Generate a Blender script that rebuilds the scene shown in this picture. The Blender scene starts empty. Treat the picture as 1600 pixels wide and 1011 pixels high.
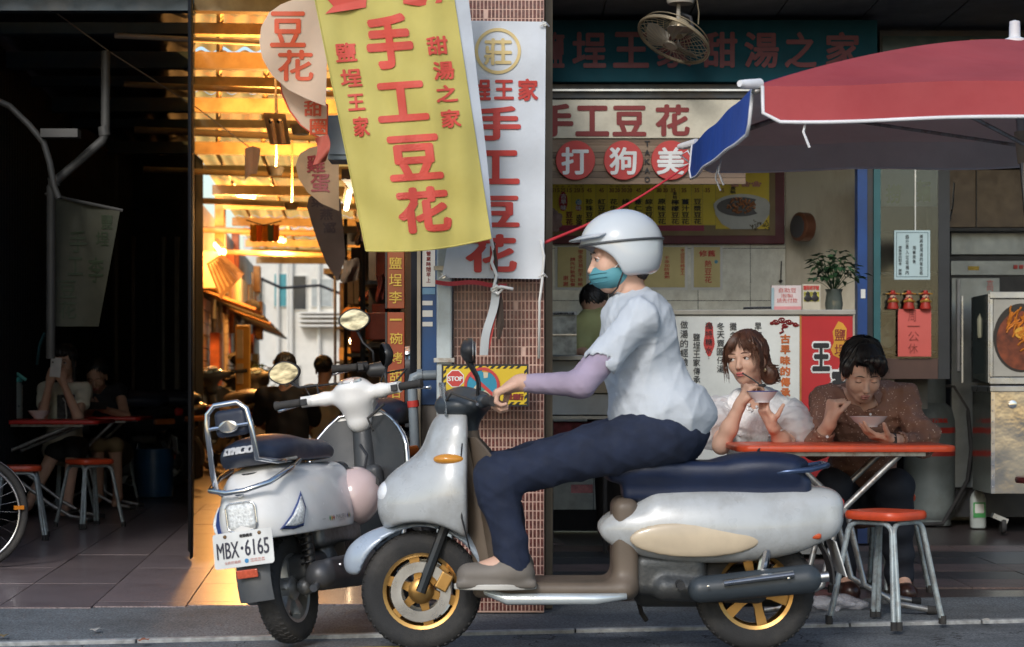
import bpy, bmesh, math, random
import numpy as np
import openvdb
from mathutils import Vector, Matrix, Euler
from math import sin, cos, pi, radians, sqrt, atan2
random.seed(7); np.random.seed(7)
scn = bpy.context.scene
COL = scn.collection

# ---------------------------------------------------------------- camera, sky, sun, exposure
F, HZ, EH = 3150.0, 598.0, 0.957
cam_d = bpy.data.cameras.new('camera'); cam = bpy.data.objects.new('camera', cam_d); COL.objects.link(cam)
cam.location = (0, 0, EH); cam.rotation_euler = (pi/2, 0, 0)
cam_d.sensor_width = 36; cam_d.lens = F/1600*36; cam_d.shift_y = (HZ-505.5)/1600
cam_d.clip_start = .05; cam_d.clip_end = 600
cam_d.dof.use_dof = True; cam_d.dof.focus_distance = 8.6; cam_d.dof.aperture_fstop = 5.0
scn.camera = cam
world = bpy.data.worlds.new('World'); scn.world = world; world.use_nodes = True
wn = world.node_tree; bg = wn.nodes['Background']
sky = wn.nodes.new('ShaderNodeTexSky'); sky.sky_type = 'NISHITA'; sky.sun_disc = False
SUN_EL, SUN_AZ = radians(32), radians(-163)
sky.sun_elevation = SUN_EL; sky.sun_rotation = SUN_AZ; sky.dust_density = 1.5; sky.air_density = 1.3; sky.ozone_density = 2.0
wn.links.new(sky.outputs[0], bg.inputs[0]); bg.inputs[1].default_value = 0.15
sun_d = bpy.data.lights.new('sun', 'SUN'); sun = bpy.data.objects.new('sun', sun_d); COL.objects.link(sun)
sun_d.energy = 1.5; sun_d.angle = radians(12); sun_d.color = (1, .98, .96)
sd = Vector((sin(SUN_AZ)*cos(SUN_EL), cos(SUN_AZ)*cos(SUN_EL), sin(SUN_EL)))
sun.rotation_euler = sd.to_track_quat('Z', 'Y').to_euler()
vs = scn.view_settings
vs.view_transform = 'Standard'; vs.look = 'None'; vs.gamma = 1; vs.use_curve_mapping = False; vs.exposure = 0.17
scn.render.engine = 'CYCLES'
cy = scn.cycles
cy.use_denoising = True; cy.max_bounces = 7; cy.diffuse_bounces = 4; cy.glossy_bounces = 3; cy.transmission_bounces = 6
cy.transparent_max_bounces = 10; cy.sample_clamp_indirect = 6; cy.caustics_reflective = False; cy.caustics_refractive = False

# ---------------------------------------------------------------- helpers
def P(px, py, Y):
    return Vector(((px-800)/F*Y, Y, EH-(py-HZ)/F*Y))
def PX(px, Y): return (px-800)/F*Y
def PZ(py, Y): return EH-(py-HZ)/F*Y

def mat(name, c, rough=.6, metal=0., var=.15, scale=7., bump=0., bscale=70., coat=0., trans=0., emis=None,
        dirt=None, dirt_amt=.5, dirt_scale=2.5, ior=1.45, alpha=1., translucent=0., spec=.5, rvar=.12, stretch=None, subsurf=0.):
    m = bpy.data.materials.new(name); m.use_nodes = True
    N, L = m.node_tree.nodes, m.node_tree.links
    b = N['Principled BSDF']
    b.inputs['Roughness'].default_value = rough; b.inputs['Metallic'].default_value = metal
    b.inputs['IOR'].default_value = ior; b.inputs['Alpha'].default_value = alpha
    b.inputs['Specular IOR Level'].default_value = spec
    if coat: b.inputs['Coat Weight'].default_value = coat; b.inputs['Coat Roughness'].default_value = .08
    if trans: b.inputs['Transmission Weight'].default_value = trans
    if subsurf:
        b.inputs['Subsurface Weight'].default_value = subsurf
        b.inputs['Subsurface Radius'].default_value = (.012, .005, .003); b.inputs['Subsurface Scale'].default_value = 1
    tc = N.new('ShaderNodeTexCoord'); mp = N.new('ShaderNodeMapping')
    L.new(tc.outputs['Object'], mp.inputs[0])
    if stretch: mp.inputs['Scale'].default_value = stretch
    nz = N.new('ShaderNodeTexNoise'); nz.inputs['Scale'].default_value = scale; nz.inputs['Detail'].default_value = 6
    L.new(mp.outputs[0], nz.inputs['Vector'])
    r = N.new('ShaderNodeValToRGB'); r.color_ramp.elements[0].position = .3; r.color_ramp.elements[1].position = .7
    r.color_ramp.elements[0].color = tuple(max(0, v*(1-var)) for v in c[:3])+(1,)
    r.color_ramp.elements[1].color = tuple(min(1, v*(1+var)) for v in c[:3])+(1,)
    L.new(nz.outputs[0], r.inputs[0]); out = r.outputs[0]
    if dirt:
        n2 = N.new('ShaderNodeTexNoise'); n2.inputs['Scale'].default_value = dirt_scale; n2.inputs['Detail'].default_value = 10
        n2.inputs['Roughness'].default_value = .7
        L.new(mp.outputs[0], n2.inputs['Vector'])
        r2 = N.new('ShaderNodeValToRGB'); r2.color_ramp.elements[0].position = .45; r2.color_ramp.elements[1].position = .68
        r2.color_ramp.elements[1].color = (dirt_amt,)*3+(1,)
        L.new(n2.outputs[0], r2.inputs[0])
        mx = N.new('ShaderNodeMix'); mx.data_type = 'RGBA'
        L.new(r2.outputs[0], mx.inputs[0]); L.new(out, mx.inputs[6]); mx.inputs[7].default_value = tuple(dirt)+(1,)
        out = mx.outputs[2]
    L.new(out, b.inputs['Base Color'])
    if rvar:
        mr = N.new('ShaderNodeMapRange'); mr.inputs[3].default_value = max(0.02, rough-rvar); mr.inputs[4].default_value = min(1, rough+rvar)
        n3 = N.new('ShaderNodeTexNoise'); n3.inputs['Scale'].default_value = scale*2.3; L.new(mp.outputs[0], n3.inputs['Vector'])
        L.new(n3.outputs[0], mr.inputs[0]); L.new(mr.outputs[0], b.inputs['Roughness'])
    if bump:
        nb = N.new('ShaderNodeTexNoise'); nb.inputs['Scale'].default_value = bscale; nb.inputs['Detail'].default_value = 4
        L.new(mp.outputs[0], nb.inputs['Vector'])
        bp = N.new('ShaderNodeBump'); bp.inputs['Strength'].default_value = min(1, bump); bp.inputs['Distance'].default_value = .004
        L.new(nb.outputs[0], bp.inputs['Height']); L.new(bp.outputs[0], b.inputs['Normal'])
    if emis: b.inputs['Emission Color'].default_value = tuple(emis[:3])+(1,); b.inputs['Emission Strength'].default_value = emis[3]
    if translucent:
        t = N.new('ShaderNodeBsdfTranslucent'); L.new(out, t.inputs[0])
        ms = N.new('ShaderNodeMixShader'); ms.inputs[0].default_value = translucent
        o = N['Material Output']; L.new(b.outputs[0], ms.inputs[1]); L.new(t.outputs[0], ms.inputs[2]); L.new(ms.outputs[0], o.inputs[0])
    m.diffuse_color = tuple(c[:3])+(1,)
    return m

class MB:
    def __init__(s): s.V = []; s.F = []
    def add(s, vs, fs):
        o = len(s.V); s.V += [tuple(v) for v in vs]; s.F += [tuple(i+o for i in f) for f in fs]; return s
    def box(s, c, d, rot=None):
        c = Vector(c); hx, hy, hz = d[0]/2, d[1]/2, d[2]/2
        vs = [Vector((x, y, z)) for x in (-hx, hx) for y in (-hy, hy) for z in (-hz, hz)]
        if rot is not None:
            R = rot if isinstance(rot, Matrix) else Euler(rot).to_matrix()
            vs = [R @ v for v in vs]
        return s.add([v+c for v in vs], [(0,1,3,2),(4,6,7,5),(0,4,5,1),(2,3,7,6),(0,2,6,4),(1,5,7,3)])
    def bb(s, x0, x1, y0, y1, z0, z1):
        return s.box(((x0+x1)/2, (y0+y1)/2, (z0+z1)/2), (abs(x1-x0), abs(y1-y0), abs(z1-z0)))
    def loft(s, rings, cap=True, closed=False):
        n = len(rings[0]); o = len(s.V)
        for r in rings: s.V += [tuple(p) for p in r]
        m = len(rings)
        for i in range(m if closed else m-1):
            j = (i+1) % m
            for k in range(n):
                l = (k+1) % n
                s.F.append((o+i*n+k, o+i*n+l, o+j*n+l, o+j*n+k))
        if cap and not closed:
            s.F.append(tuple(o+k for k in reversed(range(n)))); s.F.append(tuple(o+(m-1)*n+k for k in range(n)))
        return s
    def tube(s, pts, r, n=8, closed=False, cap=True, flat=1.):
        pts = [Vector(p) for p in pts]; m = len(pts)
        rs = r if isinstance(r, (list, tuple)) else [r]*m
        rings = []; up = None
        for i, p in enumerate(pts):
            a = pts[i-1] if (i > 0 or closed) else p
            b = pts[(i+1) % m] if (i < m-1 or closed) else p
            t = (b-a).normalized() if (b-a).length > 1e-9 else Vector((0, 0, 1))
            if up is None:
                up = Vector((0, 0, 1)) if abs(t.z) < .9 else Vector((1, 0, 0))
            u = t.cross(up)
            if u.length < 1e-6: u = t.cross(Vector((.3, 1, .2)))
            u.normalize(); v = u.cross(t).normalized(); up = v
            rings.append([p+(u*cos(2*pi*k/n)+v*sin(2*pi*k/n)*flat)*rs[i] for k in range(n)])
        return s.loft(rings, cap, closed)
    def lathe(s, prof, c=(0, 0, 0), axis='z', n=24, cap=True, ref=None):
        c = Vector(c); rings = []
        for r, h in prof:
            ring = []
            for k in range(n):
                a = 2*pi*k/n; x, y = r*cos(a), r*sin(a)
                v = {'z': Vector((x, y, h)), 'x': Vector((h, x, y)), 'y': Vector((y, h, x))}[axis]
                if ref is not None: v = ref @ v
                ring.append(c+v)
            rings.append(ring)
        return s.loft(rings, cap)
    def prism(s, poly, y0, y1):                    # poly in x,z; from y0 (front) to y1
        n = len(poly)
        return s.loft([[(x, y0, z) for x, z in poly], [(x, y1, z) for x, z in poly]])
    def grid(s, fn, nu, nv, thick=0., u0=0., u1=1., v0=0., v1=1.):
        def pt(i, j): return Vector(fn(u0+(u1-u0)*i/nu, v0+(v1-v0)*j/nv))
        A = [[pt(i, j) for i in range(nu+1)] for j in range(nv+1)]
        o = len(s.V)
        flat = [p for row in A for p in row]
        idx = lambda i, j: j*(nu+1)+i
        fs = [(idx(i, j), idx(i+1, j), idx(i+1, j+1), idx(i, j+1)) for j in range(nv) for i in range(nu)]
        if not thick: return s.add(flat, fs)
        nrm = []
        for j in range(nv+1):
            for i in range(nu+1):
                du = A[j][min(i+1, nu)]-A[j][max(i-1, 0)]; dv = A[min(j+1, nv)][i]-A[max(j-1, 0)][i]
                nn = du.cross(dv); nrm.append(nn.normalized() if nn.length > 1e-12 else Vector((0, 1, 0)))
        B = [p+q*thick for p, q in zip(flat, nrm)]; K = len(flat)
        fb = [tuple(K+i for i in reversed(f)) for f in fs]
        per = [idx(i, 0) for i in range(nu)]+[idx(nu, j) for j in range(nv)]+[idx(i, nv) for i in range(nu, 0, -1)]+[idx(0, j) for j in range(nv, 0, -1)]
        side = [(per[(k+1) % len(per)], per[k], K+per[k], K+per[(k+1) % len(per)]) for k in range(len(per))]
        return s.add(flat+B, fs+fb+side)
    def build(s, name, m, parent=None, world=False, smooth=None, bevel=0., seg=2, loc=None):
        me = bpy.data.meshes.new(name); me.from_pydata(s.V, [], s.F)
        bm = bmesh.new(); bm.from_mesh(me); bmesh.ops.recalc_face_normals(bm, faces=bm.faces); bm.to_mesh(me); bm.free()
        return put(name, me, m, parent, world, smooth, bevel, seg)

def put(name, me, m, parent=None, world=False, smooth=None, bevel=0., seg=2):
    me.materials.clear(); me.materials.append(m)
    if smooth is not None:
        me.polygons.foreach_set('use_smooth', [True]*len(me.polygons))
        if smooth < 179: me.set_sharp_from_angle(angle=radians(smooth))
    o = bpy.data.objects.new(name, me); COL.objects.link(o)
    if parent is not None: attach(o, parent, world)
    if bevel:
        md = o.modifiers.new('bevel', 'BEVEL'); md.width = bevel; md.segments = seg; md.limit_method = 'ANGLE'; md.angle_limit = radians(40)
    return o

def wm(o):
    m = Matrix.LocRotScale(o.location, o.rotation_euler, o.scale)
    if o.parent: m = wm(o.parent) @ o.matrix_parent_inverse @ m
    return m
def attach(o, parent, world=True):
    o.parent = parent
    if world: o.matrix_parent_inverse = wm(parent).inverted()

def tag(o, label=None, cat=None, group=None, kind=None):
    if label: o['label'] = label
    if cat: o['category'] = cat
    if group: o['group'] = group
    if kind: o['kind'] = kind
    return o
def thing(name, label, cat, loc=(0, 0, 0), rot=(0, 0, 0), group=None):
    o = bpy.data.objects.new(name, None); COL.objects.link(o); o.empty_display_size = .1
    o.location = loc; o.rotation_euler = rot
    return tag(o, label, cat, group)
def copy_tree(o, parent=None):
    c = o.copy(); COL.objects.link(c)
    if parent is not None: c.parent = parent
    for ch in list(o.children): copy_tree(ch, c)
    return c
def piece(name, me, m, parent, mtx):               # alike pieces sharing mesh data
    o = bpy.data.objects.new(name, me); COL.objects.link(o); o.matrix_basis = mtx
    if parent is not None: o.parent = parent; o.matrix_parent_inverse = wm(parent).inverted()
    return o

_tc = {}
def glyphs(s, bold=0., vertical=False, shear=0., sp=1.):
    key = (s, bold, vertical, shear, sp)
    if key in _tc: return _tc[key]
    c = bpy.data.curves.new('lettering', 'FONT'); c.body = '\n'.join(s) if vertical else s
    c.size = 1; c.align_x = 'CENTER'; c.offset = min(0., bold); c.resolution_u = 3; c.space_line = sp; c.shear = shear
    o = bpy.data.objects.new('lettering', c); COL.objects.link(o)
    bpy.context.view_layer.update()
    me = bpy.data.meshes.new_from_object(o.evaluated_get(bpy.context.evaluated_depsgraph_get()))
    V = np.empty(len(me.vertices)*3, np.float32); me.vertices.foreach_get('co', V); V = V.reshape(-1, 3)
    Fs = [tuple(p.vertices) for p in me.polygons]
    bpy.data.objects.remove(o); bpy.data.curves.remove(c); bpy.data.meshes.remove(me)
    mn, mx = V.min(0), V.max(0)
    U = (V[:, :2]-mn[:2])/np.maximum(mx[:2]-mn[:2], 1e-6)
    if bold > 0:                                   # bold print: overlapping strokes a hair apart in depth
        w = bold*.8; n = len(U); A, Q = [U*(1-2*w)+w], list(Fs)
        for i, (a, c_) in enumerate(((1, 0), (-1, 0), (0, 1), (0, -1), (.7, .7), (-.7, -.7), (.7, -.7), (-.7, .7))[:8 if bold > .03 else 4]):
            A.append(U*(1-2*w)+w+np.array((a*w, c_*w))); Q += [tuple(v+n*(i+1) for v in f) for f in Fs]
        _dep[key] = n; U = np.concatenate(A); Fs = Q
    _tc[key] = (U, Fs); return _tc[key]
_dep = {}
def split_long(U, Fs, lim):                        # bisect long triangles so that print follows folds
    U = [tuple(u) for u in U]; out = []; mid = {}
    st = [(f[0], f[i], f[i+1]) for f in Fs for i in range(1, len(f)-1)]
    while st:
        t = st.pop(); d = [(U[t[i]][0]-U[t[(i+1) % 3]][0])**2+(U[t[i]][1]-U[t[(i+1) % 3]][1])**2 for i in range(3)]
        i = max(range(3), key=lambda k: d[k])
        if d[i] < lim*lim: out.append(t); continue
        a, b, c = t[i], t[(i+1) % 3], t[(i+2) % 3]; k = (min(a, b), max(a, b))
        if k not in mid: mid[k] = len(U); U.append(((U[a][0]+U[b][0])/2, (U[a][1]+U[b][1])/2))
        m = mid[k]; st += [(a, m, c), (m, b, c)]
    return U, out
def lay(b, s, bold, fn, lim=0.):                   # fn(u, v) -> point
    U, Fs = glyphs(s, bold); n = _dep.get((s, bold, False, 0., 1.), len(U)); m0 = len(U)
    if not lim: b.add([fn(u, v)-Vector((0, .00025*(i//n), 0)) for i, (u, v) in enumerate(U)], Fs); return
    k = len(Fs)//max(1, m0//n)
    for q in range(m0//n):
        uu, ff = split_long(U[q*n:(q+1)*n], [tuple(v-q*n for v in f) for f in Fs[q*k:(q+1)*k]], lim)
        b.add([fn(u, v)-Vector((0, .00025*q, 0)) for u, v in uu], ff)
def text_fn(items, fn, m, parent=None, world=True, name='lettering', bold=0.02, lim=0.):
    """items: (string, x0, y0, x1, y1[, vertical]) rectangles; fn(px, py) -> point on the surface"""
    big = [it for it in items if len(it) == 5 and (it[3]-it[1])*(it[4]-it[2]) > 480 and len(it[0]) == 1]
    for it in big if len(items) > 1 else []:
        text_fn([it], fn, m, parent, world, 'character', bold, lim)
    if big and len(items) > 1: items = [it for it in items if it not in big]
    if not items: return None
    b = MB()
    for it in items:
        s, x0, y0, x1, y1 = it[:5]; vert = len(it) > 5 and it[5]
        if vert:
            n = len(s); h = (y1-y0)/n
            for i, ch in enumerate(s):
                if ch == ' ': continue
                a, z = y0+h*(i+.07), y0+h*(i+.93)
                xa, xb = x0, x1
                if ch in '一': a, z = y0+h*(i+.42), y0+h*(i+.56)
                if ch in '：:、，。…': a, z = y0+h*(i+.3), y0+h*(i+.6); xa, xb = x0+(x1-x0)*.4, x0+(x1-x0)*.55
                lay(b, ch, bold, lambda u, v: fn(xa+(xb-xa)*u, z+(a-z)*v), lim)
        else:
            lay(b, s, bold, lambda u, v: fn(x0+(x1-x0)*u, y1+(y0-y1)*v), lim)
    me = bpy.data.meshes.new(name); me.from_pydata(b.V, [], b.F); o = put(name, me, m, parent, world)
    if len(items) > 1 or len(items[0][0]) > 1: o['kind'] = 'stuff'
    return o
def text_px(items, Y, m, parent=None, name='lettering', bold=0.02):
    return text_fn(items, lambda px, py: P(px, py, Y), m, parent, True, name, bold)

# ---------------------------------------------------------------- signed distance modelling
def _v(a): return np.array(a, np.float32)
class SDF:
    def __init__(s): s.ops = []
    def cap(s, a, b, ra, rb=None, k=.02, sub=False):
        a, b = _v(a), _v(b); rb = ra if rb is None else rb; R = max(ra, rb)
        def f(x, y, z):
            d = b-a; L2 = float(d@d)+1e-9
            t = np.clip(((x-a[0])*d[0]+(y-a[1])*d[1]+(z-a[2])*d[2])/L2, 0, 1)
            return np.sqrt((x-a[0]-t*d[0])**2+(y-a[1]-t*d[1])**2+(z-a[2]-t*d[2])**2)-(ra+(rb-ra)*t)
        s.ops.append((f, np.minimum(a, b)-R, np.maximum(a, b)+R, k, sub)); return s
    def ell(s, c, r, R=None, k=.02, sub=False):
        c, r = _v(c), _v(r); M = np.eye(3, dtype=np.float32) if R is None else np.array(R, np.float32)
        def f(x, y, z):
            q = [(x-c[0])*M[0, i]+(y-c[1])*M[1, i]+(z-c[2])*M[2, i] for i in range(3)]
            k0 = np.sqrt(sum((q[i]/r[i])**2 for i in range(3)))+1e-6; k1 = np.sqrt(sum((q[i]/r[i]**2)**2 for i in range(3)))+1e-6
            return k0*(k0-1)/k1
        ext = np.sqrt((M**2) @ (r**2)); s.ops.append((f, c-ext, c+ext, k, sub)); return s
    def box(s, c, h, rad=.01, R=None, k=.02, sub=False):
        c, h = _v(c), _v(h); M = np.eye(3, dtype=np.float32) if R is None else np.array(R, np.float32)
        def f(x, y, z):
            q = [np.abs((x-c[0])*M[0, i]+(y-c[1])*M[1, i]+(z-c[2])*M[2, i])-(h[i]-rad) for i in range(3)]
            return np.sqrt(sum(np.maximum(a, 0)**2 for a in q))+np.minimum(np.maximum(np.maximum(q[0], q[1]), q[2]), 0)-rad
        ext = np.abs(M) @ h; s.ops.append((f, c-ext, c+ext, k, sub)); return s
    def build(s, name, m, res, parent=None, world=True, disp=None, smooth=True):
        adds = [o for o in s.ops if not o[4]]
        lo = np.min([o[1] for o in adds], 0)-3*res-.01; hi = np.max([o[2] for o in adds], 0)+3*res+.01
        n = np.ceil((hi-lo)/res).astype(int)+1
        D = np.full(n, .2, np.float32)
        ax = [lo[i]+np.arange(n[i], dtype=np.float32)*res for i in range(3)]
        for f, a, b, k, sub in s.ops:
            mg = k+4*res+(.02 if disp else 0)
            i0 = np.clip(np.floor((a-mg-lo)/res).astype(int), 0, n); i1 = np.clip(np.ceil((b+mg-lo)/res).astype(int)+1, 0, n)
            if (i1 <= i0).any(): continue
            sl = tuple(slice(i0[i], i1[i]) for i in range(3))
            x = ax[0][sl[0]][:, None, None]; y = ax[1][sl[1]][None, :, None]; z = ax[2][sl[2]][None, None, :]
            d = f(x, y, z); old = D[sl]
            if sub:
                h = np.maximum(k-np.abs(-d-old), 0)/k; D[sl] = np.maximum(old, -d)+h*h*k/4
            else:
                h = np.maximum(k-np.abs(d-old), 0)/k; D[sl] = np.minimum(old, d)-h*h*k/4
        if disp:
            D += disp(ax[0][:, None, None], ax[1][None, :, None], ax[2][None, None, :]).astype(np.float32)
        g = openvdb.FloatGrid(.2); g.copyFromArray(np.ascontiguousarray(np.clip(D, -.2, .2)))
        V, Q = g.convertToQuads(isovalue=0.)
        V = V*res+lo
        me = bpy.data.meshes.new(name)
        me.vertices.add(len(V)); me.vertices.foreach_set('co', V.astype(np.float32).ravel())
        me.loops.add(len(Q)*4); me.loops.foreach_set('vertex_index', Q[:, ::-1].astype(np.int32).ravel())
        me.polygons.add(len(Q)); me.polygons.foreach_set('loop_start', np.arange(0, len(Q)*4, 4, dtype=np.int32))
        me.update(); me.validate()
        if m is None: return me
        return put(name, me, m, parent, world, 180 if smooth else None)
def wob(amp, f, seed=0, ridge=False):
    rs = np.random.RandomState(seed); K = rs.randn(7, 3); K /= np.linalg.norm(K, axis=1)[:, None]; ph = rs.rand(7)*6.3; fr = f*(.6+rs.rand(7)*1.3)
    def d(x, y, z):
        w = 0
        for k, p, q in zip(K, ph, fr):
            s_ = np.sin((x*k[0]+y*k[1]+z*k[2])*q+p)
            w = w+((.45-(1-np.abs(s_))**2.2) if ridge else s_)
        return w*amp/2.6
    return d

# ---------------------------------------------------------------- materials
white_paint = mat('white_scooter_paint', (.84, .83, .81), .25, var=.02, coat=.4, rvar=.06, dirt=(.6, .57, .53), dirt_amt=.2, dirt_scale=5)
black_plastic = mat('black_plastic', (.022, .023, .026), .45, bump=.3, bscale=400, dirt=(.08, .075, .07), dirt_amt=.4)
grey_plastic = mat('dark_grey_plastic', (.075, .082, .09), .42, bump=.2, bscale=300, dirt=(.15, .14, .13), dirt_amt=.4)
rubber = mat('tyre_rubber', (.025, .025, .026), .8, bump=.4, bscale=200, dirt=(.1, .09, .08), dirt_amt=.5)
chrome = mat('chrome', (.75, .76, .78), .12, 1., var=.05, dirt=(.35, .3, .26), dirt_amt=.3)
steel = mat('brushed_steel', (.5, .51, .52), .3, 1., dirt=(.25, .22, .2), dirt_amt=.5)
worn_tube = mat('worn_tube_steel', (.38, .39, .39), .4, .75, dirt=(.16, .1, .06), dirt_amt=.8, dirt_scale=30)
grey_tube = mat('grey_painted_tube', (.36, .42, .44), .4, .2, dirt=(.14, .11, .09), dirt_amt=.7, dirt_scale=25)
skin = mat('skin', (.62, .38, .28), .48, var=.07, scale=20, subsurf=.04, bump=.15, bscale=500, spec=.4)
skin_tan = mat('tanned_skin', (.52, .31, .22), .5, var=.07, scale=20, subsurf=.04, spec=.4)
hair_black = mat('black_hair', (.014, .012, .012), .42, var=.3, scale=40, spec=.5)
hair_brown = mat('brown_hair', (.085, .035, .02), .45, var=.45, scale=30)
lip = mat('lip_skin', (.42, .13, .11), .4, var=.05)
eye_white = mat('eye_white', (.7, .68, .66), .2, var=.02)
iris = mat('dark_iris', (.02, .012, .01), .1, var=.1)
orange_red = mat('orange_red_laminate', (.62, .075, .025), .35, var=.1, dirt=(.3, .05, .03), dirt_amt=.5, dirt_scale=9)
dark_red_lam = mat('red_laminate', (.5, .03, .025), .35, var=.1)
clear_glass = mat('clear_glass', (.9, .95, .95), .05, trans=1., var=0, rvar=0)
paper_white = mat('white_paper', (.68, .68, .64), .7, var=.05)
porcelain = mat('porcelain', (.74, .74, .76), .18, var=.03, coat=.3)
# ================================================================ THE SETTING
AD = -.085                                        # how far the covered lane drifts left per metre
def edge(x): return 7.80+.185*x                   # where the road ends
def tstart(x): return 8.83+.11*x                  # where the floor tiles start
asphalt = mat('asphalt', (.15, .165, .18), .85, var=.6, scale=110, bump=1, bscale=240, dirt=(.05, .053, .057), dirt_amt=.75, dirt_scale=2.2)
agg = mat('washed_gravel_concrete', (.15, .165, .175), .75, var=.75, scale=120, bump=.8, bscale=220, dirt=(.045, .04, .036), dirt_amt=.6, dirt_scale=1.2)
kerb_m = mat('worn_kerb_edging', (.36, .37, .37), .7, var=.3, scale=30, dirt=(.12, .12, .12), dirt_amt=.8, dirt_scale=8)
grout_m = mat('dark_grout', (.03, .026, .025), .8)
_N, _L = asphalt.node_tree.nodes, asphalt.node_tree.links
_vo = _N.new('ShaderNodeTexVoronoi'); _vo.feature = 'DISTANCE_TO_EDGE'; _vo.inputs['Scale'].default_value = 1.6
_tc2 = [n for n in _N if n.type == 'TEX_COORD'][0]; _nw = _N.new('ShaderNodeTexNoise'); _nw.inputs['Scale'].default_value = 5; _nw.inputs['Detail'].default_value = 8
_ad = _N.new('ShaderNodeVectorMath'); _ad.operation = 'MULTIPLY_ADD'; _ad.inputs[1].default_value = (.35, .35, .35); _L.new(_tc2.outputs['Object'], _nw.inputs['Vector']); _L.new(_nw.outputs['Color'], _ad.inputs[0]); _L.new(_tc2.outputs['Object'], _ad.inputs[2]); _L.new(_ad.outputs[0], _vo.inputs['Vector'])
_lt = _N.new('ShaderNodeMath'); _lt.operation = 'LESS_THAN'; _lt.inputs[1].default_value = .006; _L.new(_vo.outputs['Distance'], _lt.inputs[0])
_mx = _N.new('ShaderNodeMix'); _mx.data_type = 'RGBA'; _b = _N['Principled BSDF']; _s = _b.inputs['Base Color'].links[0].from_socket
_L.new(_lt.outputs[0], _mx.inputs[0]); _L.new(_s, _mx.inputs[6]); _mx.inputs[7].default_value = (.03, .03, .033, 1); _L.new(_mx.outputs[2], _b.inputs['Base Color'])
def sheet(name, poly, z, m, thick=.0):
    b = MB(); n = len(poly); b.add([(x, y, z) for x, y in poly], [tuple(range(n))])
    return tag(b.build(name, m), kind='structure')
sheet('ground', [(-150, -60), (150, -60), (150, 250), (-150, 250)], -.035, mat('ground_concrete', (.12, .12, .12), .9, dirt=(.06, .06, .06)))
sheet('road', [(-60, -12), (60, -12), (60, edge(6)), (6, edge(6)), (-6, edge(-6)), (-60, edge(-6))], -.016, asphalt)
sheet('pavement_strip', [(-12, edge(-6)+.03), (-6, edge(-6)+.03), (6, edge(6)+.03), (12, edge(6)+.03), (12, tstart(6)), (6, tstart(6)), (-6, tstart(-6)), (-12, tstart(-6))], -.006, agg)
b = MB()
for i in range(14):
    x0 = -3.6+i*.55; x1 = x0+.543
    b.add([(x, edge(x)+dy, z) for x in (x0, x1) for dy in (-.012-.006*random.random(), .034) for z in (-.03, -.001)],
          [(0,1,3,2), (4,6,7,5), (0,4,5,1), (2,3,7,6), (1,5,7,3)])
tag(b.build('kerb', kerb_m, bevel=.004), kind='structure')
yl = mat('worn_yellow_road_paint', (.62, .38, .03), .7, dirt=(.12, .1, .07), dirt_amt=.8, dirt_scale=30)
sheet('road_marking', [(PX(480, 7.36), 7.35), (PX(664, 7.42), 7.435), (PX(662, 7.2), 7.30), (PX(470, 7.2), 7.22)], -.011, yl)
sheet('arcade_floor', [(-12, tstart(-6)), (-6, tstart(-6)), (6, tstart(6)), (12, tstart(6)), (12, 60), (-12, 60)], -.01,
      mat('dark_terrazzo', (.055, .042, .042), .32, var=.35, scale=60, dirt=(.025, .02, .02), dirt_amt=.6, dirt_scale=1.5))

# floor tiles of the lane, one object each, as far as they can be told apart
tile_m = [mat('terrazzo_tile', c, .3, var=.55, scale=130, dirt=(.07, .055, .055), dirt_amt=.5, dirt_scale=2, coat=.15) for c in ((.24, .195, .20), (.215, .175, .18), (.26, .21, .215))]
floorT = thing('tiled_floor', 'pinkish brown speckled terrazzo tiles in front of the dark seating area and lane', 'floor', (-2, 8.7, 0)); floorT['kind'] = 'structure'; del floorT['category']; del floorT['label']
tw, tl = .40, .80
meshes = {}
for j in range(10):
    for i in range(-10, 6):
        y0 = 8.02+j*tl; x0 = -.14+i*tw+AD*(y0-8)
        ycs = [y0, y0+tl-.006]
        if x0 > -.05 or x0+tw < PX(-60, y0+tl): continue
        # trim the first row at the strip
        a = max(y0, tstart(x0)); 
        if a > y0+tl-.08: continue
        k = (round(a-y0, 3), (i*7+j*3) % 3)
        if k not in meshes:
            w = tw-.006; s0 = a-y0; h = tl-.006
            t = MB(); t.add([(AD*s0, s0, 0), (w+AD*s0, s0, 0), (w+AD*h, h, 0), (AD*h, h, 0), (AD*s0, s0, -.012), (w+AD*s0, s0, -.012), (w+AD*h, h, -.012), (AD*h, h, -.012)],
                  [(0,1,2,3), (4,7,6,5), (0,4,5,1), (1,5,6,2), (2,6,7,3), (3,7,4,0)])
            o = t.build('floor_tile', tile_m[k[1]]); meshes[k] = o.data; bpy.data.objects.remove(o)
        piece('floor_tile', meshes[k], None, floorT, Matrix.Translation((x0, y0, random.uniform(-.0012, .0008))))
# checkered terrazzo slabs under the right-hand shop front
slab_m = [mat('pink_terrazzo_slab', (.19, .13, .115), .5, var=.5, scale=110, dirt=(.06, .05, .05), dirt_amt=.7, dirt_scale=5),
          mat('black_terrazzo_slab', (.045, .045, .05), .45, var=.9, scale=150, dirt=(.09, .08, .07), dirt_amt=.4)]
meshes = []
for m_ in slab_m:
    o = MB().bb(0, .395, 0, .395, -.012, 0).build('floor_slab', m_); meshes.append(o.data); bpy.data.objects.remove(o)
for j in range(6):
    for i in range(9):
        x, y = .16+i*.4, 9.45+j*.4
        if j >= 4: c = 1 if j == 4 else 0
        else: c = (i+j+(i % 3 == 2)) % 2
        piece('floor_slab', meshes[c], None, floorT, Matrix.Translation((x, y, random.uniform(-.001, .001)-.001)))
floorT.name = 'tiled_floor'

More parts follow.
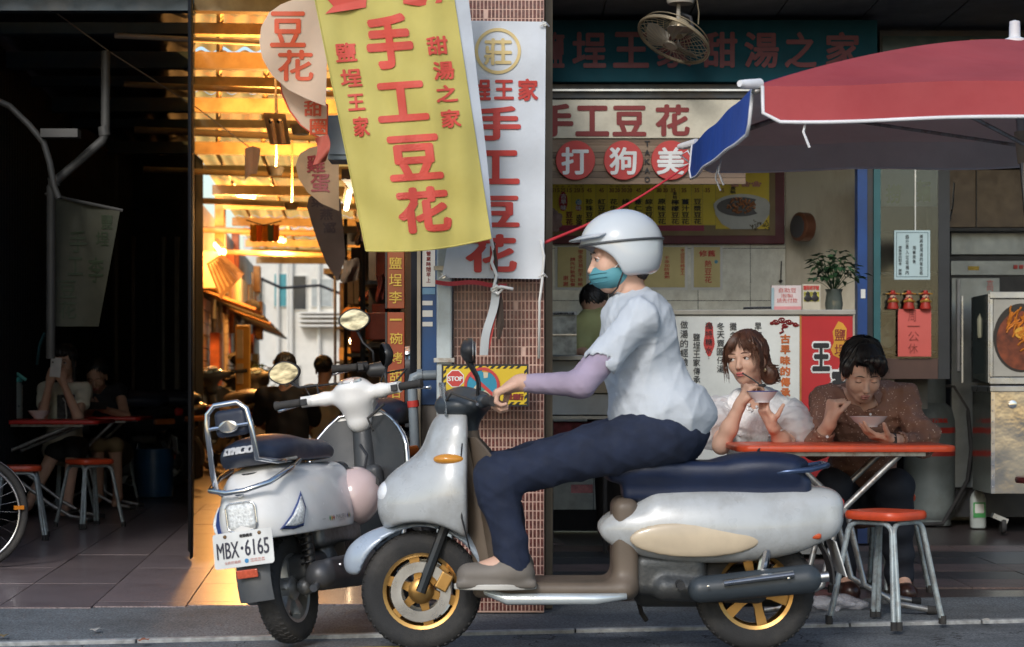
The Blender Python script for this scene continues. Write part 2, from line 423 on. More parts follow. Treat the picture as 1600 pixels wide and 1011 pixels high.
# ---------------------------------------------------------------- shophouse on the right (walls, ceiling, upper storey)
cream = mat('stained_cream_plaster', (.62, .57, .45), .7, var=.12, scale=3, bump=.3, bscale=40, dirt=(.30, .23, .14), dirt_amt=.7, dirt_scale=2.2, stretch=(1, 1, .35))
wtile = mat('pale_green_wall_tile', (.76, .76, .66), .3, var=.07, scale=5, dirt=(.24, .21, .15), dirt_amt=.5, dirt_scale=4, coat=.2)
dark_wall = mat('near_black_wall', (.018, .019, .023), .85, var=.4, scale=3, spec=.15)  # near-black base colour with random tone
ceil_m = mat('grey_ceiling_board', (.13, .135, .135), .7, var=.15, scale=4, dirt=(.05, .05, .05), dirt_amt=.5)
BW = 13.0
shop = thing('shophouse', 'shophouse with the tofu pudding shop on its open ground floor right of the tiled pillar', 'building', (2.5, 11, 0))
MB().bb(.0, 7.0, 10.98, 16.5, 3.08, 3.5).build('upper_storey', mat('grimy_facade_tile', (.35, .33, .3), .7, dirt=(.15, .14, .12)), shop, True)
MB().bb(.15, PX(1338, BW), BW, BW+.2, 0, 3.1).build('back_wall', grout_m, shop, True)
MB().bb(PX(1228, BW-.03), PX(1338, BW-.03), BW-.035, BW, .0, 3.08).build('plaster_panel', cream, shop, True)
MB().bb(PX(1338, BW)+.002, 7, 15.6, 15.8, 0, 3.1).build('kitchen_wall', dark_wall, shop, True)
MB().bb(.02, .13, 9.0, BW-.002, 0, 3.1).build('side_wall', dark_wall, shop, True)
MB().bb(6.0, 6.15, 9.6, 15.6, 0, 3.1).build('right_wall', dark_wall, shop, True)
cm = None
for i in range(12):
    for j in range(3):
        x, y = .02+i*.5, 10.99+j*2.0
        if cm is None:
            o = MB().bb(0, .492, 0, 1.99, 0, .012).build('ceiling_board', ceil_m); cm = o.data; bpy.data.objects.remove(o)
        piece('ceiling_board', cm, None, shop, Matrix.Translation((x, y, 3.06+random.uniform(0, .003))))
o = MB().bb(0, .333, -.012, 0, 0, .333).build('wall_tile', wtile, bevel=0); wt = o.data; bpy.data.objects.remove(o)
for i in range(6):
    for j in range(9):
        x = PX(846, BW)+i*.337
        if x+.333 > PX(1229, BW): continue
        piece('wall_tile', wt, None, shop, Matrix.Translation((x, BW-random.uniform(0, .002), j*.337+.14)))
for j in range(9):
    x = PX(846, BW)+4*.337; w_ = (PX(1228, BW)-.004-x)/.333
    piece('wall_tile', wt, None, shop, Matrix.Translation((x, BW-.001, j*.337+.14)) @ Matrix.Diagonal((w_, 1, 1, 1)))

# ---------------------------------------------------------------- tiled pillar
pil = thing('tiled_pillar', 'pillar clad in small dark red tiles with pale grout behind the white banner', 'pillar', (-.05, 8.6, 0))
x0, x1, y0, y1 = PX(709, 8.4), PX(850, 8.4), 8.4, 8.82
grout_p = mat('pinkish_grout', (.66, .44, .36), .8, var=.15, scale=20, dirt=(.3, .22, .18))
MB().bb(x0, x1, y0, y1, 0, 3.4).build('pillar_core', grout_p, pil, True)
redtile = mat('glazed_dark_red_tile', (.11, .026, .022), .3, var=.5, scale=45, dirt=(.28, .2, .18), dirt_amt=.45, dirt_scale=60)
b = MB(); cw, rh = (x1-x0)/24, .038
for j in range(89):
    for i in range(24):
        a = x0+i*cw; z = .005+j*rh; g = .0026; d = random.uniform(.002, .0035)
        if random.random() < .012: continue
        b.add([(a+g, y0-d, z+g), (a+cw-g, y0-d, z+g), (a+cw-g, y0-d, z+rh-g), (a+g, y0-d, z+rh-g), (a+g, y0+.001, z+g), (a+cw-g, y0+.001, z+g), (a+cw-g, y0+.001, z+rh-g), (a+g, y0+.001, z+rh-g)],
              [(0,1,2,3), (0,4,5,1), (1,5,6,2), (2,6,7,3), (3,7,4,0)])
    for i in range(26):
        a = y0+i*(y1-y0)/26; c2 = (y1-y0)/26; z = .005+j*rh; g = .0019
        for X, sg in ((x0, -1), (x1, 1)):
            b.add([(X+sg*.003, a+g, z+g), (X+sg*.003, a+c2-g, z+g), (X+sg*.003, a+c2-g, z+rh-g), (X+sg*.003, a+g, z+rh-g)], [(0,1,2,3)])
tag(b.build('tile_cladding', redtile, pil, True), kind='stuff')
MB().bb(PX(852, 8.6), PX(863, 8.6), 8.55, 8.9, 0, 3.3).build('wooden_edge_board', mat('grey_brown_board', (.2, .16, .11), .7, dirt=(.1, .08, .05)), pil, True)
post = thing('metal_post', 'pale grey painted square metal post left of the red tiled pillar', 'post', (PX(695, 8.36), 8.36, 0))
pm = mat('pale_grey_paint', (.48, .54, .55), .45, dirt=(.25, .24, .2), dirt_amt=.5, dirt_scale=6)
MB().bb(PX(682, 8.33), PX(706, 8.33), 8.33, 8.40, 0, 3.3).build('post_tube', pm, post, True, bevel=.008)
MB().bb(PX(680, 8.33)-.01, PX(707, 8.33), 8.32, 8.41, 0, .012).build('foot_plate', pm, post, True)
for z in (1.05, 1.43, .67):
    MB().box((PX(694, 8.33), 8.322, z), (.085, .012, .018)).build('bracket', worn_tube, post, True)

# ---------------------------------------------------------------- covered lane: roof, walls, far end
teal_beam = mat('dark_teal_beam_paint', (.03, .055, .075), .5, dirt=(.08, .06, .04))
tan_beam = mat('rusty_warm_tint_beam', (.42, .31, .17), .6, dirt=(.2, .1, .04), dirt_amt=.6, dirt_scale=4)
amber = mat('amber_light_tint_sheet', (1.0, .56, .15), .5, var=.1, scale=2, translucent=.93, dirt=(.75, .33, .06), dirt_amt=.5, dirt_scale=1.2)  # amber put into the sheet colour to stand for warm light
dark_sheet = mat('dark_metal_sheet', (.035, .036, .04), .6, var=.3)
RZ = 3.2
roof = thing('lane_roof', 'corrugated roof on cross beams over the lane, amber tint standing in for warm light right of the dark part', 'roof', (-2.5, 22, RZ))
def lx(y): return -3.14-.157*(y-20) if y < 20 else -3.14-.089*(y-20)
def rx(y): return -.25-.0656*(y-9.6)
for k, ya in enumerate(range(10, 38, 2)):
    yb = ya+2.04
    def fn(u, v, ya=ya, yb=yb, k=k):
        y = ya+(yb-ya)*v; a, c = lx(y)-.0, rx(y)+.35
        x = a+(c-a)*u
        return (x, y, RZ+.05+.018*sin(u*(rx(20)-lx(20))/.076*2*pi/2.2)+.01*(k % 2)+.02*v)
    MB().grid(fn, 150, 1).build('roof_sheet', amber, roof, True, smooth=180)
for k, ya in enumerate([11.3]+list(range(12, 22, 2))):
    MB().grid(lambda u, v: (-9+(lx(ya+(.7 if k == 0 else 2)*v)+9)*u, ya+(.7 if k == 0 else 2.0)*v, RZ+.06+.02*sin(u*60*pi)), 120, 1).build('dark_roof_sheet', dark_sheet, roof, True, smooth=180)  # dark half of the same roof, its darkness put into the colour
for k, y in enumerate([11.6, 12.6, 13.7, 14.8, 15.9, 17.2, 18.8, 20.8, 22.9, 25.2, 27.4, 29.6, 31.6, 33.8, 36]):
    a = lx(y) if y > 20 else -6; c = rx(y)+.3; m_ = teal_beam if y < 15 else tan_beam; tl_ = .02*(c-a)
    h = .11 if k % 2 == 0 else .07
    if y < 20:
        MB().add([(x, yy, z+RZ-.0) for x in (-6, lx(y)) for yy in (y-.05, y+.05) for z in (-h, 0)], [(0,1,3,2),(4,6,7,5),(0,4,5,1),(2,3,7,6),(0,2,6,4),(1,5,7,3)]).build('cross_beam', teal_beam, roof, True)
        a = lx(y)+.002
    MB().add([(x, yy, z+RZ-sl) for x, sl in ((a, 0), (c, .03)) for yy in (y-.05, y+.05) for z in (-h, 0)], [(0,1,3,2),(4,6,7,5),(0,4,5,1),(2,3,7,6),(0,2,6,4),(1,5,7,3)]).build('cross_beam', tan_beam, roof, True)  # same beam continued in a warmer colour that stands for warm light
for q in range(5):
    f = (q+.5)/5
    pts = [(lx(y)+(rx(y)-lx(y))*f, y, RZ+.02) for y in (10.2, 20, 37)]
    MB().tube(pts, .022, 4).build('rafter', tan_beam, roof, True)
for k, (y, z, r) in enumerate([(12.5, 3.05, .018), (14.2, 3.0, .022), (16.6, 2.98, .03), (19.4, 2.95, .03), (22, 2.9, .035), (26, 2.88, .04), (30, 2.85, .04)]):
    MB().tube([(lx(y)-.5, y, z+.06), (rx(y)+.1, y, z-.05)], r, 7).build('service_pipe', mat('pipe_paint', (.55, .5, .4), .4) if k == 0 else tan_beam, roof, True, smooth=60)

# dark building on the left of the lane, with the open seating bay in front of it
lb = thing('left_building', 'dark building left of the lane with vertical corrugated cladding behind the seated women', 'building', (-4.5, 16, 0))
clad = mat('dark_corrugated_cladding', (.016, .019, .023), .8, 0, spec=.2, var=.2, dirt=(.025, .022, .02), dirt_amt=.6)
def wfn(x0_, y0_, x1_, y1_, pitch, amp, H):
    Lw = sqrt((x1_-x0_)**2+(y1_-y0_)**2); n = int(Lw/pitch*8); nx, ny = (y1_-y0_)/Lw, -(x1_-x0_)/Lw
    def fn(u, v):
        w = sin(u*Lw/pitch*2*pi); w = max(-.6, min(.6, w))*amp
        return (x0_+(x1_-x0_)*u+nx*w, y0_+(y1_-y0_)*u+ny*w, H*v)
    return MB().grid(fn, n, 1)
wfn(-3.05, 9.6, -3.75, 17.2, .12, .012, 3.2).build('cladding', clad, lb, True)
MB().bb(-9, lx(20), 20.0, 20.5, 0, 3.22).build('added_rear_block', dark_wall, lb, True)  # block added so its corner makes the dark-to-warm edge
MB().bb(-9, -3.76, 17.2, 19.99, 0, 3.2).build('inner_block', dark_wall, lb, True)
b = MB()

for i, (px, w, c) in enumerate([(170, 8, 0), (196, 14, 1), (232, 10, 0), (252, 5, 2), (272, 7, 2), (288, 4, 0)]):
    MB().bb(PX(px, 19.9), PX(px+w, 19.9), 19.93, 19.985, .3, 2.4).build('shutter_strip', [clad, mat('dim_brown_panel', (.07, .04, .025), .6), mat('dim_grey_panel', (.13, .12, .11), .5)][c], lb, True)
# conduits on the left wall
cond = thing('drain_pipe', 'grey bent drain pipe with an angled joint running down to the hanging flag', 'pipe', (PX(165, 12), 12, 2))
cm_ = mat('dim_grey_pipe', (.075, .075, .072), .5, dirt=(.08, .07, .06))
MB().tube([P(165, 80, 12.2), P(165, 208, 12.2), P(160, 220, 12.2), P(88, 282, 12.2), P(80, 292, 12.2), P(79, 560, 12.3)], .028, 10).build('pipe', cm_, cond, True, smooth=60)
for q in ((165, 205), (86, 284)):
    MB().tube([P(q[0]-3, q[1]-7, 12.2), P(q[0]-1, q[1]+7, 12.2)], .035, 10).build('joint', cm_, cond, True, smooth=60)
c2 = MB().tube([P(-20, 150, 12), P(15, 166, 12), P(45, 195, 12), P(68, 222, 12), P(78, 255, 12), P(84, 290, 12), P(92, 310, 12)], .02, 10).build('conduit', cm_, smooth=60)
tag(c2, 'curved grey conduit sweeping down from the top left corner', 'conduit')
c3 = MB().box(P(95, 209, 12), (.22, .1, .05)).build('wall_bracket', cm_); tag(c3, 'short horizontal grey bracket beside the bent drain pipe', 'bracket')
w_ = MB().tube([P(60, 0, 11.9), P(170, 80, 12.2), P(310, 170, 13), P(392, 232, 14.2)], .004, 4).build('hanging_wire', mat('wire', (.3, .25, .2), .6)); tag(w_, 'thin wire strung diagonally across the dark seating area under the roof', 'wire')

# right side of the lane
rb = thing('right_lane_building', 'dark wall of stalls along the right side of the lane', 'building', (-.6, 20, 0))
def wallquad(b, xa, ya, xb, yb, t, z0, z1):
    return b.add([(xa, ya, z0), (xb, yb, z0), (xb+t, yb, z0), (xa+t, ya, z0), (xa, ya, z1), (xb, yb, z1), (xb+t, yb, z1), (xa+t, ya, z1)],
                 [(0,1,2,3), (4,7,6,5), (0,4,5,1), (1,5,6,2), (2,6,7,3), (3,7,4,0)])
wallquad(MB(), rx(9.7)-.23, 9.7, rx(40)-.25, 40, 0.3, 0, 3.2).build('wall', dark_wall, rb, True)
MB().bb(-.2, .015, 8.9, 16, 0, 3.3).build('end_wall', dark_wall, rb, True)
wallquad(MB(), rx(40)-.3, 37, rx(40)-.5, 41, 1.2, 0, 3.0).build('end_block', mat('cream_end_wall', (.45, .4, .32), .7), rb, True)
# left side of the lane beyond the bay
lb2 = thing('lane_shops', 'row of cluttered cream shop fronts on the left side of the lane in warm light', 'building', (-4, 30, 0))
creamw = mat('warm_cream_wall', (.52, .42, .30), .7, dirt=(.3, .18, .09), dirt_amt=.6, dirt_scale=1.5)
wallquad(MB(), lx(20.52)-.4, 20.52, lx(43)-.2, 43, -.3, 0, 3.3).build('wall', creamw, lb2, True)
rs = random.Random(3)
shut = mat('roller_shutter_slat', (.5, .44, .36), .4, .3)
for k in range(6):
    y = 25+k*3.0; x = lx(y)-.385
    for s_ in range(11):
        MB().box((x+.03, y+.9, .35+s_*.16), (.05, 1.7, .15), (0, 0, .089)).build('shutter_slat', shut, lb2, True)
    MB().box((x+.12, y+.9, 2.35), (.3, 2.2, .45), (0, 0, .089)).build('signboard', mat('faded_signboard', [(.6, .5, .3), (.55, .3, .12), (.5, .5, .45)][k % 3], .5), lb2, True)
    MB().box((x+.35, y+1, 2.0), (.75, 2.2, .03), (0, .35, .089)).build('awning', mat('faded_awning', [(.6, .35, .15), (.5, .45, .35)][k % 2], .6, translucent=.3), lb2, True)
# bright building closing the lane
eb = thing('white_building', 'bright white building with pipes and ledges closing the far end of the lane', 'building', P(480, 620, 48))
YE = 48
wb = mat('bright_white_wall', (.72, .70, .64), .7, var=.05, dirt=(.45, .42, .36), dirt_amt=.4, dirt_scale=.8)
MB().bb(PX(380, YE), PX(640, YE), YE, YE+6, 0, 6.5).build('wall', wb, eb, True)
darkw = mat('dark_window', (.03, .035, .04), .2)
teal_c = mat('teal_curtain', (.08, .3, .34), .7)
for (a, c, d, e, m_) in [(428, 452, 447, 500, teal_c), (458, 480, 450, 505, darkw), (392, 412, 452, 500, darkw), (486, 520, 455, 500, mat('pale_pane', (.35, .38, .38), .2)), (530, 560, 575, 640, darkw), (455, 470, 590, 660, darkw)]:
    f = MB().bb(PX(a, YE), PX(c, YE), YE-.06, YE-.002, PZ(e-20+0, YE), PZ(d-20, YE)).build('window', wb, eb, True)
    MB().bb(PX(a+1.5, YE), PX(c-1.5, YE), YE-.075, YE-.062, PZ(e-21.5, YE), PZ(d-18.5, YE)).build('pane', m_, f, True)
for px in (434, 450, 455, 498): MB().tube([P(px, 400, YE-.15), P(px, 640, YE-.15)], .04, 6).build('downpipe', wb, eb, True)
for y in (488, 494, 501, 508): MB().bb(PX(470, YE), PX(535, YE), YE-.5, YE-.002, PZ(y+3, YE), PZ(y, YE)).build('ledge', wb, eb, True)
MB().add([P(535, 480, YE-2), P(560, 498, YE-2), P(562, 560, YE-2), P(552, 562, YE-2), P(548, 520, YE-2), P(533, 505, YE-2)], [(0,1,2,3,4,5)]).build('white_awning', wb, eb, True)
MB().tube([P(400, 432, 40), P(440, 450, 40), P(500, 446, 40), P(560, 470, 40)], .03, 5).build('cable', black_plastic, eb, True)
MB().bb(PX(420, YE-1), PX(600, YE-1), YE-3, YE-1, PZ(664, YE), PZ(660, YE)).build('lower_ledge', wb, eb, True)
sky_gap = None

cur = thing('added_curtain', 'added black tarpaulin curtain keeping the warm lane light out of the dark seating bay', 'curtain', (lx(15), 15, 0))  # curtain added to block warm light from the bay
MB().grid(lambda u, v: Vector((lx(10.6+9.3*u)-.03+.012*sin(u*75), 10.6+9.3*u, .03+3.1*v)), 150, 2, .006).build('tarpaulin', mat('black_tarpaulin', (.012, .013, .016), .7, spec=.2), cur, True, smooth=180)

rs = random.Random(17)
for k in range(26):
    y = rs.uniform(25, 41); x = lx(y)-.36; z = rs.uniform(.1, 2.7); w, h = rs.uniform(.2, .8), rs.uniform(.2, .9)
    c = rs.choice([(.6, .45, .25), (.6, .3, .1), (.5, .5, .45), (.25, .12, .05), (.55, .15, .06)])
    MB().box((x+rs.uniform(.05, .35), y, z+h/2), (.12, w, h), (0, 0, .089)).build('hanging_sign' if z > 1.2 else 'goods_box', mat('shop_clutter', c, .6, var=.4, scale=6), lb2, True, bevel=.01)

for k, (px, dy, c, lab) in enumerate([(45, .12, (.25, .18, .08), 'curled dry leaf by the kerb below the bicycle wheel'), (168, .25, (.5, .48, .44), 'white paper scrap on the strip left of the parked scooter'), (262, -.1, (.3, .1, .05), 'reddish dry leaf by the kerb left of the scooter tyre'), (1480, .3, (.22, .2, .1), 'olive dry leaf on the strip right of the orange stool'), (1545, -.08, (.5, .48, .44), 'white paper scrap on the asphalt at the right')]):
    x = PX(px, 8); y = edge(x)+dy; w = .03
    f = MB().grid(lambda u, v: (x+w*(u-.5)+.3*w*v, y+w*1.6*(v-.5), .004+.008*abs(sin(u*3+v*2+k))), 3, 3, .001).build('litter', mat('litter', c, .8), smooth=60)
    tag(f, lab, 'litter')
# ================================================================ SIGNS AND BANNERS
red_ink = mat('red_print', (.52, .045, .035), .55, var=.08)
dark_red_ink = mat('dark_red_letters', (.22, .02, .02), .5, var=.1)
black_ink = mat('black_print', (.02, .02, .022), .6)
yellow_ink = mat('yellow_print', (.62, .42, .06), .55)
white_ink = mat('white_print', (.72, .72, .7), .5)
ivory = mat('ivory_sign', (.68, .63, .50), .5, var=.07, dirt=(.28, .24, .17), dirt_amt=.5, dirt_scale=3)
def offs(fn, d): return lambda x, y: fn(x, y)+Vector((0, -d, 0))

# teal fascia sign
YT = 11.5
t = thing('fascia_sign', 'wide dark teal shop fascia with dark red characters under the ceiling', 'sign', P(1110, 128, YT))
teal = mat('dark_teal_sign', (.003, .038, .052), .75, spec=.2, var=.15, dirt=(.004, .03, .04), dirt_amt=.5)
MB().bb(PX(842, YT), PX(1371, YT), YT, YT+.25, PZ(128, YT), PZ(31, YT)).build('board', teal, t, True, bevel=.004)
xs = [(846, 882, '鹽'), (894, 947, '埕'), (958, 1014, '王'), (1026, 1082, '家'), (1098, 1152, '甜'), (1163, 1217, '湯'), (1226, 1276, '之'), (1290, 1344, '家')]
text_px([(c, a, 50, b_, 106) for a, b_, c in xs], YT-.004, mat('faded_maroon_letters', (.09, .012, .016), .6), t, bold=.035)
lin = thing('steel_lintel', 'dark steel rolling door track below the teal fascia', 'lintel', P(1110, 155, YT+.1))
ds = mat('dark_steel', (.04, .045, .05), .4, .6, dirt=(.1, .06, .03), dirt_amt=.4)
MB().bb(PX(842, YT), PX(1371, YT), YT+.06, YT+.3, PZ(156, YT), PZ(129, YT)).build('beam', ds, lin, True)
for y in (138, 149): MB().bb(PX(842, YT), PX(1371, YT), YT+.03, YT+.058, PZ(y+3, YT), PZ(y, YT)).build('rail', steel if y == 138 else ds, lin, True)
# ivory sign
Y2 = 11.42
t = thing('ivory_sign', 'long ivory sign with big dark red characters above the wooden plank sign', 'sign', P(1000, 215, Y2))
MB().bb(PX(840, Y2), PX(1230, Y2), Y2, Y2+.06, PZ(216, Y2), PZ(156, Y2)).build('board', ivory, t, True, bevel=.003)
text_px([('手', 838, 162, 896, 214), ('工', 899, 165, 952, 213), ('豆', 957, 165, 1010, 213), ('花', 1024, 163, 1078, 213)], Y2-.004, dark_red_ink, t, bold=.045)
# wooden plank sign with red discs
Y3 = 11.30
t = thing('wooden_plank_sign', 'brown wooden plank sign with three red discs and the word TAKAO', 'sign', P(1010, 288, Y3))
wd = [mat('weathered_wood', c, .65, var=.35, scale=5, stretch=(.35, 1, 9), bump=.4, bscale=30) for c in ((.19, .13, .085), (.23, .165, .11), (.16, .11, .075))]
ys = [218, 227, 238, 247, 258, 268, 278, 288]
for i in range(7):
    MB().bb(PX(861, Y3), PX(1165, Y3), Y3+random.uniform(0, .003), Y3+.03, PZ(ys[i+1]-.6, Y3), PZ(ys[i], Y3)).build('plank', wd[i % 3], t, True)
redd = mat('red_disc', (.50, .045, .04), .5, var=.08)
for cx, ch in ((899, '打'), (974, '狗'), (1048, '美')):
    c = P(cx, 251, Y3); d = MB().lathe([(.108, -.02), (.11, -.018), (.11, -.002)], c, 'y', 40).build('red_disc', redd, t, True, smooth=40)
    text_px([(ch, cx-22, 230, cx+21, 273)], Y3-.023, white_ink, t, bold=.035)
text_px([(c, 1007, 220+i*14, 1015.5, 229+i*14) for i, c in enumerate('TAKAO')], Y3-.006, black_ink, t, bold=.04)

# yellow menu board
YM = BW-.06
t = thing('menu_board', 'wide yellow menu board in a dark red frame with prices and a bowl of beans', 'menu', P(1035, 381, YM))
maroon = mat('maroon_frame', (.115, .012, .022), .5)
ym = [mat('yellow_menu_strip', c, .5, var=.06) for c in ((.80, .60, .04), (.74, .54, .04))]
MB().bb(PX(838, YM), PX(1226, YM), YM, YM+.055, PZ(381, YM), PZ(262, YM)).build('frame', maroon, t, True, bevel=.004)
MB().bb(PX(838, YM), PX(1211, YM), YM-.006, YM-.001, PZ(368, YM), PZ(268, YM)).build('tan_border', mat('tan_border', (.22, .15, .06), .5), t, True)
MB().bb(PX(838, YM), PX(1100, YM), YM-.009, YM-.0062, PZ(361, YM), PZ(352, YM)).build('magenta_band', mat('magenta_band', (.33, .03, .07), .5), t, True)
bx = [838, 852, 872, 893, 912, 931, 949, 967, 986, 1004, 1021, 1040, 1062, 1080, 1098, 1118, 1140, 1202]
for i in range(len(bx)-1):
    MB().bb(PX(bx[i], YM), PX(bx[i+1]-.4, YM), YM-.0095-(i % 2)*.001, YM-.0062, PZ(352 if i < 15 else 358, YM), PZ(270, YM)).build('menu_strip', ym[i % 2], t, True)
yt = YM-.013
cols = [(915, '珍珠豆花'), (934, '紅豆豆花'), (953, '花生豆花'), (972, '綠豆豆花'), (991, '薏仁豆花'), (1008, '綜合豆花'), (1028, '原味豆花'), (1049, '檸檬豆花'), (1065, '薑汁豆花'), (1084, '豆漿豆花')]
text_px([(s_, x, 310 if x != 1049 else 311, x+12, 351, True) for x, s_ in cols]+[('金桔', 1051, 299, 1058, 311, True), ('紅茶', 843, 244, 851, 272, True)], yt, black_ink, t, bold=.03)
pr = [(848, '15'), (858, '25'), (867, '15'), (876, '25'), (886, '15'), (897, '25'), (905, '15'), (917, '45'), (936, '45'), (952, '30'), (961, '20'), (971, '30'), (980, '20'), (994, '45'), (1009, '35'), (1026, '30'), (1036, '20'), (1048, '35'), (1065, '35'), (1085, '35'), (1102, '35'), (1124, '45')]
text_px([(s_, x, 294, x+7.5, 300.5) for x, s_ in pr]+[('大' if k % 2 == 0 else '小', x+1, 289.5, x+5.5, 293) for k, (x, s_) in enumerate(pr) if s_ in ('25', '15', '30', '20')], yt, dark_red_ink, t, bold=.02)
text_px([('盒裝', 1141, 291, 1150, 303, True)], yt, black_ink, t, bold=.03)
text_px([('皮', 900, 335, 910, 345), ('蛋', 900, 345, 910, 352)], yt, black_ink, t, bold=.03)
cyan = mat('cyan_disc', (.05, .3, .38), .5)
MB().lathe([(.019, -.002), (.019, 0)], P(904, 316, yt), 'y', 16).build('cyan_spot', cyan, t, True)
MB().lathe([(.019, -.002), (.019, 0)], P(904, 325, yt), 'y', 16).build('red_spot', redd, t, True)
text_px([('滷', 900, 312, 908, 320), ('味', 900, 321, 908, 329)], yt-.004, white_ink, t)
MB().loft([[P(880+7*cos(a), 315+15*sin(a), yt-dd) for a in [2*pi*k/16 for k in range(16)]] for dd in (0, .002)]).build('red_patch', redd, t, True)
text_px([('古早味', 876, 302, 885, 329, True)], yt-.004, white_ink, t, bold=.03)
text_px([('豆花', 884, 330, 895, 352, True)], yt, dark_red_ink, t, bold=.05)
text_px([('❀❀❀', 1140, 283, 1190, 292)], yt, mat('pink_print', (.5, .2, .16), .5), t)
# printed bowl: raised relief picture
bowlm = mat('printed_bowl_white', (.5, .5, .46), .4); beanm = mat('printed_peanut', (.46, .19, .08), .4, var=.25, scale=60); darkb = mat('printed_black_bean', (.035, .03, .035), .4)
def oval(cx, cy_, rx_, rz_, d0, d1, n=28, mm=None, nm='oval'):
    return MB().loft([[P(cx+rx_*cos(2*pi*k/n), cy_+rz_*sin(2*pi*k/n), yt-dd) for k in range(n)] for dd in (d0, d1)]).build(nm, mm, t, True)
b = MB(); b.loft([[P(x, y, yt-dd) for x, y in ((1115, 318), (1118, 335), (1128, 350), (1142, 358), (1180, 358), (1192, 350), (1202, 335), (1203, 320))] for dd in (0, .003)]).build('bowl_print', bowlm, t, True)
oval(1159, 322, 44, 19, 0, .004, mm=bowlm, nm='bowl_rim'); oval(1157, 323, 37, 15, .0041, .006, mm=darkb, nm='black_beans')
oval(1190, 322, 13, 13, .006, .0072, mm=bowlm, nm='tofu_print')
b = MB(); rs = random.Random(5)
for k in range(70):
    a, r = rs.random()*6.28, sqrt(rs.random()); c = P(1158+22*r*cos(a), 321+12*r*sin(a), yt-.008-.006*(1-r))
    b.lathe([(.0005, -.009), (.006, -.005), (.0075, 0), (.006, .006), (.0005, .009)], c, 'x', 6, ref=Euler((0, rs.random()*6, 0)).to_matrix())
tag(b.build('peanuts', beanm, t, True, smooth=180), kind='stuff')
b = MB()
for k in range(40): c = P(rs.uniform(1172, 1203), rs.uniform(344, 359), yt-.005); b.box(c, (.012, .002, .005), (0, rs.random()*3, 0))
tag(b.build('leaf_print', mat('olive_print', (.1, .08, .03), .6), t, True), kind='stuff')
b = MB()
pk = mat('peony_print', (.42, .27, .25), .5, var=.2, scale=30)
for k in range(34):
    a, r = k*2.4, sqrt(k/34)*.07; c = P(860, 345, yt-.004)+Vector((r*cos(a), -.0005*(34-k), r*sin(a)*.95))
    b.lathe([(.021, 0), (.015, -.003), (.002, -.004)], c, 'y', 8)
tag(b.build('peony_print', pk, t, True), kind='stuff')
# notices below the menu
YN = BW-.012
gold_paper = mat('gold_paper', (.58, .48, .20), .35, var=.1)
def notice(x0, y0, x1, y1, items, label, m_=gold_paper, ink=red_ink, Y=YN, frame=True, cat='notice', bold=.02):
    t = thing('notice', label, cat, P((x0+x1)/2, y1, Y))
    if frame: MB().bb(PX(x0, Y), PX(x1, Y), Y-.004, Y, PZ(y1, Y), PZ(y0, Y)).build('white_frame', paper_white, t, True)
    i = 4 if frame else 0
    MB().bb(PX(x0+i, Y), PX(x1-i, Y), Y-.006, Y-(.0042 if frame else 0), PZ(y1-i, Y), PZ(y0+i, Y)).build('sheet', m_, t, True)
    if items: text_px(items, Y-.0075, ink, t, bold=bold)
    return t
notice(867, 382, 920, 453, [('謝謝', 880, 430, 888, 448, True), ('請先付款再取餐', 891, 402, 899, 448, True), ('現金交易恕不賒帳', 903, 390, 911, 448, True)], 'gold notice in a white frame with small red writing, left of the helmet')
notice(922, 382, 1074, 453, [('本店豆花純手工', 1063, 388, 1070, 430, True), ('不添加防腐劑', 1038, 400, 1046, 436, True), ('每日新鮮現做', 1000, 395, 1008, 440, True)], 'long gold notice in a white frame partly behind the rider')
t = notice(1080, 382, 1129, 453, [('修舊', 1092, 391, 1118, 401), ('熱豆花', 1101, 406, 1112, 443, True)], 'gold hot tofu pudding notice on the pale tiles right of the rider')
MB().lathe([(.012, -.002), (.012, 0)], P(1119, 409, YN-.007), 'y', 10).build('blue_sticker', mat('blue_sticker', (.1, .3, .4), .5), t, True)
notice(850, 383, 862, 437, [('請先付款', 852, 386, 861, 434, True)], 'narrow white strip with four red characters beside the pillar', paper_white, frame=False, bold=.05)

# ---------------------------------------------------------------- white vertical banner
YB = 8.27
vin = mat('white_vinyl', (.70, .74, .79), .45, var=.04, dirt=(.45, .46, .48), dirt_amt=.4, dirt_scale=2, translucent=.15)
def wbf(px, py):
    w = .006*sin(px*.035+py*.012)+.004*sin(py*.05)
    return P(px, py, YB+w)
t = thing('white_banner', 'white vertical vinyl banner with red characters tied in front of the tiled pillar', 'banner', P(775, 435, YB))
def wq(u, v):
    x0_, x1_ = 716-26*v**3, 853-3*v
    return wbf(x0_+(x1_-x0_)*u, 34+402*v-(1-u)*2+4*u*(1-v)*0)
MB().grid(wq, 24, 50, .0015).build('cloth', vin, t, True, smooth=60)
wl = offs(wbf, .005)
text_fn([('埕', 738, 124, 767, 157), ('王', 772, 125, 803, 156), ('家', 809, 123, 841, 158), ('鹽', 704, 124, 735, 157),
         ('手', 738, 166, 814, 220), ('工', 738, 235, 812, 288), ('豆', 736, 306, 812, 355), ('花', 727, 366, 808, 426)], wl, red_ink, t, bold=.045, lim=.15)
yo = mat('pale_yellow_print', (.66, .50, .22), .6)
b = MB(); b.loft([[wl(778+r*cos(a), 80+r*1.0*sin(a)) for r in (31, 36)] + [wl(778+36*cos(a), 80+36*sin(a))+Vector((0, .002, 0))] for a in [2*pi*k/48 for k in range(48)]], closed=True).build('ring_emblem', yo, t, True)
text_fn([('莊', 756, 60, 800, 102)], wl, yo, t, name='emblem', bold=.03)
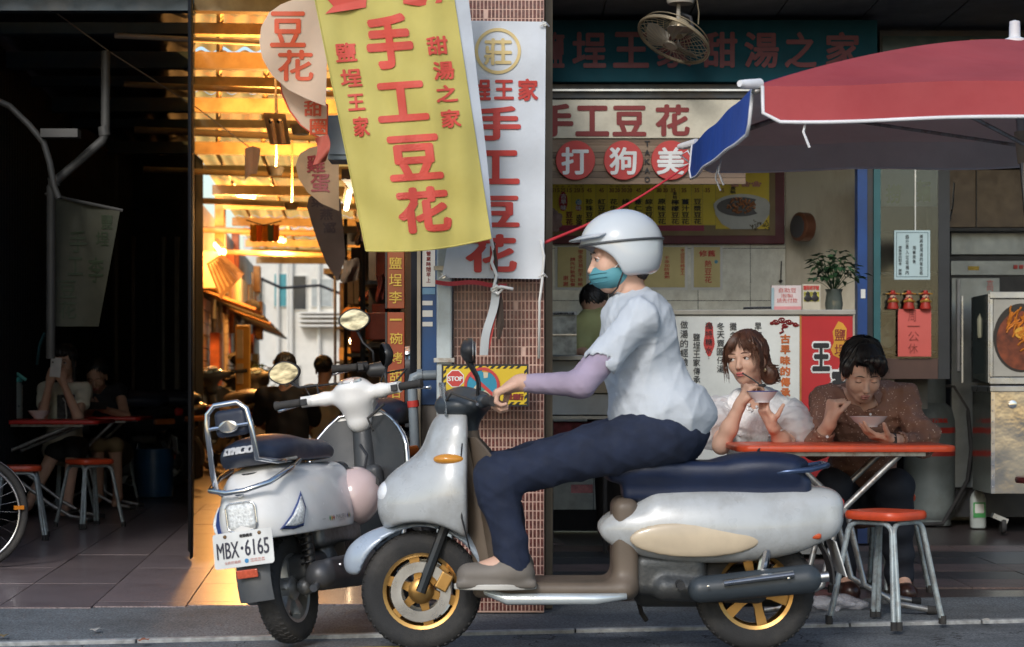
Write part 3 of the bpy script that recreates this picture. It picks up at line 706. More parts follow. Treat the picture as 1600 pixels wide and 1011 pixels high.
for c in ((851, 38), (693, 432), (848, 430), (718, 36)):
    MB().tube([P(c[0]-7, c[1]+3, YB-.012), P(c[0]+2, c[1]-3, YB-.03), P(c[0]+7, c[1]+3, YB-.005), P(c[0]-3, c[1]-5, YB-.012)], .003, 5).build('tie', white_ink, t, True)
    MB().lathe([(.009, -.004), (.009, 0), (.005, 0)], P(c[0], c[1], YB-.006), 'y', 12).build('eyelet', steel, t, True)
# ---------------------------------------------------------------- yellow banner, tilted, in front
YY = 7.85
yc = mat('yellow_banner_cloth', (.72, .63, .19), .65, var=.06, scale=3, bump=.35, bscale=600, translucent=.3, dirt=(.60, .50, .12), dirt_amt=.45, dirt_scale=2)
def yb(u, v):                                     # u across, v down from y = -110
    y = -110+u*0+(v*1.0)*(392+110)
    xl = 470+102*v; xr = 693+75*v
    px = xl+(xr-xl)*u; py = y-v*20*u+8*sin(u*3.1)*v
    return P(px, py, YY+.026*sin(u*5+v*3)*(.4+v)+.012*sin(u*11-v*6)*v+.005*sin(u*26+v*9)+.004*sin(v*31-u*8))
def ybp(px, py):
    v = (py+110)/502.; 
    for _ in range(3):
        xl = 470+102*v; xr = 693+75*v; u = (px-xl)/(xr-xl); v = (py+110+v*20*u-8*sin(u*3.1)*v)/502.
    return yb(u, v)+Vector((0, -.005, 0))
t = thing('yellow_banner', 'large yellow cloth banner with red characters hanging tilted in front of the white banner', 'banner', P(670, 392, YY))
MB().grid(yb, 30, 60, .0015).build('cloth', yc, t, True, smooth=60)
MB().grid(lambda u, v: yb(1.0, v)+Vector((.001+(.052+.004*sin(v*9))*u*(1-.95*v**2.5), .012+.02*u, 0)), 4, 60, .0015).build('white_edge', vin, t, True, smooth=60)
MB().tube([yb(0, v/30)+Vector((0, -.002, 0)) for v in range(31)], .003, 5).build('hem', yc, t, True)
MB().tube([yb(u/30, 1)+Vector((0, -.002, 0)) for u in range(31)], .0035, 5).build('hem', yc, t, True)
ry = mat('red_banner_print', (.60, .075, .05), .6, var=.1)
def skt(items, sk=.2):                             # sheared characters following the tilt
    for ch, x0, y0, x1, y1 in items:
        b = MB(); xc, yc_ = (x0+x1)/2, (y0+y1)/2
        lay(b, ch, .05 if x1-x0 > 50 else .04, lambda u, v: ybp(x0+(x1-x0)*u+((y1+(y0-y1)*v)-yc_)*.12, y1+(y0-y1)*v-((x0+(x1-x0)*u)-xc)*.07), .15); b.build('character', ry, t, True)

skt([('手', 572, 22, 645, 108), ('工', 588, 128, 668, 190), ('豆', 606, 211, 690, 282), ('花', 621, 292, 704, 364)])
skt([('鹽', 524, 67, 557, 97), ('埕', 532, 108, 565, 136), ('王', 543, 147, 570, 173), ('家', 552, 182, 577, 214),
     ('甜', 667, 57, 700, 86), ('湯', 677, 96, 710, 125), ('之', 681, 133, 715, 160), ('家', 689, 171, 720, 200)])
for pl in ([(505, -8), (573, -2), (572, 12), (508, 22), (521, 10)], [(630, -6), (693, -8), (690, 4), (655, 10), (630, 6)]):
    MB().add([ybp(x, y) for x, y in pl], [tuple(range(len(pl)))]).build('ribbon_print', ry, t, True)
pole = MB().tube([P(452, -112, YY+.02), P(760, -112, YY+.02)], .014, 10); pole.build('hanging_pole', worn_tube, t, True)
# cords hanging from the banners
t = thing('tied_cords', 'white and dark cords knotted at the foot of the banners over the red tiles', 'cord', P(775, 450, 8.2))
MB().tube([P(767, 372, 8.15), P(772, 395, 8.2), P(768, 410, 8.19), P(776, 430, 8.18), P(772, 447, 8.18), P(778, 462, 8.17)], .007, 6).build('white_cord', white_ink, t, True, smooth=180)
MB().tube([P(771, 378, 8.18), P(775, 410, 8.2), P(775, 445, 8.2), P(781, 470, 8.2), P(782, 505, 8.21), P(779, 530, 8.21)], [.006, .008, .01, .014, .018, .008], 6).build('dark_cord', mat('frayed_dark_cord', (.07, .05, .04), .9, bump=1, bscale=90), t, True)
MB().grid(lambda u, v: P(768-20*v+13*u+2*sin(v*7), 455+100*v, 8.19-.02*u), 3, 12, .002).build('silver_strap', mat('silver_strap', (.4, .42, .43), .5), t, True, smooth=60)
MB().grid(lambda u, v: P(776-17*v+6*u, 460+85*v, 8.18), 2, 10, .002).build('red_strap', redd, t, True, smooth=60)
MB().tube([P(768, 452, 8.17), P(776, 447, 8.15), P(785, 452, 8.17), P(778, 459, 8.16), P(768, 455, 8.17), P(782, 448, 8.16), P(802, 452, 8.16)], .007, 6).build('knot', white_ink, t, True, smooth=180)
t = MB().grid(lambda u, v: P(680+112*u, 437+7*v+5*u+2*sin(u*9), 8.26-.02*sin(u*3)), 20, 2, .003).build('red_strap', mat('red_webbing', (.35, .03, .04), .7)); tag(t, 'dark red webbing strap tied across the pillar just below the white banner', 'strap')
t = MB().tube([P(845, 375, 8.25), P(850, 400, 8.25), P(847, 440, 8.26), P(843, 470, 8.27), P(842, 560, 8.3)], .006, 6).build('banner_cord', white_ink, smooth=180); tag(t, 'white cord hanging down the right edge of the tiled pillar', 'cord')

# ---------------------------------------------------------------- feather flags over the lane
fl_w = mat('cream_flag_cloth', (.90, .74, .58), .7, var=.05, translucent=.5)
fl_d = mat('dim_tan_flag_cloth', (.55, .38, .22), .7, translucent=.45)
red_fl = mat('orange_red_print', (.62, .09, .03), .6)
def flag(outline, Y, m_, items, ink, label, name='feather_flag', bold=.03, border=None, tail=None):
    t = thing(name, label, 'flag', P(outline[-1][0], outline[-1][1], Y))
    def f(px, py): return P(px, py, Y+.012*sin(px*.05+py*.03))
    xs = [p[0] for p in outline]; ysn = [p[1] for p in outline]
    # spans by scanline
    N = 40; L_, R_ = [], []
    ya, yb_ = min(ysn), max(ysn)
    for i in range(N+1):
        y = ya+.2+(yb_-ya-.4)*i/N; c = []
        for k in range(len(outline)):
            (ax, ay), (bx_, by) = outline[k], outline[(k+1) % len(outline)]
            if (ay-y)*(by-y) <= 0 and ay != by: c.append(ax+(bx_-ax)*(y-ay)/(by-ay))
        L_.append((min(c), y)); R_.append((max(c), y))
    MB().grid(lambda u, v: f(L_[round(v*N)][0]*(1-u)+R_[round(v*N)][0]*u, L_[round(v*N)][1]), 8, N, .0015).build('cloth', m_, t, True, smooth=60)
    if items: text_fn(items, offs(f, .004), ink, t, bold=bold, lim=.2)
    if border: MB().tube([f(*p)+Vector((0, -.002, 0)) for p in outline], .004, 5, closed=True).build('border', border, t, True)
    return t
o1 = [(510, 0), (492, -6), (468, -4), (440, 6), (420, 20), (408, 42), (405, 65), (410, 92), (425, 118), (450, 140), (480, 155), (509, 166), (511, 90)]
flag(o1, 9.2, fl_w, [('豆', 422, 18, 478, 74), ('花', 434, 78, 490, 127)], red_fl, 'pale teardrop flag with two orange red characters at the top of the lane')
o2 = [(436, 120), (440, 145), (452, 172), (470, 196), (492, 212), (511, 218), (512, 164), (480, 152), (450, 136)]
t = flag(o2, 9.35, fl_w, [('甜', 475, 157, 504, 182), ('圈', 484, 186, 512, 211)], red_fl, 'cream teardrop flag with a dotted red edge below the topmost flag', border=red_fl)
MB().grid(lambda u, v: P(492+20*u+4*sin(v*4), 216+42*v-6*u, 9.3+.02*sin(u*3+v*4)), 5, 8, .002).build('red_tail', mat('coral_cloth', (.62, .15, .1), .6, translucent=.3), t, True, smooth=60)
o3 = [(529, 232), (510, 226), (485, 230), (468, 240), (462, 258), (466, 278), (480, 300), (502, 318), (530, 330)]
flag(o3, 10.6, fl_d, [('雞', 479, 242, 508, 270), ('蛋', 485, 272, 516, 301)], dark_red_ink, 'dim tan teardrop flag with two dark red characters, third down the lane')
o4 = [(532, 310), (500, 300), (482, 308), (480, 325), (488, 352), (497, 380), (510, 412), (528, 440), (540, 400)]
flag(o4, 12.4, mat('dark_brown_flag', (.11, .075, .06), .7, translucent=.2), [('菜', 486, 306, 506, 324), ('燕', 500, 326, 520, 344), ('窩', 505, 346, 525, 364)], mat('very_dark_print', (.04, .02, .02), .6), 'dark brown teardrop flag with faint characters, lowest of the flags')
t = thing('flag_pole', 'slim pole carrying the teardrop flags beside the yellow banner', 'pole', P(513, 400, 9.3)); MB().tube([P(512, -60, 9.28), P(514, 700, 9.28)], .01, 8).build('pole', worn_tube, t, True)
bpy.data.objects.remove(t.children[0]); bpy.data.objects.remove(t)
t = tag(MB().grid(lambda u, v: P(383+24*u*(1-.25*v), 228+8*abs(u-.5)+48*v-(8*u*v), 12+.02*sin(u*4)), 6, 8, .003).build('small_pennant', fl_w, smooth=60), 'small white pennant hanging from the wire in the lane', 'pennant')
# speaker/grey metal box behind the yellow banner
t = thing('grey_meter_box', 'grey metal box hung on the lane roof between flags and yellow banner', 'box', P(530, 248, 9.5))
MB().bb(PX(512, 9.5), PX(552, 9.5), 9.5, 9.7, PZ(250, 9.5), PZ(180, 9.5)).build('housing', mat('grey_box_paint', (.2, .25, .28), .5, dirt=(.1, .09, .08)), t, True, bevel=.006)
MB().bb(PX(514, 9.5), PX(551, 9.5), 9.49, 9.499, PZ(242, 9.5), PZ(184, 9.5)).build('cover', mat('grey_cover_paint', (.25, .3, .33), .4), t, True, bevel=.003)
MB().tube([P(532, 180, 9.6), P(532, -10, 9.6)], .012, 6).build('hanger', worn_tube, t, True)
# orange vertical sign, two boards
def vsign(x0, y0, x1, y1, Y, chars, label, circ=False):
    t = thing('orange_shop_sign', label, 'sign', P((x0+x1)/2, y1, Y), group='orange vertical signs at the lane mouth')
    MB().bb(PX(x0, Y), PX(x1, Y), Y, Y+.05, PZ(y1, Y), PZ(y0, Y)).build('board', mat('orange_sign_face', (.30, .055, .018), .5, var=.25, scale=3, dirt=(.25, .12, .03), dirt_amt=.5), t, True, bevel=.003)
    MB().bb(PX(x0-3, Y), PX(x0, Y)-.001, Y-.005, Y+.055, PZ(y1, Y), PZ(y0, Y)).build('edge_trim', ds, t, True)
    text_px(chars, Y-.004, yellow_ink, t, bold=.01)
vsign(605, 372, 632, 482, 9.3, [('鹽', 608, 402, 628, 420), ('埕', 608, 428, 628, 447), ('李', 608, 455, 628, 474)], 'upper orange vertical sign with three yellow characters', False)
vsign(605, 488, 632, 735, 9.3, [('一', 609, 498, 628, 501), ('碗', 609, 520, 629, 538), ('烤', 609, 550, 629, 568), ('甜', 609, 578, 629, 596), ('甘', 609, 604, 629, 622), ('◎', 609, 634, 629, 652), ('◎', 609, 668, 629, 686)], 'lower orange vertical sign with yellow characters and ring patterns')
# blue door leaf with papers
YD = 9.05
t = thing('blue_metal_door', 'narrow blue metal door leaf with paper stickers left of the grey post', 'door', P(670, 640, YD))
bluep = mat('blue_door_paint', (.015, .075, .22), .45, dirt=(.05, .06, .1), dirt_amt=.4)
MB().bb(PX(658, YD), PX(684, YD), YD, YD+.04, PZ(632, YD), PZ(376, YD)).build('leaf', bluep, t, True)
MB().bb(PX(652, YD), PX(657.5, YD), YD-.02, YD+.05, 0, PZ(376, YD)).build('frame', mat('cream_frame', (.35, .3, .22), .6), t, True)
MB().bb(PX(658, YD), PX(684, YD), YD-.005, YD+.045, 0, PZ(634, YD)).build('lower_panel', mat('grey_kick_panel', (.16, .14, .12), .6, dirt=(.06, .05, .05)), t, True)
for a, b_, m_, tx in ((388, 448, paper_white, '營業時間早上'), (450, 460, mat('blue_paper', (.15, .3, .45), .6), None), (470, 477, paper_white, None), (485, 495, paper_white, None), (503, 510, paper_white, None)):
    q = MB().bb(PX(660, YD), PX(680 if a < 460 else 676, YD), YD-.003, YD-.0005, PZ(b_, YD), PZ(a, YD)).build('paper', m_, t, True)
    if tx: text_px([(tx, 666, 392, 673, 442, True)], YD-.0045, dark_red_ink, t)
t = thing('downpipe', 'grey plastic pipe with an elbow and a red tie in front of the blue door', 'pipe', P(645, 800, 8.9))
pg = mat('grey_pvc', (.2, .24, .27), .4)
MB().tube([P(682, 586, 8.9), P(655, 587, 8.9), P(646, 590, 8.9), P(644, 600, 8.9), P(648, 690, 8.9), (PX(650, 8.9), 8.9, 0.0)], .022, 12).build('pipe', pg, t, True, smooth=60)
MB().tube([P(652, 587, 8.9), P(660, 586.5, 8.9)], .029, 12).build('elbow_socket', pg, t, True, smooth=60)
MB().tube([P(645, 626, 8.9), P(646, 636, 8.9)], .026, 12).build('red_tie', red_ink, t, True, smooth=60)
# stop sign board
YS = 8.22
t = thing('no_scooter_sign', 'yellow and black warning board with STOP and a crossed out scooter on the pillar', 'sign', P(758, 636, YS))
ysg = mat('yellow_sign_plate', (.66, .46, .02), .45, var=.06); blk = black_ink
MB().bb(PX(690, YS), PX(826, YS), YS, YS+.012, PZ(635, YS), PZ(569, YS)).build('plate', blk, t, True)
MB().bb(PX(693, YS), PX(823, YS), YS-.003, YS-.001, PZ(632, YS), PZ(572, YS)).build('yellow_face', ysg, t, True)
b = MB()
for k in range(13):
    x = 695+k*10
    if x+8 < 822:
        for y0_, y1_ in ((572, 576), (628, 632)): b.add([P(x+4, y0_, YS-.0045), P(x+9, y0_, YS-.0045), P(x+5, y1_, YS-.0045), P(x, y1_, YS-.0045)], [(0,1,2,3)])
for k in range(6):
    y = 576+k*10
    for xa in (693, 819): b.add([P(xa, y+4, YS-.0045), P(xa+4, y, YS-.0045), P(xa+4, y+5, YS-.0045), P(xa, min(631, y+9), YS-.0045)], [(0,1,2,3)])
b.build('hazard_stripes', blk, t, True)
def disc(cx, cy_, r, n, m_, d, nm, r0=0, rot=0):
    if r0: ring = [[P(cx+q*cos(2*pi*k/n+rot), cy_+q*sin(2*pi*k/n+rot), YS-d) for q in (r0, r)]+[P(cx+r*cos(2*pi*k/n+rot), cy_+r*sin(2*pi*k/n+rot), YS-d+.001)] for k in range(n)]; return MB().loft(ring, closed=True).build(nm, m_, t, True)
    return MB().add([P(cx+r*cos(2*pi*k/n+rot), cy_+r*sin(2*pi*k/n+rot), YS-d) for k in range(n)], [tuple(range(n))]).build(nm, m_, t, True)
disc(711.5, 591.5, 14.5, 8, white_ink, .005, 'octagon', rot=pi/8); disc(711.5, 591.5, 13, 8, redd, .0065, 'octagon', rot=pi/8)
text_px([('STOP', 700, 588, 723, 595.5)], YS-.008, white_ink, t, bold=.03)
disc(753, 602, 24, 36, mat('sky_blue_print', (.02, .25, .38), .5), .005, 'blue_disc')
disc(753, 602, 28, 36, redd, .0085, 'red_ring', r0=23.5)
text_px([('行駛機車(踏)者', 698, 609, 726, 612.5), ('進入市場勿營業', 698, 614.5, 726, 618), ('者，請依規定', 698, 620, 724, 623.5), ('舉發之。', 698, 625.5, 712, 629)], YS-.006, blk, t)
text_px([('禁止騎行', 786, 615, 818, 625)], YS-.006, dark_red_ink, t, bold=.04)
def pl(pts, m_, nm, d): MB().add([P(x, y, YS-d) for x, y in pts], [tuple(range(len(pts)))]).build(nm, m_, t, True)
crm = mat('cream_print', (.6, .52, .36), .5)
pl([(748, 596), (739, 608), (738, 614), (746, 617), (749, 611)], crm, 'scooter_print', .006)
pl([(746, 612), (766, 618), (768, 614), (760, 608), (752, 611)], crm, 'scooter_print', .0065)
pl([(750, 596), (756, 602), (760, 609), (752, 612), (747, 608)], mat('green_print', (.04, .22, .2), .5), 'rider_print', .007)
pl([(755, 580), (763, 580), (762, 590), (756, 591)], crm, 'rider_face_print', .0062)
pl([(753, 581), (754, 575), (759, 572), (765, 576), (765, 582)], mat('orange_print', (.6, .26, .05), .5), 'helmet_print', .007)
pl([(735, 588), (738, 584), (773, 616), (770, 620)], redd, 'red_bar', .0095)
for x, y in ((736, 617), (768, 624)): disc(x, y, 4.6, 16, white_ink, .0075, 'wheel_print', r0=2.6)
# dim flag on the left
YF = 12.4
ff = mat('dim_green_cream_flag', (.06, .062, .042), .7, translucent=.1, dirt=(.09, .08, .05))
def lf(px, py): return P(px, py, YF+.02*sin(px*.06))
t = thing('vertical_flag', 'dim greenish vertical flag with dark brush characters hanging on the left wall', 'flag', P(130, 545, YF))
MB().grid(lambda u, v: lf(78+(110-34*v)*u, 305+22*u*(1-v)+205*v), 16, 24, .0015).build('cloth', ff, t, True, smooth=60)
text_fn([('鹽', 158, 335, 176, 358), ('埕', 150, 362, 170, 384), ('李', 138, 402, 162, 442), ('手', 108, 360, 136, 395), ('工', 106, 402, 130, 430), ('豆花', 92, 436, 120, 500, True)], offs(lf, .005), mat('dark_green_print', (.03, .045, .02), .6), t, bold=.02)
MB().tube([lf(70, 303), lf(192, 329)], .01, 6).build('top_rod', cm_, t, True)
# ================================================================ UMBRELLA
UX, UY, UZ, UH = 1.93, 7.72, 1.925, 1.14          # centre, valance top height, half size
um = thing('market_umbrella', 'large square red and blue market umbrella with white piping over the eating couple', 'umbrella', (UX, UY, 0))
u_red = mat('umbrella_red_cloth', (.47, .075, .08), .7, var=.08, scale=3, translucent=.3, bump=.25, bscale=500, dirt=(.35, .03, .04), dirt_amt=.5, dirt_scale=2)
u_blue = mat('umbrella_blue_cloth', (.02, .085, .42), .65, var=.1, translucent=.15, bump=.25, bscale=500)
u_grey = mat('umbrella_silver_lining', (.74, .70, .66), .6, translucent=.1, var=.06, scale=2, dirt=(.5, .48, .45), dirt_amt=.4)
pip = mat('white_piping', (.70, .70, .72), .5)
apex = 2.27
corners = [(-1, -1), (1, -1), (1, 1), (-1, 1)]
def canopy(a, c, u, v, off=0.):                   # v 0 at the hub .. 1 at the rim, u along the side
    w = v
    x = (a[0]+(c[0]-a[0])*u)*UH*w; y = (a[1]+(c[1]-a[1])*u)*UH*w
    rim = UZ+.075*(y+UH)/(2*UH)+.045*(x+UH)/(2*UH)
    z = apex+(rim-apex)*(w**1.25)-.03*sin(pi*w)*sin(pi*u)*1.2+.004*sin(u*17+w*3)*w*w
    return Vector((UX+x*1, UY+y, z-off))
side_m = [u_red, u_blue, u_red, u_blue]
for k in range(4):
    a, c = corners[k], corners[(k+1) % 4]
    MB().grid(lambda u, v: canopy(a, c, u, v), 24, 20).build('canopy_panel', side_m[k], um, True, smooth=180)
    MB().grid(lambda u, v: canopy(a, c, u, v, .006), 24, 20).build('lining', u_grey, um, True, smooth=180)
    nrm = Vector((a[0]+c[0], a[1]+c[1], 0)).normalized()
    def val(u, v, d=0.):
        p = canopy(a, c, u, 1); e = min(u, 1-u); cut = (1-min(1, e/.04))**2*.5
        return p+nrm*(.012*v+.005*sin(u*13+k)*v-d)+Vector((0, 0, -((.118 if k != 3 else .15)+.003*sin(u*9+k*2))*v*(1-cut)))
    u0_, u1_ = (.012, .985)
    MB().grid(lambda u, v: val(u0_+(u1_-u0_)*u, v), 40, 6).build('valance', side_m[k], um, True, smooth=180)
    MB().grid(lambda u, v: val(u0_+(u1_-u0_)*u, v, .004), 40, 6).build('valance_lining', u_grey, um, True, smooth=180)
    MB().tube([val(u0_, 0)]+[val(u0_+(u1_-u0_)*i/40, 1) for i in range(41)]+[val(u1_, 0)], .0065, 6).build('piping', pip, um, True, smooth=180)
    MB().tube([canopy(a, c, 0, .06+.94*i/14, .02) for i in range(15)], .011, 6).build('rib', worn_tube, um, True, smooth=180)
    e = canopy(a, c, 0, 1); dr = Vector((a[0], a[1], 0)).normalized()
    MB().tube([e-dr*.03+Vector((0, 0, .01)), e+dr*.05, e+dr*.075], [.018, .016, .011], 10).build('rib_tip', pip, um, True, smooth=60)
for p in ((-.85, -1.0), (-.98, .1), (-.97, .3), (.1, -1.0)):
    q = Vector((UX+p[0]*UH, UY+p[1]*UH, UZ-.1)); MB().tube([q, q+Vector((-.01, 0, -.05)), q+Vector((.01, 0, -.1))], .004, 5).build('tie_tape', pip, um, True)
tx_, ty_ = .045, 0
MB().tube([(2.11, UY, 0.02), (1.955, UY, 1.885), (1.925, UY, 2.25)], .019, 12).build('pole', steel, um, True, smooth=60)
MB().tube([(1.966, UY, 1.80), (1.952, UY, 1.92)], .03, 12).build('slider', mat('beige_plastic', (.5, .42, .3), .5), um, True, smooth=60)
MB().lathe([(.02, 0), (.045, .005), (.045, .03), (.022, .04), (.02, .1), (.005, .105)], (1.925, UY, 2.24), 'z', 16).build('finial', pip, um, True, smooth=40)
MB().lathe([(.06, 0), (.06, .05), (.05, .09), (.03, .1), (.03, .2)], (2.11, UY, 0), 'z', 24).build('base', mat('concrete_base', (.2, .2, .2), .9), um, True, smooth=40)
for k in range(4):
    a = corners[k]; MB().tube([(UX+.05, UY, 1.86), (UX+a[0]*UH*.5, UY+a[1]*UH*.5, 2.04)], .008, 6).build('stretcher', worn_tube, um, True)
t = thing('red_rope', 'red rope stretched from the blue umbrella corner to the tiled pillar', 'rope', P(848, 378, 8.3))
e = Vector((UX-UH, UY+UH, UZ)) 
MB().tube([e+(P(848, 380, 8.3)-e)*(i/12)+Vector((0, 0, -.03*sin(pi*i/12))) for i in range(13)], [.006+.006*(i/12) for i in range(13)], 6, flat=.6).build('rope', mat('red_rope', (.5, .03, .04), .7), t, True, smooth=180)
MB().tube([e+Vector((-.01, 0, 0)), e+Vector((-.05, -.01, .03)), e+Vector((-.02, -.02, .05)), e+Vector((.01, 0, 0)), e+Vector((-.06, 0, -.02))], .005, 5).build('knot', pip, t, True, smooth=180)

# ================================================================ TABLES AND STOOLS
def table_top(b, w, d, z, th=.026, r=.05):
    n = 6; pts = []
    for cx, cy_, a0 in ((w/2-r, d/2-r, 0), (-w/2+r, d/2-r, 90), (-w/2+r, -d/2+r, 180), (w/2-r, -d/2+r, 270)):
        for k in range(n+1): a = radians(a0+90*k/n); pts.append((cx+r*cos(a), cy_+r*sin(a)))
    b.loft([[(x*s_, y*s_, z+h) for x, y in pts] for s_, h in ((.992, -th), (1, -th+.005), (1, -.006), (.985, 0))]); return b
def fold_table(name, label, loc, rz, w, d, H, group=None, toph=orange_red):
    t = thing(name, label, 'table', loc, (0, 0, rz), group)
    table_top(MB(), w, d, H).build('tabletop', toph, t, smooth=40)
    MB().bb(-w/2+.12, w/2-.12, -d/2+.05, -d/2+.075, H-.046, H-.027).build('apron_rail', worn_tube, t, bevel=.002)
    MB().bb(-w/2+.12, w/2-.12, d/2-.075, d/2-.05, H-.046, H-.027).build('apron_rail', worn_tube, t, bevel=.002)
    # two crossing U frames: each a bent tube, feet sweeping forward
    for s_ in (-1, 1):
        y = s_*(d/2-.09)
        MB().tube([(w/2-.22, y, H-.04), (-.02, y+.0, .42), (-w/2+.36, y, .12), (-w/2+.2, y, .03), (-w/2+.1, y, .015)][:5], .0135, 10).build('leg', worn_tube, t, smooth=60)
        y2 = s_*(d/2-.125)
        MB().tube([(-w/2+.22, y2, H-.04), (.02, y2, .42), (w/2-.36, y2, .12), (w/2-.22, y2-.0, .04), (w/2-.08, y2, .015)], .0135, 10).build('leg', worn_tube, t, smooth=60)
        MB().tube([(w/2-.1, y2, .016), (w/2-.06, y2, .014)], .018, 10).build('foot_cap', rubber, t, smooth=60)
        MB().tube([(-w/2+.12, y, .016), (-w/2+.08, y, .014)], .018, 10).build('foot_cap', rubber, t, smooth=60)
        MB().tube([(0, y-.02, .43), (0, y+.03, .43)], .012, 8).build('pivot_bolt', steel, t)
    MB().tube([(-w/2+.25, -d/2+.09, .06), (-w/2+.25, d/2-.09, .06)], .011, 8).build('cross_bar', worn_tube, t)
    MB().tube([(w/2-.25, -d/2+.12, .06), (w/2-.25, d/2-.12, .06)], .011, 8).build('cross_bar', worn_tube, t)
    return t
TZ = .70
fold_table('folding_table', 'orange red folding table with crossed steel legs where the couple eats', (1.37, 8.52, 0), 0, .90, .58, TZ)

def stool(name, label, loc, rz, group, tubem=grey_tube, seatm=orange_red):
    t = thing(name, label, 'stool', loc, (0, 0, rz), group)
    H = .452; r = .145
    n = 40; ring = []
    for k in range(n):
        a = 2*pi*k/n; q = 1/((abs(cos(a))**4+abs(sin(a))**4)**.25)*.93; ring.append((cos(a)*q*r, sin(a)*q*r))
    MB().loft([[(x*s_, y*s_, z) for x, y in ring] for s_, z in ((.6, H-.034), (.98, H-.034), (1.01, H-.026), (1.01, H-.012), (.97, H-.002), (.8, H))]).build('seat', seatm, t, smooth=50)
    for k in range(4):
        a = k*pi/2
        M_ = Matrix.Rotation(a, 3, 'Z')
        pts = [(-.152, .012), (-.138, .10), (-.112, .30), (-.104, .36)]
        for q in range(1, 6): an = q/5*pi/2; pts.append((-.104+.05*(1-cos(an)), .36+.047*sin(an)))
        pts = pts+[(-x, z) for x, z in reversed(pts)]
        pp = [M_ @ Vector((x, -(.168-.066*(z/.41)), z)) for x, z in pts]
        MB().tube(pp, .0105, 8).build('leg_frame', tubem, t, smooth=60)
        for e_ in (0, -1):
            MB().tube([pp[e_]+Vector((0, 0, -.012)), pp[e_]+Vector((0, 0, .022))], .0135, 8).build('foot_cap', rubber, t, smooth=60)
    return t
gS = 'orange and red topped metal stools'
st = stool('metal_stool', 'orange topped metal stool in front of the couple by the road edge', (P(1384, 972, 8.0).x, 8.0, 0), radians(45), gS)
s2 = copy_tree(st); s2.location = (1.05, 9.12, 0); s2['label'] = 'stool under the woman in white at the orange table'
s3 = copy_tree(st); s3.location = (1.68, 9.2, 0); s3['label'] = 'stool under the man in the brown shirt'

# left seating bay
lt = fold_table('folding_table', 'red folding table of the women at the left, carrying a white bowl', (PX(20, 14.3)-.05, 14.05, 0), 0, 1.55, .62, TZ, None, dark_red_lam)
lt2 = fold_table('folding_table', 'second red table behind the first, beside the woman in black', (PX(128, 15.4)+.05, 15.4, 0), 0, .9, .6, .70, None, dark_red_lam)
s4 = copy_tree(st); s4.location = (PX(30, 12.35), 12.35, 0); s4.rotation_euler.z = .2; s4['label'] = 'orange topped stool in front of the left table by the bicycle'
s5 = copy_tree(st); s5.location = (PX(135, 13.3), 13.4, 0); s5['label'] = 'stool at the right end of the left table beside the seated women'
s6 = copy_tree(st); s6.location = (PX(100, 15.0), 15.0, 0); s6['label'] = 'stool under the woman photographing with a white phone'
s7 = copy_tree(st); s7.location = (PX(170, 16.2), 16.25, 0); s7['label'] = 'stool under the woman in the black sleeveless top'

def bowl(name, label, loc, r, h, band=None):
    t = thing(name, label, 'bowl', loc)
    MB().lathe([(.0, .004), (r*.42, .004), (r*.42, 0), (r*.48, 0), (r*.5, .008), (r*.78, h*.5), (r*.95, h*.88), (r*1.03, h), (r*1.0, h), (r*.92, h*.88), (r*.74, h*.5), (r*.4, .014), (0, .012)], (0, 0, 0), 'z', 36).build('bowl_body', porcelain, t, smooth=50)
    if band: MB().lathe([(r*.96, h*.9), (r*1.035, h*.985), (r*1.04, h*1.0), (r*.99, h*1.005)], (0, 0, 0), 'z', 36, cap=False).build('rim_band', band, t, smooth=60)
    MB().lathe([(0, h*.72), (r*.85, h*.72), (r*.85, h*.73), (0, h*.75)], (0, 0, 0), 'z', 24).build('pudding', mat('soup', (.55, .45, .32), .2), t, smooth=60)
    return t
bowl('bowl', 'white bowl standing alone on the left red table', P(61, 654, 14.0), .078, .055)
t = thing('water_jug', 'clear ribbed water jug with teal lid standing on the left table', 'jug', P(22, 654, 14.1))
MB().lathe([(.0, 0), (.055, 0), (.06, .01)]+[(.057+.003*(k % 2), .02+k*.016) for k in range(14)]+[(.05, .25), (.05, .26), (0, .26)], (0, 0, 0), 'z', 20).build('jug_body', mat('frosted_plastic', (.3, .36, .36), .3, trans=.4), t, smooth=60)
tl_ = mat('teal_plastic', (.08, .38, .38), .4)
MB().lathe([(.056, .255), (.058, .27), (.045, .29), (0, .292)], (0, 0, 0), 'z', 20).build('lid', tl_, t, smooth=50)
MB().tube([(-.05, 0, .27), (-.03, 0, .33), (.03, 0, .31), (.085, 0, .27)], .012, 8).build('lid_handle', tl_, t, smooth=60)

# ================================================================ COUNTER WITH POSTERS
YC = 10.9
ct = thing('shop_counter', 'shop counter with steel top carrying the white and red front posters', 'counter', P(1190, 900, YC))
topm = mat('counter_top', (.36, .35, .31), .35, .3, dirt=(.2, .18, .15))
MB().bb(PX(1040, YC), PX(1336, YC), YC-.02, YC+.55, PZ(492, YC), PZ(484, YC)).build('counter_top', topm, ct, True, bevel=.004)
MB().bb(PX(1046, YC), PX(1333, YC), YC, YC+.5, .03, PZ(492.3, YC)).build('body', mat('counter_body', (.3, .3, .28), .5), ct, True)
wp = mat('white_poster', (.70, .72, .68), .4, var=.05, dirt=(.42, .42, .38), dirt_amt=.4)
rp = mat('red_poster', (.46, .02, .025), .4, var=.06)
MB().bb(PX(1046, YC), PX(1249, YC), YC-.006, YC-.001, .25, PZ(494, YC)).build('white_poster', wp, ct, True)
MB().bb(PX(1252, YC), PX(1332, YC), YC-.006, YC-.001, .25, PZ(494, YC)).build('red_poster', rp, ct, True)
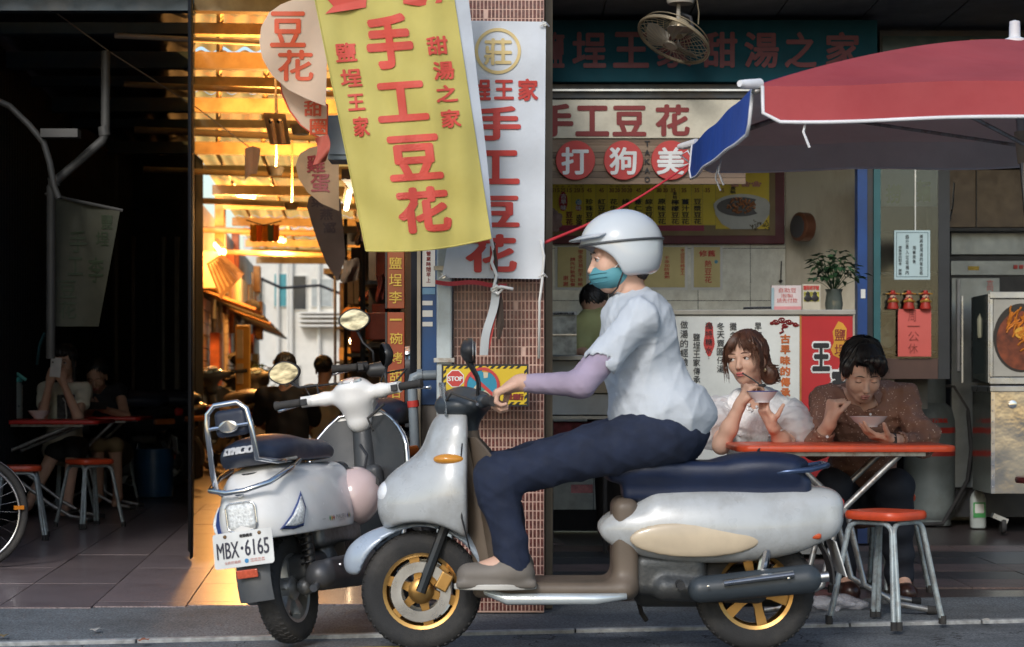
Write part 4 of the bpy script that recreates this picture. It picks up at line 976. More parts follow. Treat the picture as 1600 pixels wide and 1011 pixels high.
MB().bb(PX(1249.3, YC), PX(1251.7, YC), YC-.012, YC-.001, .2, PZ(493, YC)).build('corner_bead', mat('orange_beading', (.45, .2, .04), .5), ct, True)
yp = YC-.009
text_px([('獨特糖水：', 1102, 503, 1113, 566, True), ('冬天賣圓仔湯', 1120, 503, 1132, 583, True), ('攤名起家', 1140, 503, 1151, 560, True), ('早期挑擔', 1179, 503, 1190, 560, True), ('鹽埕王家傳承著媽媽', 1083, 520, 1094, 640, True), ('做湯的經驗及熬煮糖水的秘方', 1063, 500, 1075, 690, True), ('阿嬤', 1048, 610, 1057, 640, True)], yp-.002, black_ink, ct, bold=.01)
MB().loft([[P(1108+8*cos(a)*(1+.15*sin(a*5)), 530+27*sin(a), yp+.001-dd) for a in [2*pi*k/24 for k in range(24)]] for dd in (0, .001)]).build('red_brush_patch', redd, ct, True)
text_px([('古早味的傳承', 1219, 521, 1235, 622, True)], yp, mat('orange_red_print2', (.52, .13, .03), .5), ct, bold=.06)
b = MB()
for cx, cy_, r in ((1212, 503, 6), (1222, 500, 7), (1233, 503, 6), (1243, 507, 5), (1226, 509, 5), (1206, 505, 3)):
    pts = [P(cx+r*(1-i/22)*cos(i*.55), cy_+r*.7*(1-i/22)*sin(i*.55), yp) for i in range(20)]
    b.tube(pts, .004, 4)
b.tube([P(1226, 509, yp), P(1222, 514, yp), P(1224, 518, yp), P(1218, 521, yp)], .006, 4)
b.build('cloud_emblem', dark_red_ink, ct, True)
MB().loft([[P(x, y, yp+.001-dd) for x, y in ((1310, 502), (1317, 505), (1323, 514), (1322, 530), (1326, 548), (1316, 562), (1302, 555), (1298, 546), (1303, 535), (1301, 518))] for dd in (0, .001)]).build('orange_blob', mat('orange_blob', (.62, .30, .03), .5), ct, True)
text_px([('鹽', 1304, 514, 1321, 532), ('埕', 1304, 538, 1321, 556)], yp-.002, dark_red_ink, ct, bold=.01)
text_px([('王', 1266.5, 533, 1300, 583), ('家', 1296, 573, 1335, 620)], yp, white_ink, ct, bold=.11)
text_px([('王', 1269, 536, 1297, 580), ('家', 1299, 577, 1332, 616)], yp-.003, black_ink, ct, bold=.06)
text_px([('甜湯之家', 1268, 620, 1290, 700, True)], yp, white_ink, ct, bold=.03)
# lower counter left of it with shelves
YL = 11.3
lc = thing('serving_counter', 'low white serving counter with shelves between pillar and poster counter', 'counter', P(950, 850, YL))
cwm = mat('counter_white', (.42, .43, .41), .5, dirt=(.3, .27, .22), dirt_amt=.5)
MB().bb(PX(852, YL), PX(1040, YL), YL-.02, YL+.6, PZ(563, YL), PZ(555, YL)).build('top', topm, lc, True, bevel=.004)
MB().bb(PX(852, YL), PX(1040, YL), YL, YL+.6, PZ(614, YL), PZ(590, YL)).build('shelf_front', mat('wood_shelf', (.3, .24, .16), .5), lc, True)
MB().bb(PX(852, YL), PX(1040, YL), YL+.05, YL+.6, PZ(590, YL)+.002, PZ(563, YL)-.002).build('back_panel', cwm, lc, True)
MB().bb(PX(852, YL), PX(1040, YL), YL+.02, YL+.6, PZ(648, YL), PZ(616, YL)).build('middle_panel', cwm, lc, True)
MB().bb(PX(852, YL), PX(1040, YL), YL, YL+.6, PZ(655, YL), PZ(650, YL)).build('lower_shelf', topm, lc, True)
for px in (862, 946, 1036): MB().bb(PX(px-3, YL), PX(px+3, YL), YL+.02, YL+.08, 0, PZ(655, YL)-.002).build('leg', black_plastic, lc, True)
MB().bb(PX(852, YL), PX(1040, YL), YL+.1, YL+.5, PZ(880, YL), PZ(874, YL)).build('bottom_shelf', black_plastic, lc, True)
text_px([('一勺一勺', 866, 602, 930, 611)], YL-.003, dark_red_ink, lc)
t = thing('newspaper_rack', 'clear plastic rack of newspapers hanging at the serving counter', 'rack', P(870, 555, 11.1))
MB().bb(PX(848, 11.1), PX(901, 11.1), 11.1, 11.13, PZ(554, 11.1), PZ(487, 11.1)).build('sleeve', mat('printed_newspaper', (.33, .33, .28), .5, var=.5, scale=22), t, True)
MB().bb(PX(848, 11.1), PX(901, 11.1), 11.09, 11.098, PZ(492, 11.1), PZ(487, 11.1)).build('header_strip', cwm, t, True)
text_px([('水果十送肉粿用雪上豪', 850, 488, 898, 491.6)], 11.088, black_ink, t)
MB().bb(PX(848, 11.1), PX(901, 11.1), 11.09, 11.098, PZ(524, 11.1), PZ(522, 11.1)).build('divider', steel, t, True)
for k in range(4):
    MB().bb(PX(865+k*9, 11.35), PX(872+k*9, 11.35), 11.32, 11.4, PZ(614, 11.35)+.02, PZ(611, 11.35)+.06)
t = thing('magazine_stack', 'small stack of papers lying on the serving counter shelf', 'papers', P(866, 598, 11.28))
for k in range(4): MB().box(P(866+k, 599-k*3.2, 11.27), (.09, .08, .008), (0, .03*k, .1*k)).build('sheet', [paper_white, mat('blue_sheet', (.2, .25, .4), .5)][k % 2], t, True)
t = thing('red_picture_box', 'red crate with pictures of shaved ice under the serving counter', 'crate', P(890, 680, 11.6))
MB().bb(PX(862, 11.5), PX(930, 11.5), 11.5, 11.8, PZ(690, 11.5), PZ(660, 11.5)).build('crate_body', mat('red_crate_print', (.3, .04, .06), .5, var=.5, scale=25), t, True, bevel=.004)
MB().bb(PX(892, 11.5), PX(926, 11.5), 11.48, 11.499, PZ(770, 11.5), PZ(757, 11.5)).build('side_card', mat('pink_card', (.4, .15, .15), .5, var=.4, scale=30), t, True)
# things on the counter top
ZC = PZ(484, YC)
t = thing('price_card', 'white card with handwritten red writing standing on the counter, left of the plant', 'card', (PX(1229, 11), 11.0, ZC))
MB().bb(PX(1206, 11), PX(1252, 11), 11.0, 11.05, ZC, PZ(446, 11)).build('card', mat('pinkish_white_card', (.60, .52, .50), .5), t, True)
MB().bb(PX(1206, 11), PX(1252, 11), 10.997, 10.9995, ZC, ZC+.022).build('pink_strip', mat('pink_strip', (.6, .25, .25), .5), t, True)
MB().bb(PX(1205, 11), PX(1209, 11), 10.99, 10.9965, ZC, PZ(450, 11)).build('blue_edge', mat('pale_blue_edge', (.3, .42, .45), .5), t, True)
text_px([('自助豆', 1217, 450, 1244, 457), ('泡製', 1220, 459, 1239, 465), ('請先付款', 1214, 466, 1246, 473)], 10.996, red_ink, t, bold=-.005)
t = thing('photo_stand', 'small framed photo of two people with red characters on the counter', 'picture', (PX(1268, 11), 11.0, ZC))
MB().bb(PX(1254, 11), PX(1282, 11), 11.0, 11.02, ZC, PZ(444, 11)).build('print', mat('photo_backing', (.5, .46, .36), .4), t, True)
MB().bb(PX(1256, 11), PX(1280, 11), 10.997, 10.9995, PZ(471, 11), PZ(456, 11)).build('photo', mat('yellow_green_photo', (.35, .32, .05), .5, var=.5, scale=40), t, True)
for px in (1262, 1273): MB().lathe([(.002, 0), (.018, .006), (.022, .02), (.01, .035), (.012, .045), (.002, .055)], (PX(px, 11), 10.994, PZ(471, 11)), 'z', 8, ref=Matrix.Diagonal((1, .1, 1))).build('figure_print', hair_black, t, True)
text_px([('鹽埕老字號', 1255, 446, 1280, 453)], 10.996, red_ink, t, bold=.02)
t = thing('pen_and_strap', 'dark pen lying on the counter top left of the card', 'pen', (PX(1180, 11), 10.95, ZC+.008))
MB().tube([(PX(1160, 11), 10.95, ZC+.01), (PX(1204, 11), 10.97, ZC+.014)], .007, 6).build('pen_body', black_plastic, t, True)
# potted plant
t = thing('potted_plant', 'dark green leafy potted plant in a glass vase on the counter end', 'plant', (PX(1303, 11.1), 11.1, ZC))
MB().lathe([(0, 0), (.045, 0), (.05, .04), (.042, .1), (.05, .12), (.046, .12), (.038, .1), (.045, .04), (0, .01)], (0, 0, 0), 'z', 18).build('vase', mat('murky_glass', (.12, .14, .12), .1, trans=.3), t, smooth=60)
leaf_m = [mat('dark_leaf', (.02, .055, .022), .35, var=.3), mat('mid_leaf', (.035, .085, .03), .35, var=.3)]
b1, b2, bs = MB(), MB(), MB(); rs = random.Random(11)
for k in range(150):
    a = rs.random()*2*pi; el = rs.uniform(-.2, 1.3); r = rs.uniform(.05, .15)*(1 if el > .2 else 1.1)
    c = Vector((r*cos(a)*cos(el)*1.05, r*sin(a)*cos(el)*.8, .16+r*sin(el)*1.0+.03))
    d = Vector((cos(a), sin(a), rs.uniform(-.8, .6))).normalized(); s_ = d.cross(Vector((0, 0, 1))).normalized(); u_ = s_.cross(d)
    L_ = rs.uniform(.035, .06); w_2 = L_*.36
    vs_ = [c, c+d*L_*.4+s_*w_2+u_*.004, c+d*L_-u_*.01, c+d*L_*.4-s_*w_2+u_*.004, c+d*L_*.45-u_*.004]
    (b1 if k % 2 else b2).add(vs_, [(0,1,4), (1,2,4), (2,3,4), (3,0,4)])
    if k % 4 == 0: bs.tube([(0, 0, .1), c*.5+Vector((0, 0, .06)), c], .0015, 4)
tag(b1.build('leaves', leaf_m[0], t), kind='stuff'); tag(b2.build('leaves', leaf_m[1], t), kind='stuff'); bs.build('stems', leaf_m[0], t)
t = thing('wall_round_box', 'round copper coloured box mounted edge on on the stained plaster wall', 'wall box', P(1266, 355, BW-.05))
MB().lathe([(.085, 0), (.092, .004), (.092, .07), (.08, .08), (0, .08)], P(1262, 355, BW-.2), 'x', 32, ref=Euler((0, 0, pi+.5)).to_matrix()).build('housing', mat('copper_brown', (.22, .09, .05), .4, .3), t, True, smooth=40)
MB().lathe([(.07, 0), (.07, .084), (0, .084)], P(1262, 355, BW-.2), 'x', 32, ref=Euler((0, 0, pi+.5)).to_matrix()).build('face', mat('dark_grey_face', (.1, .1, .11), .4), t, True, smooth=40)
t = thing('hanging_swatter', 'thin dark rod with a weight hanging on the wall above the card', 'hook', P(1220, 410, BW-.03))
MB().tube([P(1221, 408, BW-.03), P(1220, 436, BW-.03)], .004, 6).build('rod', ds, t, True); MB().lathe([(0, -.015), (.014, 0), (0, .015)], P(1220, 439, BW-.03), 'z', 10).build('weight', ds, t, True, smooth=180)
# door posts right of the plaster
t = thing('blue_door_post', 'tall blue steel door post between plaster wall and the glass cabinet', 'post', P(1353, 900, 12)); YP = 12.0
MB().bb(PX(1340, YP), PX(1355, YP), YP, YP+.1, 0, 3.0).build('blue_post', mat('deep_blue_paint', (.008, .05, .2), .4, dirt=(.01, .03, .08)), t, True)
MB().bb(PX(1355.5, YP), PX(1365, YP), YP+.02, YP+.1, 0, 3.0).build('dark_channel', ds, t, True)
MB().bb(PX(1365.5, YP), PX(1376, YP), YP, YP+.1, 0, 3.0).build('teal_post', mat('teal_paint', (.02, .10, .11), .45), t, True)
MB().bb(PX(1345, YP), PX(1352, YP), YP-.003, YP-.0005, PZ(466, YP), PZ(452, YP)).build('sticker', paper_white, t, True)
# glass cabinet
YG = 12.3
t = thing('glass_cabinet', 'dim glass fronted cabinet with plates and packets right of the blue post', 'cabinet', P(1420, 620, YG))
wood = mat('dark_brown_wood', (.07, .035, .025), .5)
MB().bb(PX(1376, YG), PX(1468, YG), YG+.35, YG+.38, PZ(640, YG), PZ(262, YG)).build('back_panel', mat('grey_brown_back', (.13, .12, .10), .6, var=.3, scale=4), t, True)
for y, y2 in ((424, 428), (486, 489), (548, 552)): MB().bb(PX(1376, YG), PX(1468, YG), YG+.05, YG+.34, PZ(y2, YG), PZ(y, YG)).build('shelf', ds, t, True)
MB().bb(PX(1376.5, YG), PX(1465.5, YG), YG, YG+.36, PZ(566+26, YG), PZ(560, YG)).build('base_rail', wood, t, True)
MB().bb(PX(1376.5, YG), PX(1398, YG), YG+.02, YG+.36, .02, PZ(592, YG)-.002).build('lower_board', mat('tan_board', (.16, .13, .09), .6, dirt=(.08, .06, .04)), t, True)
MB().bb(PX(1466, YG), PX(1484, YG), YG, YG+.36, PZ(592, YG), PZ(265, YG)).build('side_post', mat('black_frame', (.02, .022, .025), .4), t, True)
MB().bb(PX(1376, YG), PX(1466, YG), YG+.002, YG+.006, PZ(560, YG), PZ(262, YG)).build('glass_pane', mat('cabinet_glass', (.75, .82, .82), .06, trans=1, var=0, rvar=0), t, True)
MB().bb(PX(1429, YG), PX(1431, YG), YG-.004, YG+.001, PZ(362, YG), PZ(262, YG)).build('glass_joint', steel, t, True)
pale = mat('pale_sign_glass', (.25, .32, .33), .3)
MB().bb(PX(1377, YG), PX(1465, YG), YG+.012, YG+.02, PZ(322, YG), PZ(264, YG)).build('sign_panel', pale, t, True)
text_px([('撈', 1384, 288, 1408, 318), ('麵', 1432, 282, 1454, 316)], YG+.009, mat('green_yellow_print', (.12, .2, .06), .5), t, bold=.05)
MB().bb(PX(1377, YG), PX(1400, YG), YG+.06, YG+.3, PZ(424, YG), PZ(362, YG)).build('packet', mat('tan_packet', (.3, .24, .16), .4, var=.3), t, True, bevel=.01)
b = MB(); rs = random.Random(4)
for k in range(3):
    cc = [(1382, 1408, 425, 388), (1378, 1405, 486, 455), (1415, 1460, 486, 450)][k]
    b.bb(PX(cc[0], YG+.1), PX(cc[1], YG+.1), YG+.1, YG+.25, PZ(cc[2]-1, YG+.1), PZ(cc[3], YG+.1))
b.build('plastic_bags', mat('milky_bag', (.3, .3, .28), .3, var=.5, scale=20), t, True, bevel=.02)
for px, py in ((1394, 513), (1387, 532), (1461, 513), (1383, 522)):
    MB().lathe([(0, -.01), (.045, -.012), (.05, 0), (.035, .02), (0, .022)], P(px, py, YG+.1), 'y', 20).build('plate', porcelain, t, True, smooth=50)
t = thing('notice', 'pale blue printed notice taped on the glass cabinet', 'notice', P(1425, 437, YG-.004))
blp = mat('pale_blue_paper', (.42, .55, .57), .4, var=.05)
MB().bb(PX(1397, YG), PX(1453, YG), YG-.006, YG-.003, PZ(437, YG), PZ(360, YG)).build('sheet', blp, t, True)
b = MB()
for a, c, d, e in ((1400, 1450, 363, 364), (1400, 1450, 432, 433), (1400, 1401, 364, 432), (1449, 1450, 364, 432)): b.bb(PX(a, YG), PX(c, YG), YG-.008, YG-.0065, PZ(e, YG), PZ(d, YG))
b.build('border', mat('grey_blue_print', (.12, .18, .2), .5), t, True)
text_px([('請將使用過的衛生紙', 1437, 366, 1442, 430, True), ('用餐完後', 1426, 384, 1431, 412, True), ('自行丟入垃圾桶內', 1415, 366, 1420, 430, True), ('感謝您的配合 謝謝', 1404, 384, 1409, 430, True)], YG-.0085, black_ink, t, bold=.01)
t = thing('notice', 'red paper with handwritten closing day writing hanging below the figurines', 'notice', P(1428, 557, YG-.03))
MB().grid(lambda u, v: P(1403+52*u, 483+74*v, YG-.03-.006*sin(v*3)), 3, 8, .001).build('sheet', mat('red_paper', (.55, .10, .08), .6, var=.05), t, True, smooth=60)
text_px([('周', 1419, 484, 1431, 502), ('一', 1418, 509, 1437, 510.5), ('公', 1419, 518, 1436, 533), ('休', 1419, 537, 1434, 552)], YG-.04, mat('thin_brown_ink', (.2, .03, .02), .6), t, bold=-.012)
for px in (1395, 1420, 1446):
    t = thing('figurine', {1395: 'leftmost', 1420: 'middle', 1446: 'rightmost'}[px]+' of three small red and gold wealth god figurines on the cabinet', 'figurine', P(px, 483, YG-.04), group='red and gold figurines on the cabinet')
    fr, fg, fs = mat('figurine_red', (.35, .03, .02), .4), mat('figurine_gold', (.5, .28, .06), .35, .4), skin
    MB().lathe([(0, 0), (.034, 0), (.036, .01), (.03, .03), (.033, .05), (.02, .07), (0, .072)], (0, 0, 0), 'z', 14).build('robe', fr, t, smooth=60)
    MB().lathe([(0, .062), (.016, .066), (.02, .08), (.014, .094), (0, .096)], (0, 0, 0), 'z', 12).build('head', fs, t, smooth=60)
    MB().lathe([(.03, .09), (.026, .094), (.016, .098), (.014, .112), (0, .116)], (0, 0, 0), 'z', 12).build('hat', fr, t, smooth=60)
    MB().tube([(-.044, 0, .092), (0, -.006, .096), (.044, 0, .092)], [.004, .008, .004], 6).build('hat_wings', fg, t)
    MB().tube([(-.03, -.01, .045), (-.012, -.032, .05), (.012, -.032, .05), (.03, -.01, .045)], .008, 6).build('arms', fg, t)
    MB().lathe([(0, -.038), (.01, -.036), (.011, -.03), (0, -.028)], (0, 0, .055), 'y', 8).build('ingot', fg, t)
    MB().lathe([(0, 0), (.008, .002), (.004, .02), (0, .02)], (0, -.02, .056), 'z', 8).build('beard', hair_black, t)
# kitchen: range hood, fridge, steamer, cart
YK = 13.4
t = thing('range_hood', 'dark stainless extractor hood panels at the right edge under the umbrella', 'hood', P(1540, 360, YK))
MB().bb(PX(1470, YK), PX(1640, YK), YK+.1, YK+.6, PZ(354, YK), PZ(262, YK)).build('panel', mat('greasy_dark_steel', (.06, .045, .035), .35, .6, dirt=(.12, .09, .06)), t, True, bevel=.005)
MB().bb(PX(1530, YK), PX(1531.5, YK), YK+.09, YK+.099, PZ(354, YK), PZ(262, YK)).build('seam', black_plastic, t, True)
MB().bb(PX(1468, YK), PX(1640, YK), YK+.05, YK+.62, PZ(360, YK), PZ(355, YK)).build('rim', black_plastic, t, True)
for a, c in ((1470, 1476), (1484, 1491)): MB().tube([P(c, 285, YK-.1), P(c-2, 320, YK-.1), P(a, 345, YK-.1)], .006, 6).build('cable', steel, t, True)
t = thing('steel_refrigerator', 'tall grey stainless refrigerator with control panel at the right edge', 'refrigerator', P(1545, 800, YK+.2)); Yf = YK+.2
fs_ = mat('dull_stainless', (.25, .27, .27), .38, .7, var=.08, dirt=(.12, .12, .11), dirt_amt=.5)
MB().bb(PX(1486, Yf), PX(1660, Yf), Yf, Yf+.7, PZ(398, Yf), PZ(363, Yf)).build('top_door', fs_, t, True, bevel=.004)
MB().bb(PX(1486, Yf), PX(1660, Yf), Yf+.01, Yf+.7, PZ(430, Yf), PZ(407, Yf)).build('control_panel', fs_, t, True, bevel=.003)
MB().bb(PX(1486, Yf), PX(1660, Yf), Yf+.03, Yf+.7, .05, PZ(363, Yf)-.02).build('carcass', black_plastic, t, True)
MB().bb(PX(1486, Yf), PX(1562, Yf), Yf-.01, Yf+.028, .25, PZ(434, Yf)).build('lower_door', fs_, t, True, bevel=.004)
MB().bb(PX(1494, Yf), PX(1499, Yf), Yf-.03, Yf-.011, PZ(580, Yf), PZ(436, Yf)).build('handle', mat('pale_trim', (.5, .5, .5), .4), t, True, bevel=.003)
MB().bb(PX(1513, Yf), PX(1530, Yf), Yf+.005, Yf+.0098, PZ(422, Yf), PZ(416, Yf)).build('badge', yellow_ink, t, True)
for px in (1584, 1593): MB().bb(PX(px, Yf), PX(px+6, Yf), Yf+.0, Yf+.0098, PZ(420, Yf), PZ(414, Yf)).build('switch', redd, t, True)
text_px([('高', 1542, 437, 1552, 455)], Yf-.012, red_ink, t, bold=-.005)
Ys = 12.7
t = thing('food_display_case', 'steel framed display case with a printed picture of noodles in a black bowl', 'display case', P(1570, 606, Ys))
MB().bb(PX(1546, Ys), PX(1660, Ys), Ys, Ys+.5, PZ(597, Ys), PZ(460, Ys)).build('case_body', mat('dark_case', (.05, .055, .05), .3), t, True)
for a, c, d, e in ((1546, 1660, 456, 466), (1546, 1660, 590, 600), (1546, 1551, 467, 589)): MB().bb(PX(a, Ys), PX(c, Ys), Ys-.012, Ys-.001, PZ(e, Ys), PZ(d, Ys)).build('frame_bar', steel, t, True, bevel=.002)
MB().add([P(1520, 464, Ys+.35), P(1545.5, 459, Ys), P(1545.5, 600, Ys), P(1520, 590, Ys+.35)], [(0,1,2,3)]).build('side_glass', mat('dark_side_glass', (.04, .05, .045), .1), t, True)
for a in (1519, 1544): MB().bb(PX(a, Ys+.0), PX(a+2.5, Ys+.0), Ys-.002+(.0 if a > 1530 else .3), Ys+.02+(.0 if a > 1530 else .3), PZ(598, Ys), PZ(459, Ys)).build('corner_bar', steel, t, True)
MB().bb(PX(1552, Ys), PX(1655, Ys), Ys-.005, Ys-.0012, PZ(588, Ys), PZ(468, Ys)).build('picture', mat('dim_picture_ground', (.36, .35, .31), .4), t, True)
def ovk(cx, cy_, rx_, rz_, d, nm, m_): MB().add([P(cx+rx_*cos(2*pi*k/32), cy_+rz_*sin(2*pi*k/32), Ys-d) for k in range(32)], [tuple(range(32))]).build(nm, m_, t, True)
ovk(1596, 528, 44, 54, .0065, 'bowl_print', mat('black_bowl_print', (.02, .016, .015), .3)); ovk(1597, 532, 40, 46, .008, 'soup_print', mat('soup_print', (.16, .035, .012), .4, var=.5, scale=20))
b = MB(); rs = random.Random(9)
for k in range(46):
    a0 = rs.random()*6.3; r0 = rs.uniform(0, 32); x, y = 1594+r0*cos(a0), 524+r0*sin(a0)*1.05; an = rs.uniform(-1.4, .6); pts = []
    for q in range(6): pts.append(P(x, y, Ys-.012-.004*rs.random())); x += 6*cos(an); y -= 6*sin(an)*-1; an += rs.uniform(-.5, .5)
    b.tube(pts, .006, 4)
tag(b.build('noodle_print', mat('noodle_orange', (.55, .19, .03), .35, var=.3, scale=30), t, True), kind='stuff')
ovk(1597, 520, 12, 9, .018, 'egg_print', mat('yolk', (.6, .3, .03), .4))
MB().lathe([(0, 0), (.03, 0), (.034, .02), (.034, .12), (.016, .16), (.014, .18), (0, .18)], P(1535, 528, Ys+.2), 'z', 12).build('bottle', mat('cream_bottle', (.3, .3, .22), .4), t, True, smooth=50)
t = thing('steel_kitchen_cart', 'polished steel kitchen cart on casters under the display case', 'cart', P(1590, 800, Ys))
pol = mat('polished_wavy_steel', (.6, .58, .54), .16, 1., var=.1, scale=2, bump=1., bscale=3.5, dirt=(.2, .17, .14), dirt_amt=.4)
MB().bb(PX(1546, Ys), PX(1660, Ys), Ys-.02, Ys+.5, PZ(612, Ys), PZ(603, Ys)).build('worktop', steel, t, True, bevel=.003)
MB().bb(PX(1548, Ys), PX(1660, Ys), Ys, Ys+.5, PZ(771, Ys), PZ(612.4, Ys)).build('body', pol, t, True)
MB().bb(PX(1548, Ys), PX(1554, Ys), Ys-.01, Ys-.001, PZ(771, Ys), PZ(613, Ys)).build('corner_angle', chrome, t, True)
MB().lathe([(.018, 0), (.026, -.004), (.026, -.008), (.018, -.01)], P(1582, 632, Ys), 'y', 16).build('ring_pull', chrome, t, True, smooth=60)
MB().lathe([(.017, -.003), (0, -.003)], P(1582, 632, Ys), 'y', 16).build('hole', black_plastic, t, True)
for k in range(9): MB().lathe([(.005, 0), (.003, -.003), (0, -.004)], P(1551, 625+k*17, Ys-.01), 'y', 8).build('rivet', chrome, t, True)
c = P(1570, 790, Ys)
MB().lathe([(.02, -.012), (.045, -.014), (.05, 0), (.045, .014), (.02, .012)], (c.x, Ys+.05, .052), 'x', 20).build('caster_wheel', rubber, t, True, smooth=50)
MB().box((c.x-.02, Ys+.05, .1), (.1, .05, .03), (0, .4, 0)).build('caster_fork', steel, t, True)
# gas cylinder etc.
def gas(name, label, loc, sc=1.):
    t = thing(name, label, 'gas cylinder', loc); gm = mat('grey_cylinder_paint', (.17, .2, .2), .5, dirt=(.08, .08, .07), dirt_amt=.6)
    MB().lathe([(0, .03), (.14, .03), (.165, .06), (.17, .1), (.17, .66), (.15, .74), (.09, .79), (.05, .8), (0, .8)], (0, 0, 0), 'z', 32).build('tank', gm, t, smooth=50)
    MB().lathe([(.14, 0), (.145, 0), (.145, .05), (.14, .05)], (0, 0, 0), 'z', 32).build('foot_ring', gm, t, smooth=40)
    for z, h in ((.585, .035), (.44, .035)): MB().lathe([(.1705, z), (.172, z), (.172, z+h), (.1705, z+h)], (0, 0, 0), 'z', 32, cap=False).build('red_band', mat('red_band', (.5, .05, .04), .5), t, smooth=40)
    b = MB(); 
    for s_ in (0, 1):
        a0 = s_*pi
        b.loft([[(r*cos(a0+.25+2.6*k/12), r*sin(a0+.25+2.6*k/12), z) for r, z in ((.105, .76), (.109, .76), (.109, .96), (.105, .96))] for k in range(13)])
    b.build('guard_collar', gm, t, smooth=40); MB().lathe([(0, .79), (.025, .79), (.02, .86), (.03, .87), (.03, .89), (0, .89)], (0, 0, 0), 'z', 12).build('valve', steel, t, smooth=50)
    text_fn([('液化石油氣', -.1, -.65, .1, -.62)], lambda x, y: Vector((.173*sin(x/.173), -.173*cos(x/.173), -y+.03)), red_ink, t, False); return t
gas('gas_cylinder', 'grey gas cylinder with two red bands behind the man', (PX(1452, 13.6), 13.6, 0)).scale = (1.0, 1.0, 1.06)
t = thing('plastic_jug', 'white plastic jug with green label on the floor beside the steel cart', 'bottle', (PX(1528, 13.3), 13.3, 0))
MB().loft([[(x*s_, y*s_*.75, z) for x, y in [(cos(a)*.052/(max(abs(cos(a)), abs(sin(a)))**.5), sin(a)*.052/(max(abs(cos(a)), abs(sin(a)))**.5)) for a in [2*pi*k/20 for k in range(20)]]] for s_, z in ((.9, 0), (1, .01), (1, .19), (.8, .22), (.35, .25), (.3, .27))]).build('jug_body', mat('milky_plastic', (.42, .46, .44), .4), t, smooth=50)
MB().lathe([(.02, .27), (.02, .3), (0, .3)], (0, 0, 0), 'z', 12).build('cap', mat('white_cap', (.6, .6, .6), .4), t, smooth=50)
MB().bb(-.04, .04, -.043, -.041, .07, .17).build('green_label', mat('green_label', (.05, .3, .08), .5), t); MB().bb(-.03, .03, -.045, -.0435, .1, .16).build('label_print', paper_white, t)
t = thing('white_bins', 'pale plastic buckets stacked behind the gas hose', 'bucket', (PX(1500, 14), 14.1, 0))
for k in range(3): MB().lathe([(0, 0), (.07+.004*k, 0), (.085, .2), (.09, .2), (.09, .215), (0, .215)], (0, 0, .2+k*.045), 'z', 20).build('bucket', mat('pale_bucket', (.3, .3, .28), .5), t, smooth=40)
MB().bb(-.14, .09, -.1, .1, 0, .27).build('low_box', mat('pale_box', (.2, .2, .18), .5), t, bevel=.01)
t = MB().tube([P(1452, 602, 13.6), P(1490, 604, 13.6), P(1512, 640, 13.6), P(1518, 700, 13.5), P(1512, 750, 13.5), P(1490, 790, 13.5), (PX(1470, 13.3), 13.25, .03), (PX(1400, 13.3), 13.25, .02)], .014, 8).build('gas_hose', rubber, smooth=180); tag(t, 'black gas hose looping from the cylinder down to the floor', 'hose')
t = thing('dark_table_leg', 'dark red stool leg at the right picture edge', 'stool', (PX(1604, 10.2)+.12, 10.2, 0))
for x in (-.12, .12): MB().tube([(x*1.15, -.1, 0), (x, -.08, .45)], .014, 8).build('leg', mat('dark_red_paint', (.12, .015, .015), .4), t)
MB().lathe([(0, .45), (.17, .45), (.175, .465), (.17, .48), (0, .48)], (0, 0, 0), 'z', 24).build('seat', mat('dark_red_seat', (.2, .02, .02), .4), t, smooth=40)
# wok stand / counters behind the kitchen
t = thing('kitchen_shelf', 'dark kitchen shelf with hanging ladles behind the gas cylinder', 'shelf', P(1500, 640, 14.8))
MB().bb(PX(1380, 14.8), PX(1560, 14.8), 14.8, 15.3, PZ(622, 14.8), PZ(614, 14.8)).build('shelf_board', ds, t, True)
MB().bb(PX(1478, 13.8), PX(1492, 13.8), 13.8, 13.95, PZ(600, 13.8), PZ(566, 13.8)).build('kettle', steel, t, True, bevel=.01)
for k in range(5): MB().tube([P(1492+k*9, 628, 14.75), P(1492+k*9, 636, 14.75)], .006, 6).build('hook', steel, t, True)
for y, y2 in ((640, 660), (690, 760)): MB().bb(PX(1530, 14.9), PX(1560, 14.9), 14.9, 15.1, PZ(y2, 14.9), PZ(y, 14.9)).build('box', dark_wall, t, True)

# ceiling fan (orbit fan hanging from the ceiling)
t = thing('orbit_fan', 'old brass coloured caged fan hanging tilted from the ceiling before the teal fascia', 'fan', P(1063, 0, 11.0))
fm = mat('old_brass_enamel', (.30, .24, .15), .4, .4, dirt=(.1, .07, .04), dirt_amt=.5, dirt_scale=8)
YFa = 11.0
MB().lathe([(.07, 0), (.075, .02), (.07, .05), (0, .05)], P(1063, 6, YFa), 'z', 24).build('canopy', mat('cream_enamel', (.35, .31, .25), .4), t, True, smooth=40)
MB().tube([P(1060, 6, YFa), P(1060, 34, YFa)], .012, 10).build('down_rod', mat('cream_enamel2', (.35, .31, .25), .4), t, True)
MB().tube([P(1063, 22, YFa+.03), P(1078, 28, YFa+.03), P(1082, 46, YFa), P(1066, 40, YFa)], .016, 8).build('motor_link', ds, t, True)
ax = Vector((-.38, -.30, -.80)).normalized(); c = P(1053, 61, YFa)
Rf = ax.to_track_quat('Z', 'Y').to_matrix()
rF = .205
MB().lathe([(0, -.11), (.05, -.11), (.055, -.07), (.04, -.03), (0, -.03)], c, 'z', 20, ref=Rf).build('motor', fm, t, True, smooth=50)
for z, r in ((-.035, rF*.93), (0, rF), (.008, rF)): MB().tube([c+Rf @ Vector((r*cos(2*pi*k/40), r*sin(2*pi*k/40), z)) for k in range(40)], .0065 if r > .2 else .003, 6, closed=True).build('guard_ring', fm, t, True, smooth=180)
b = MB()
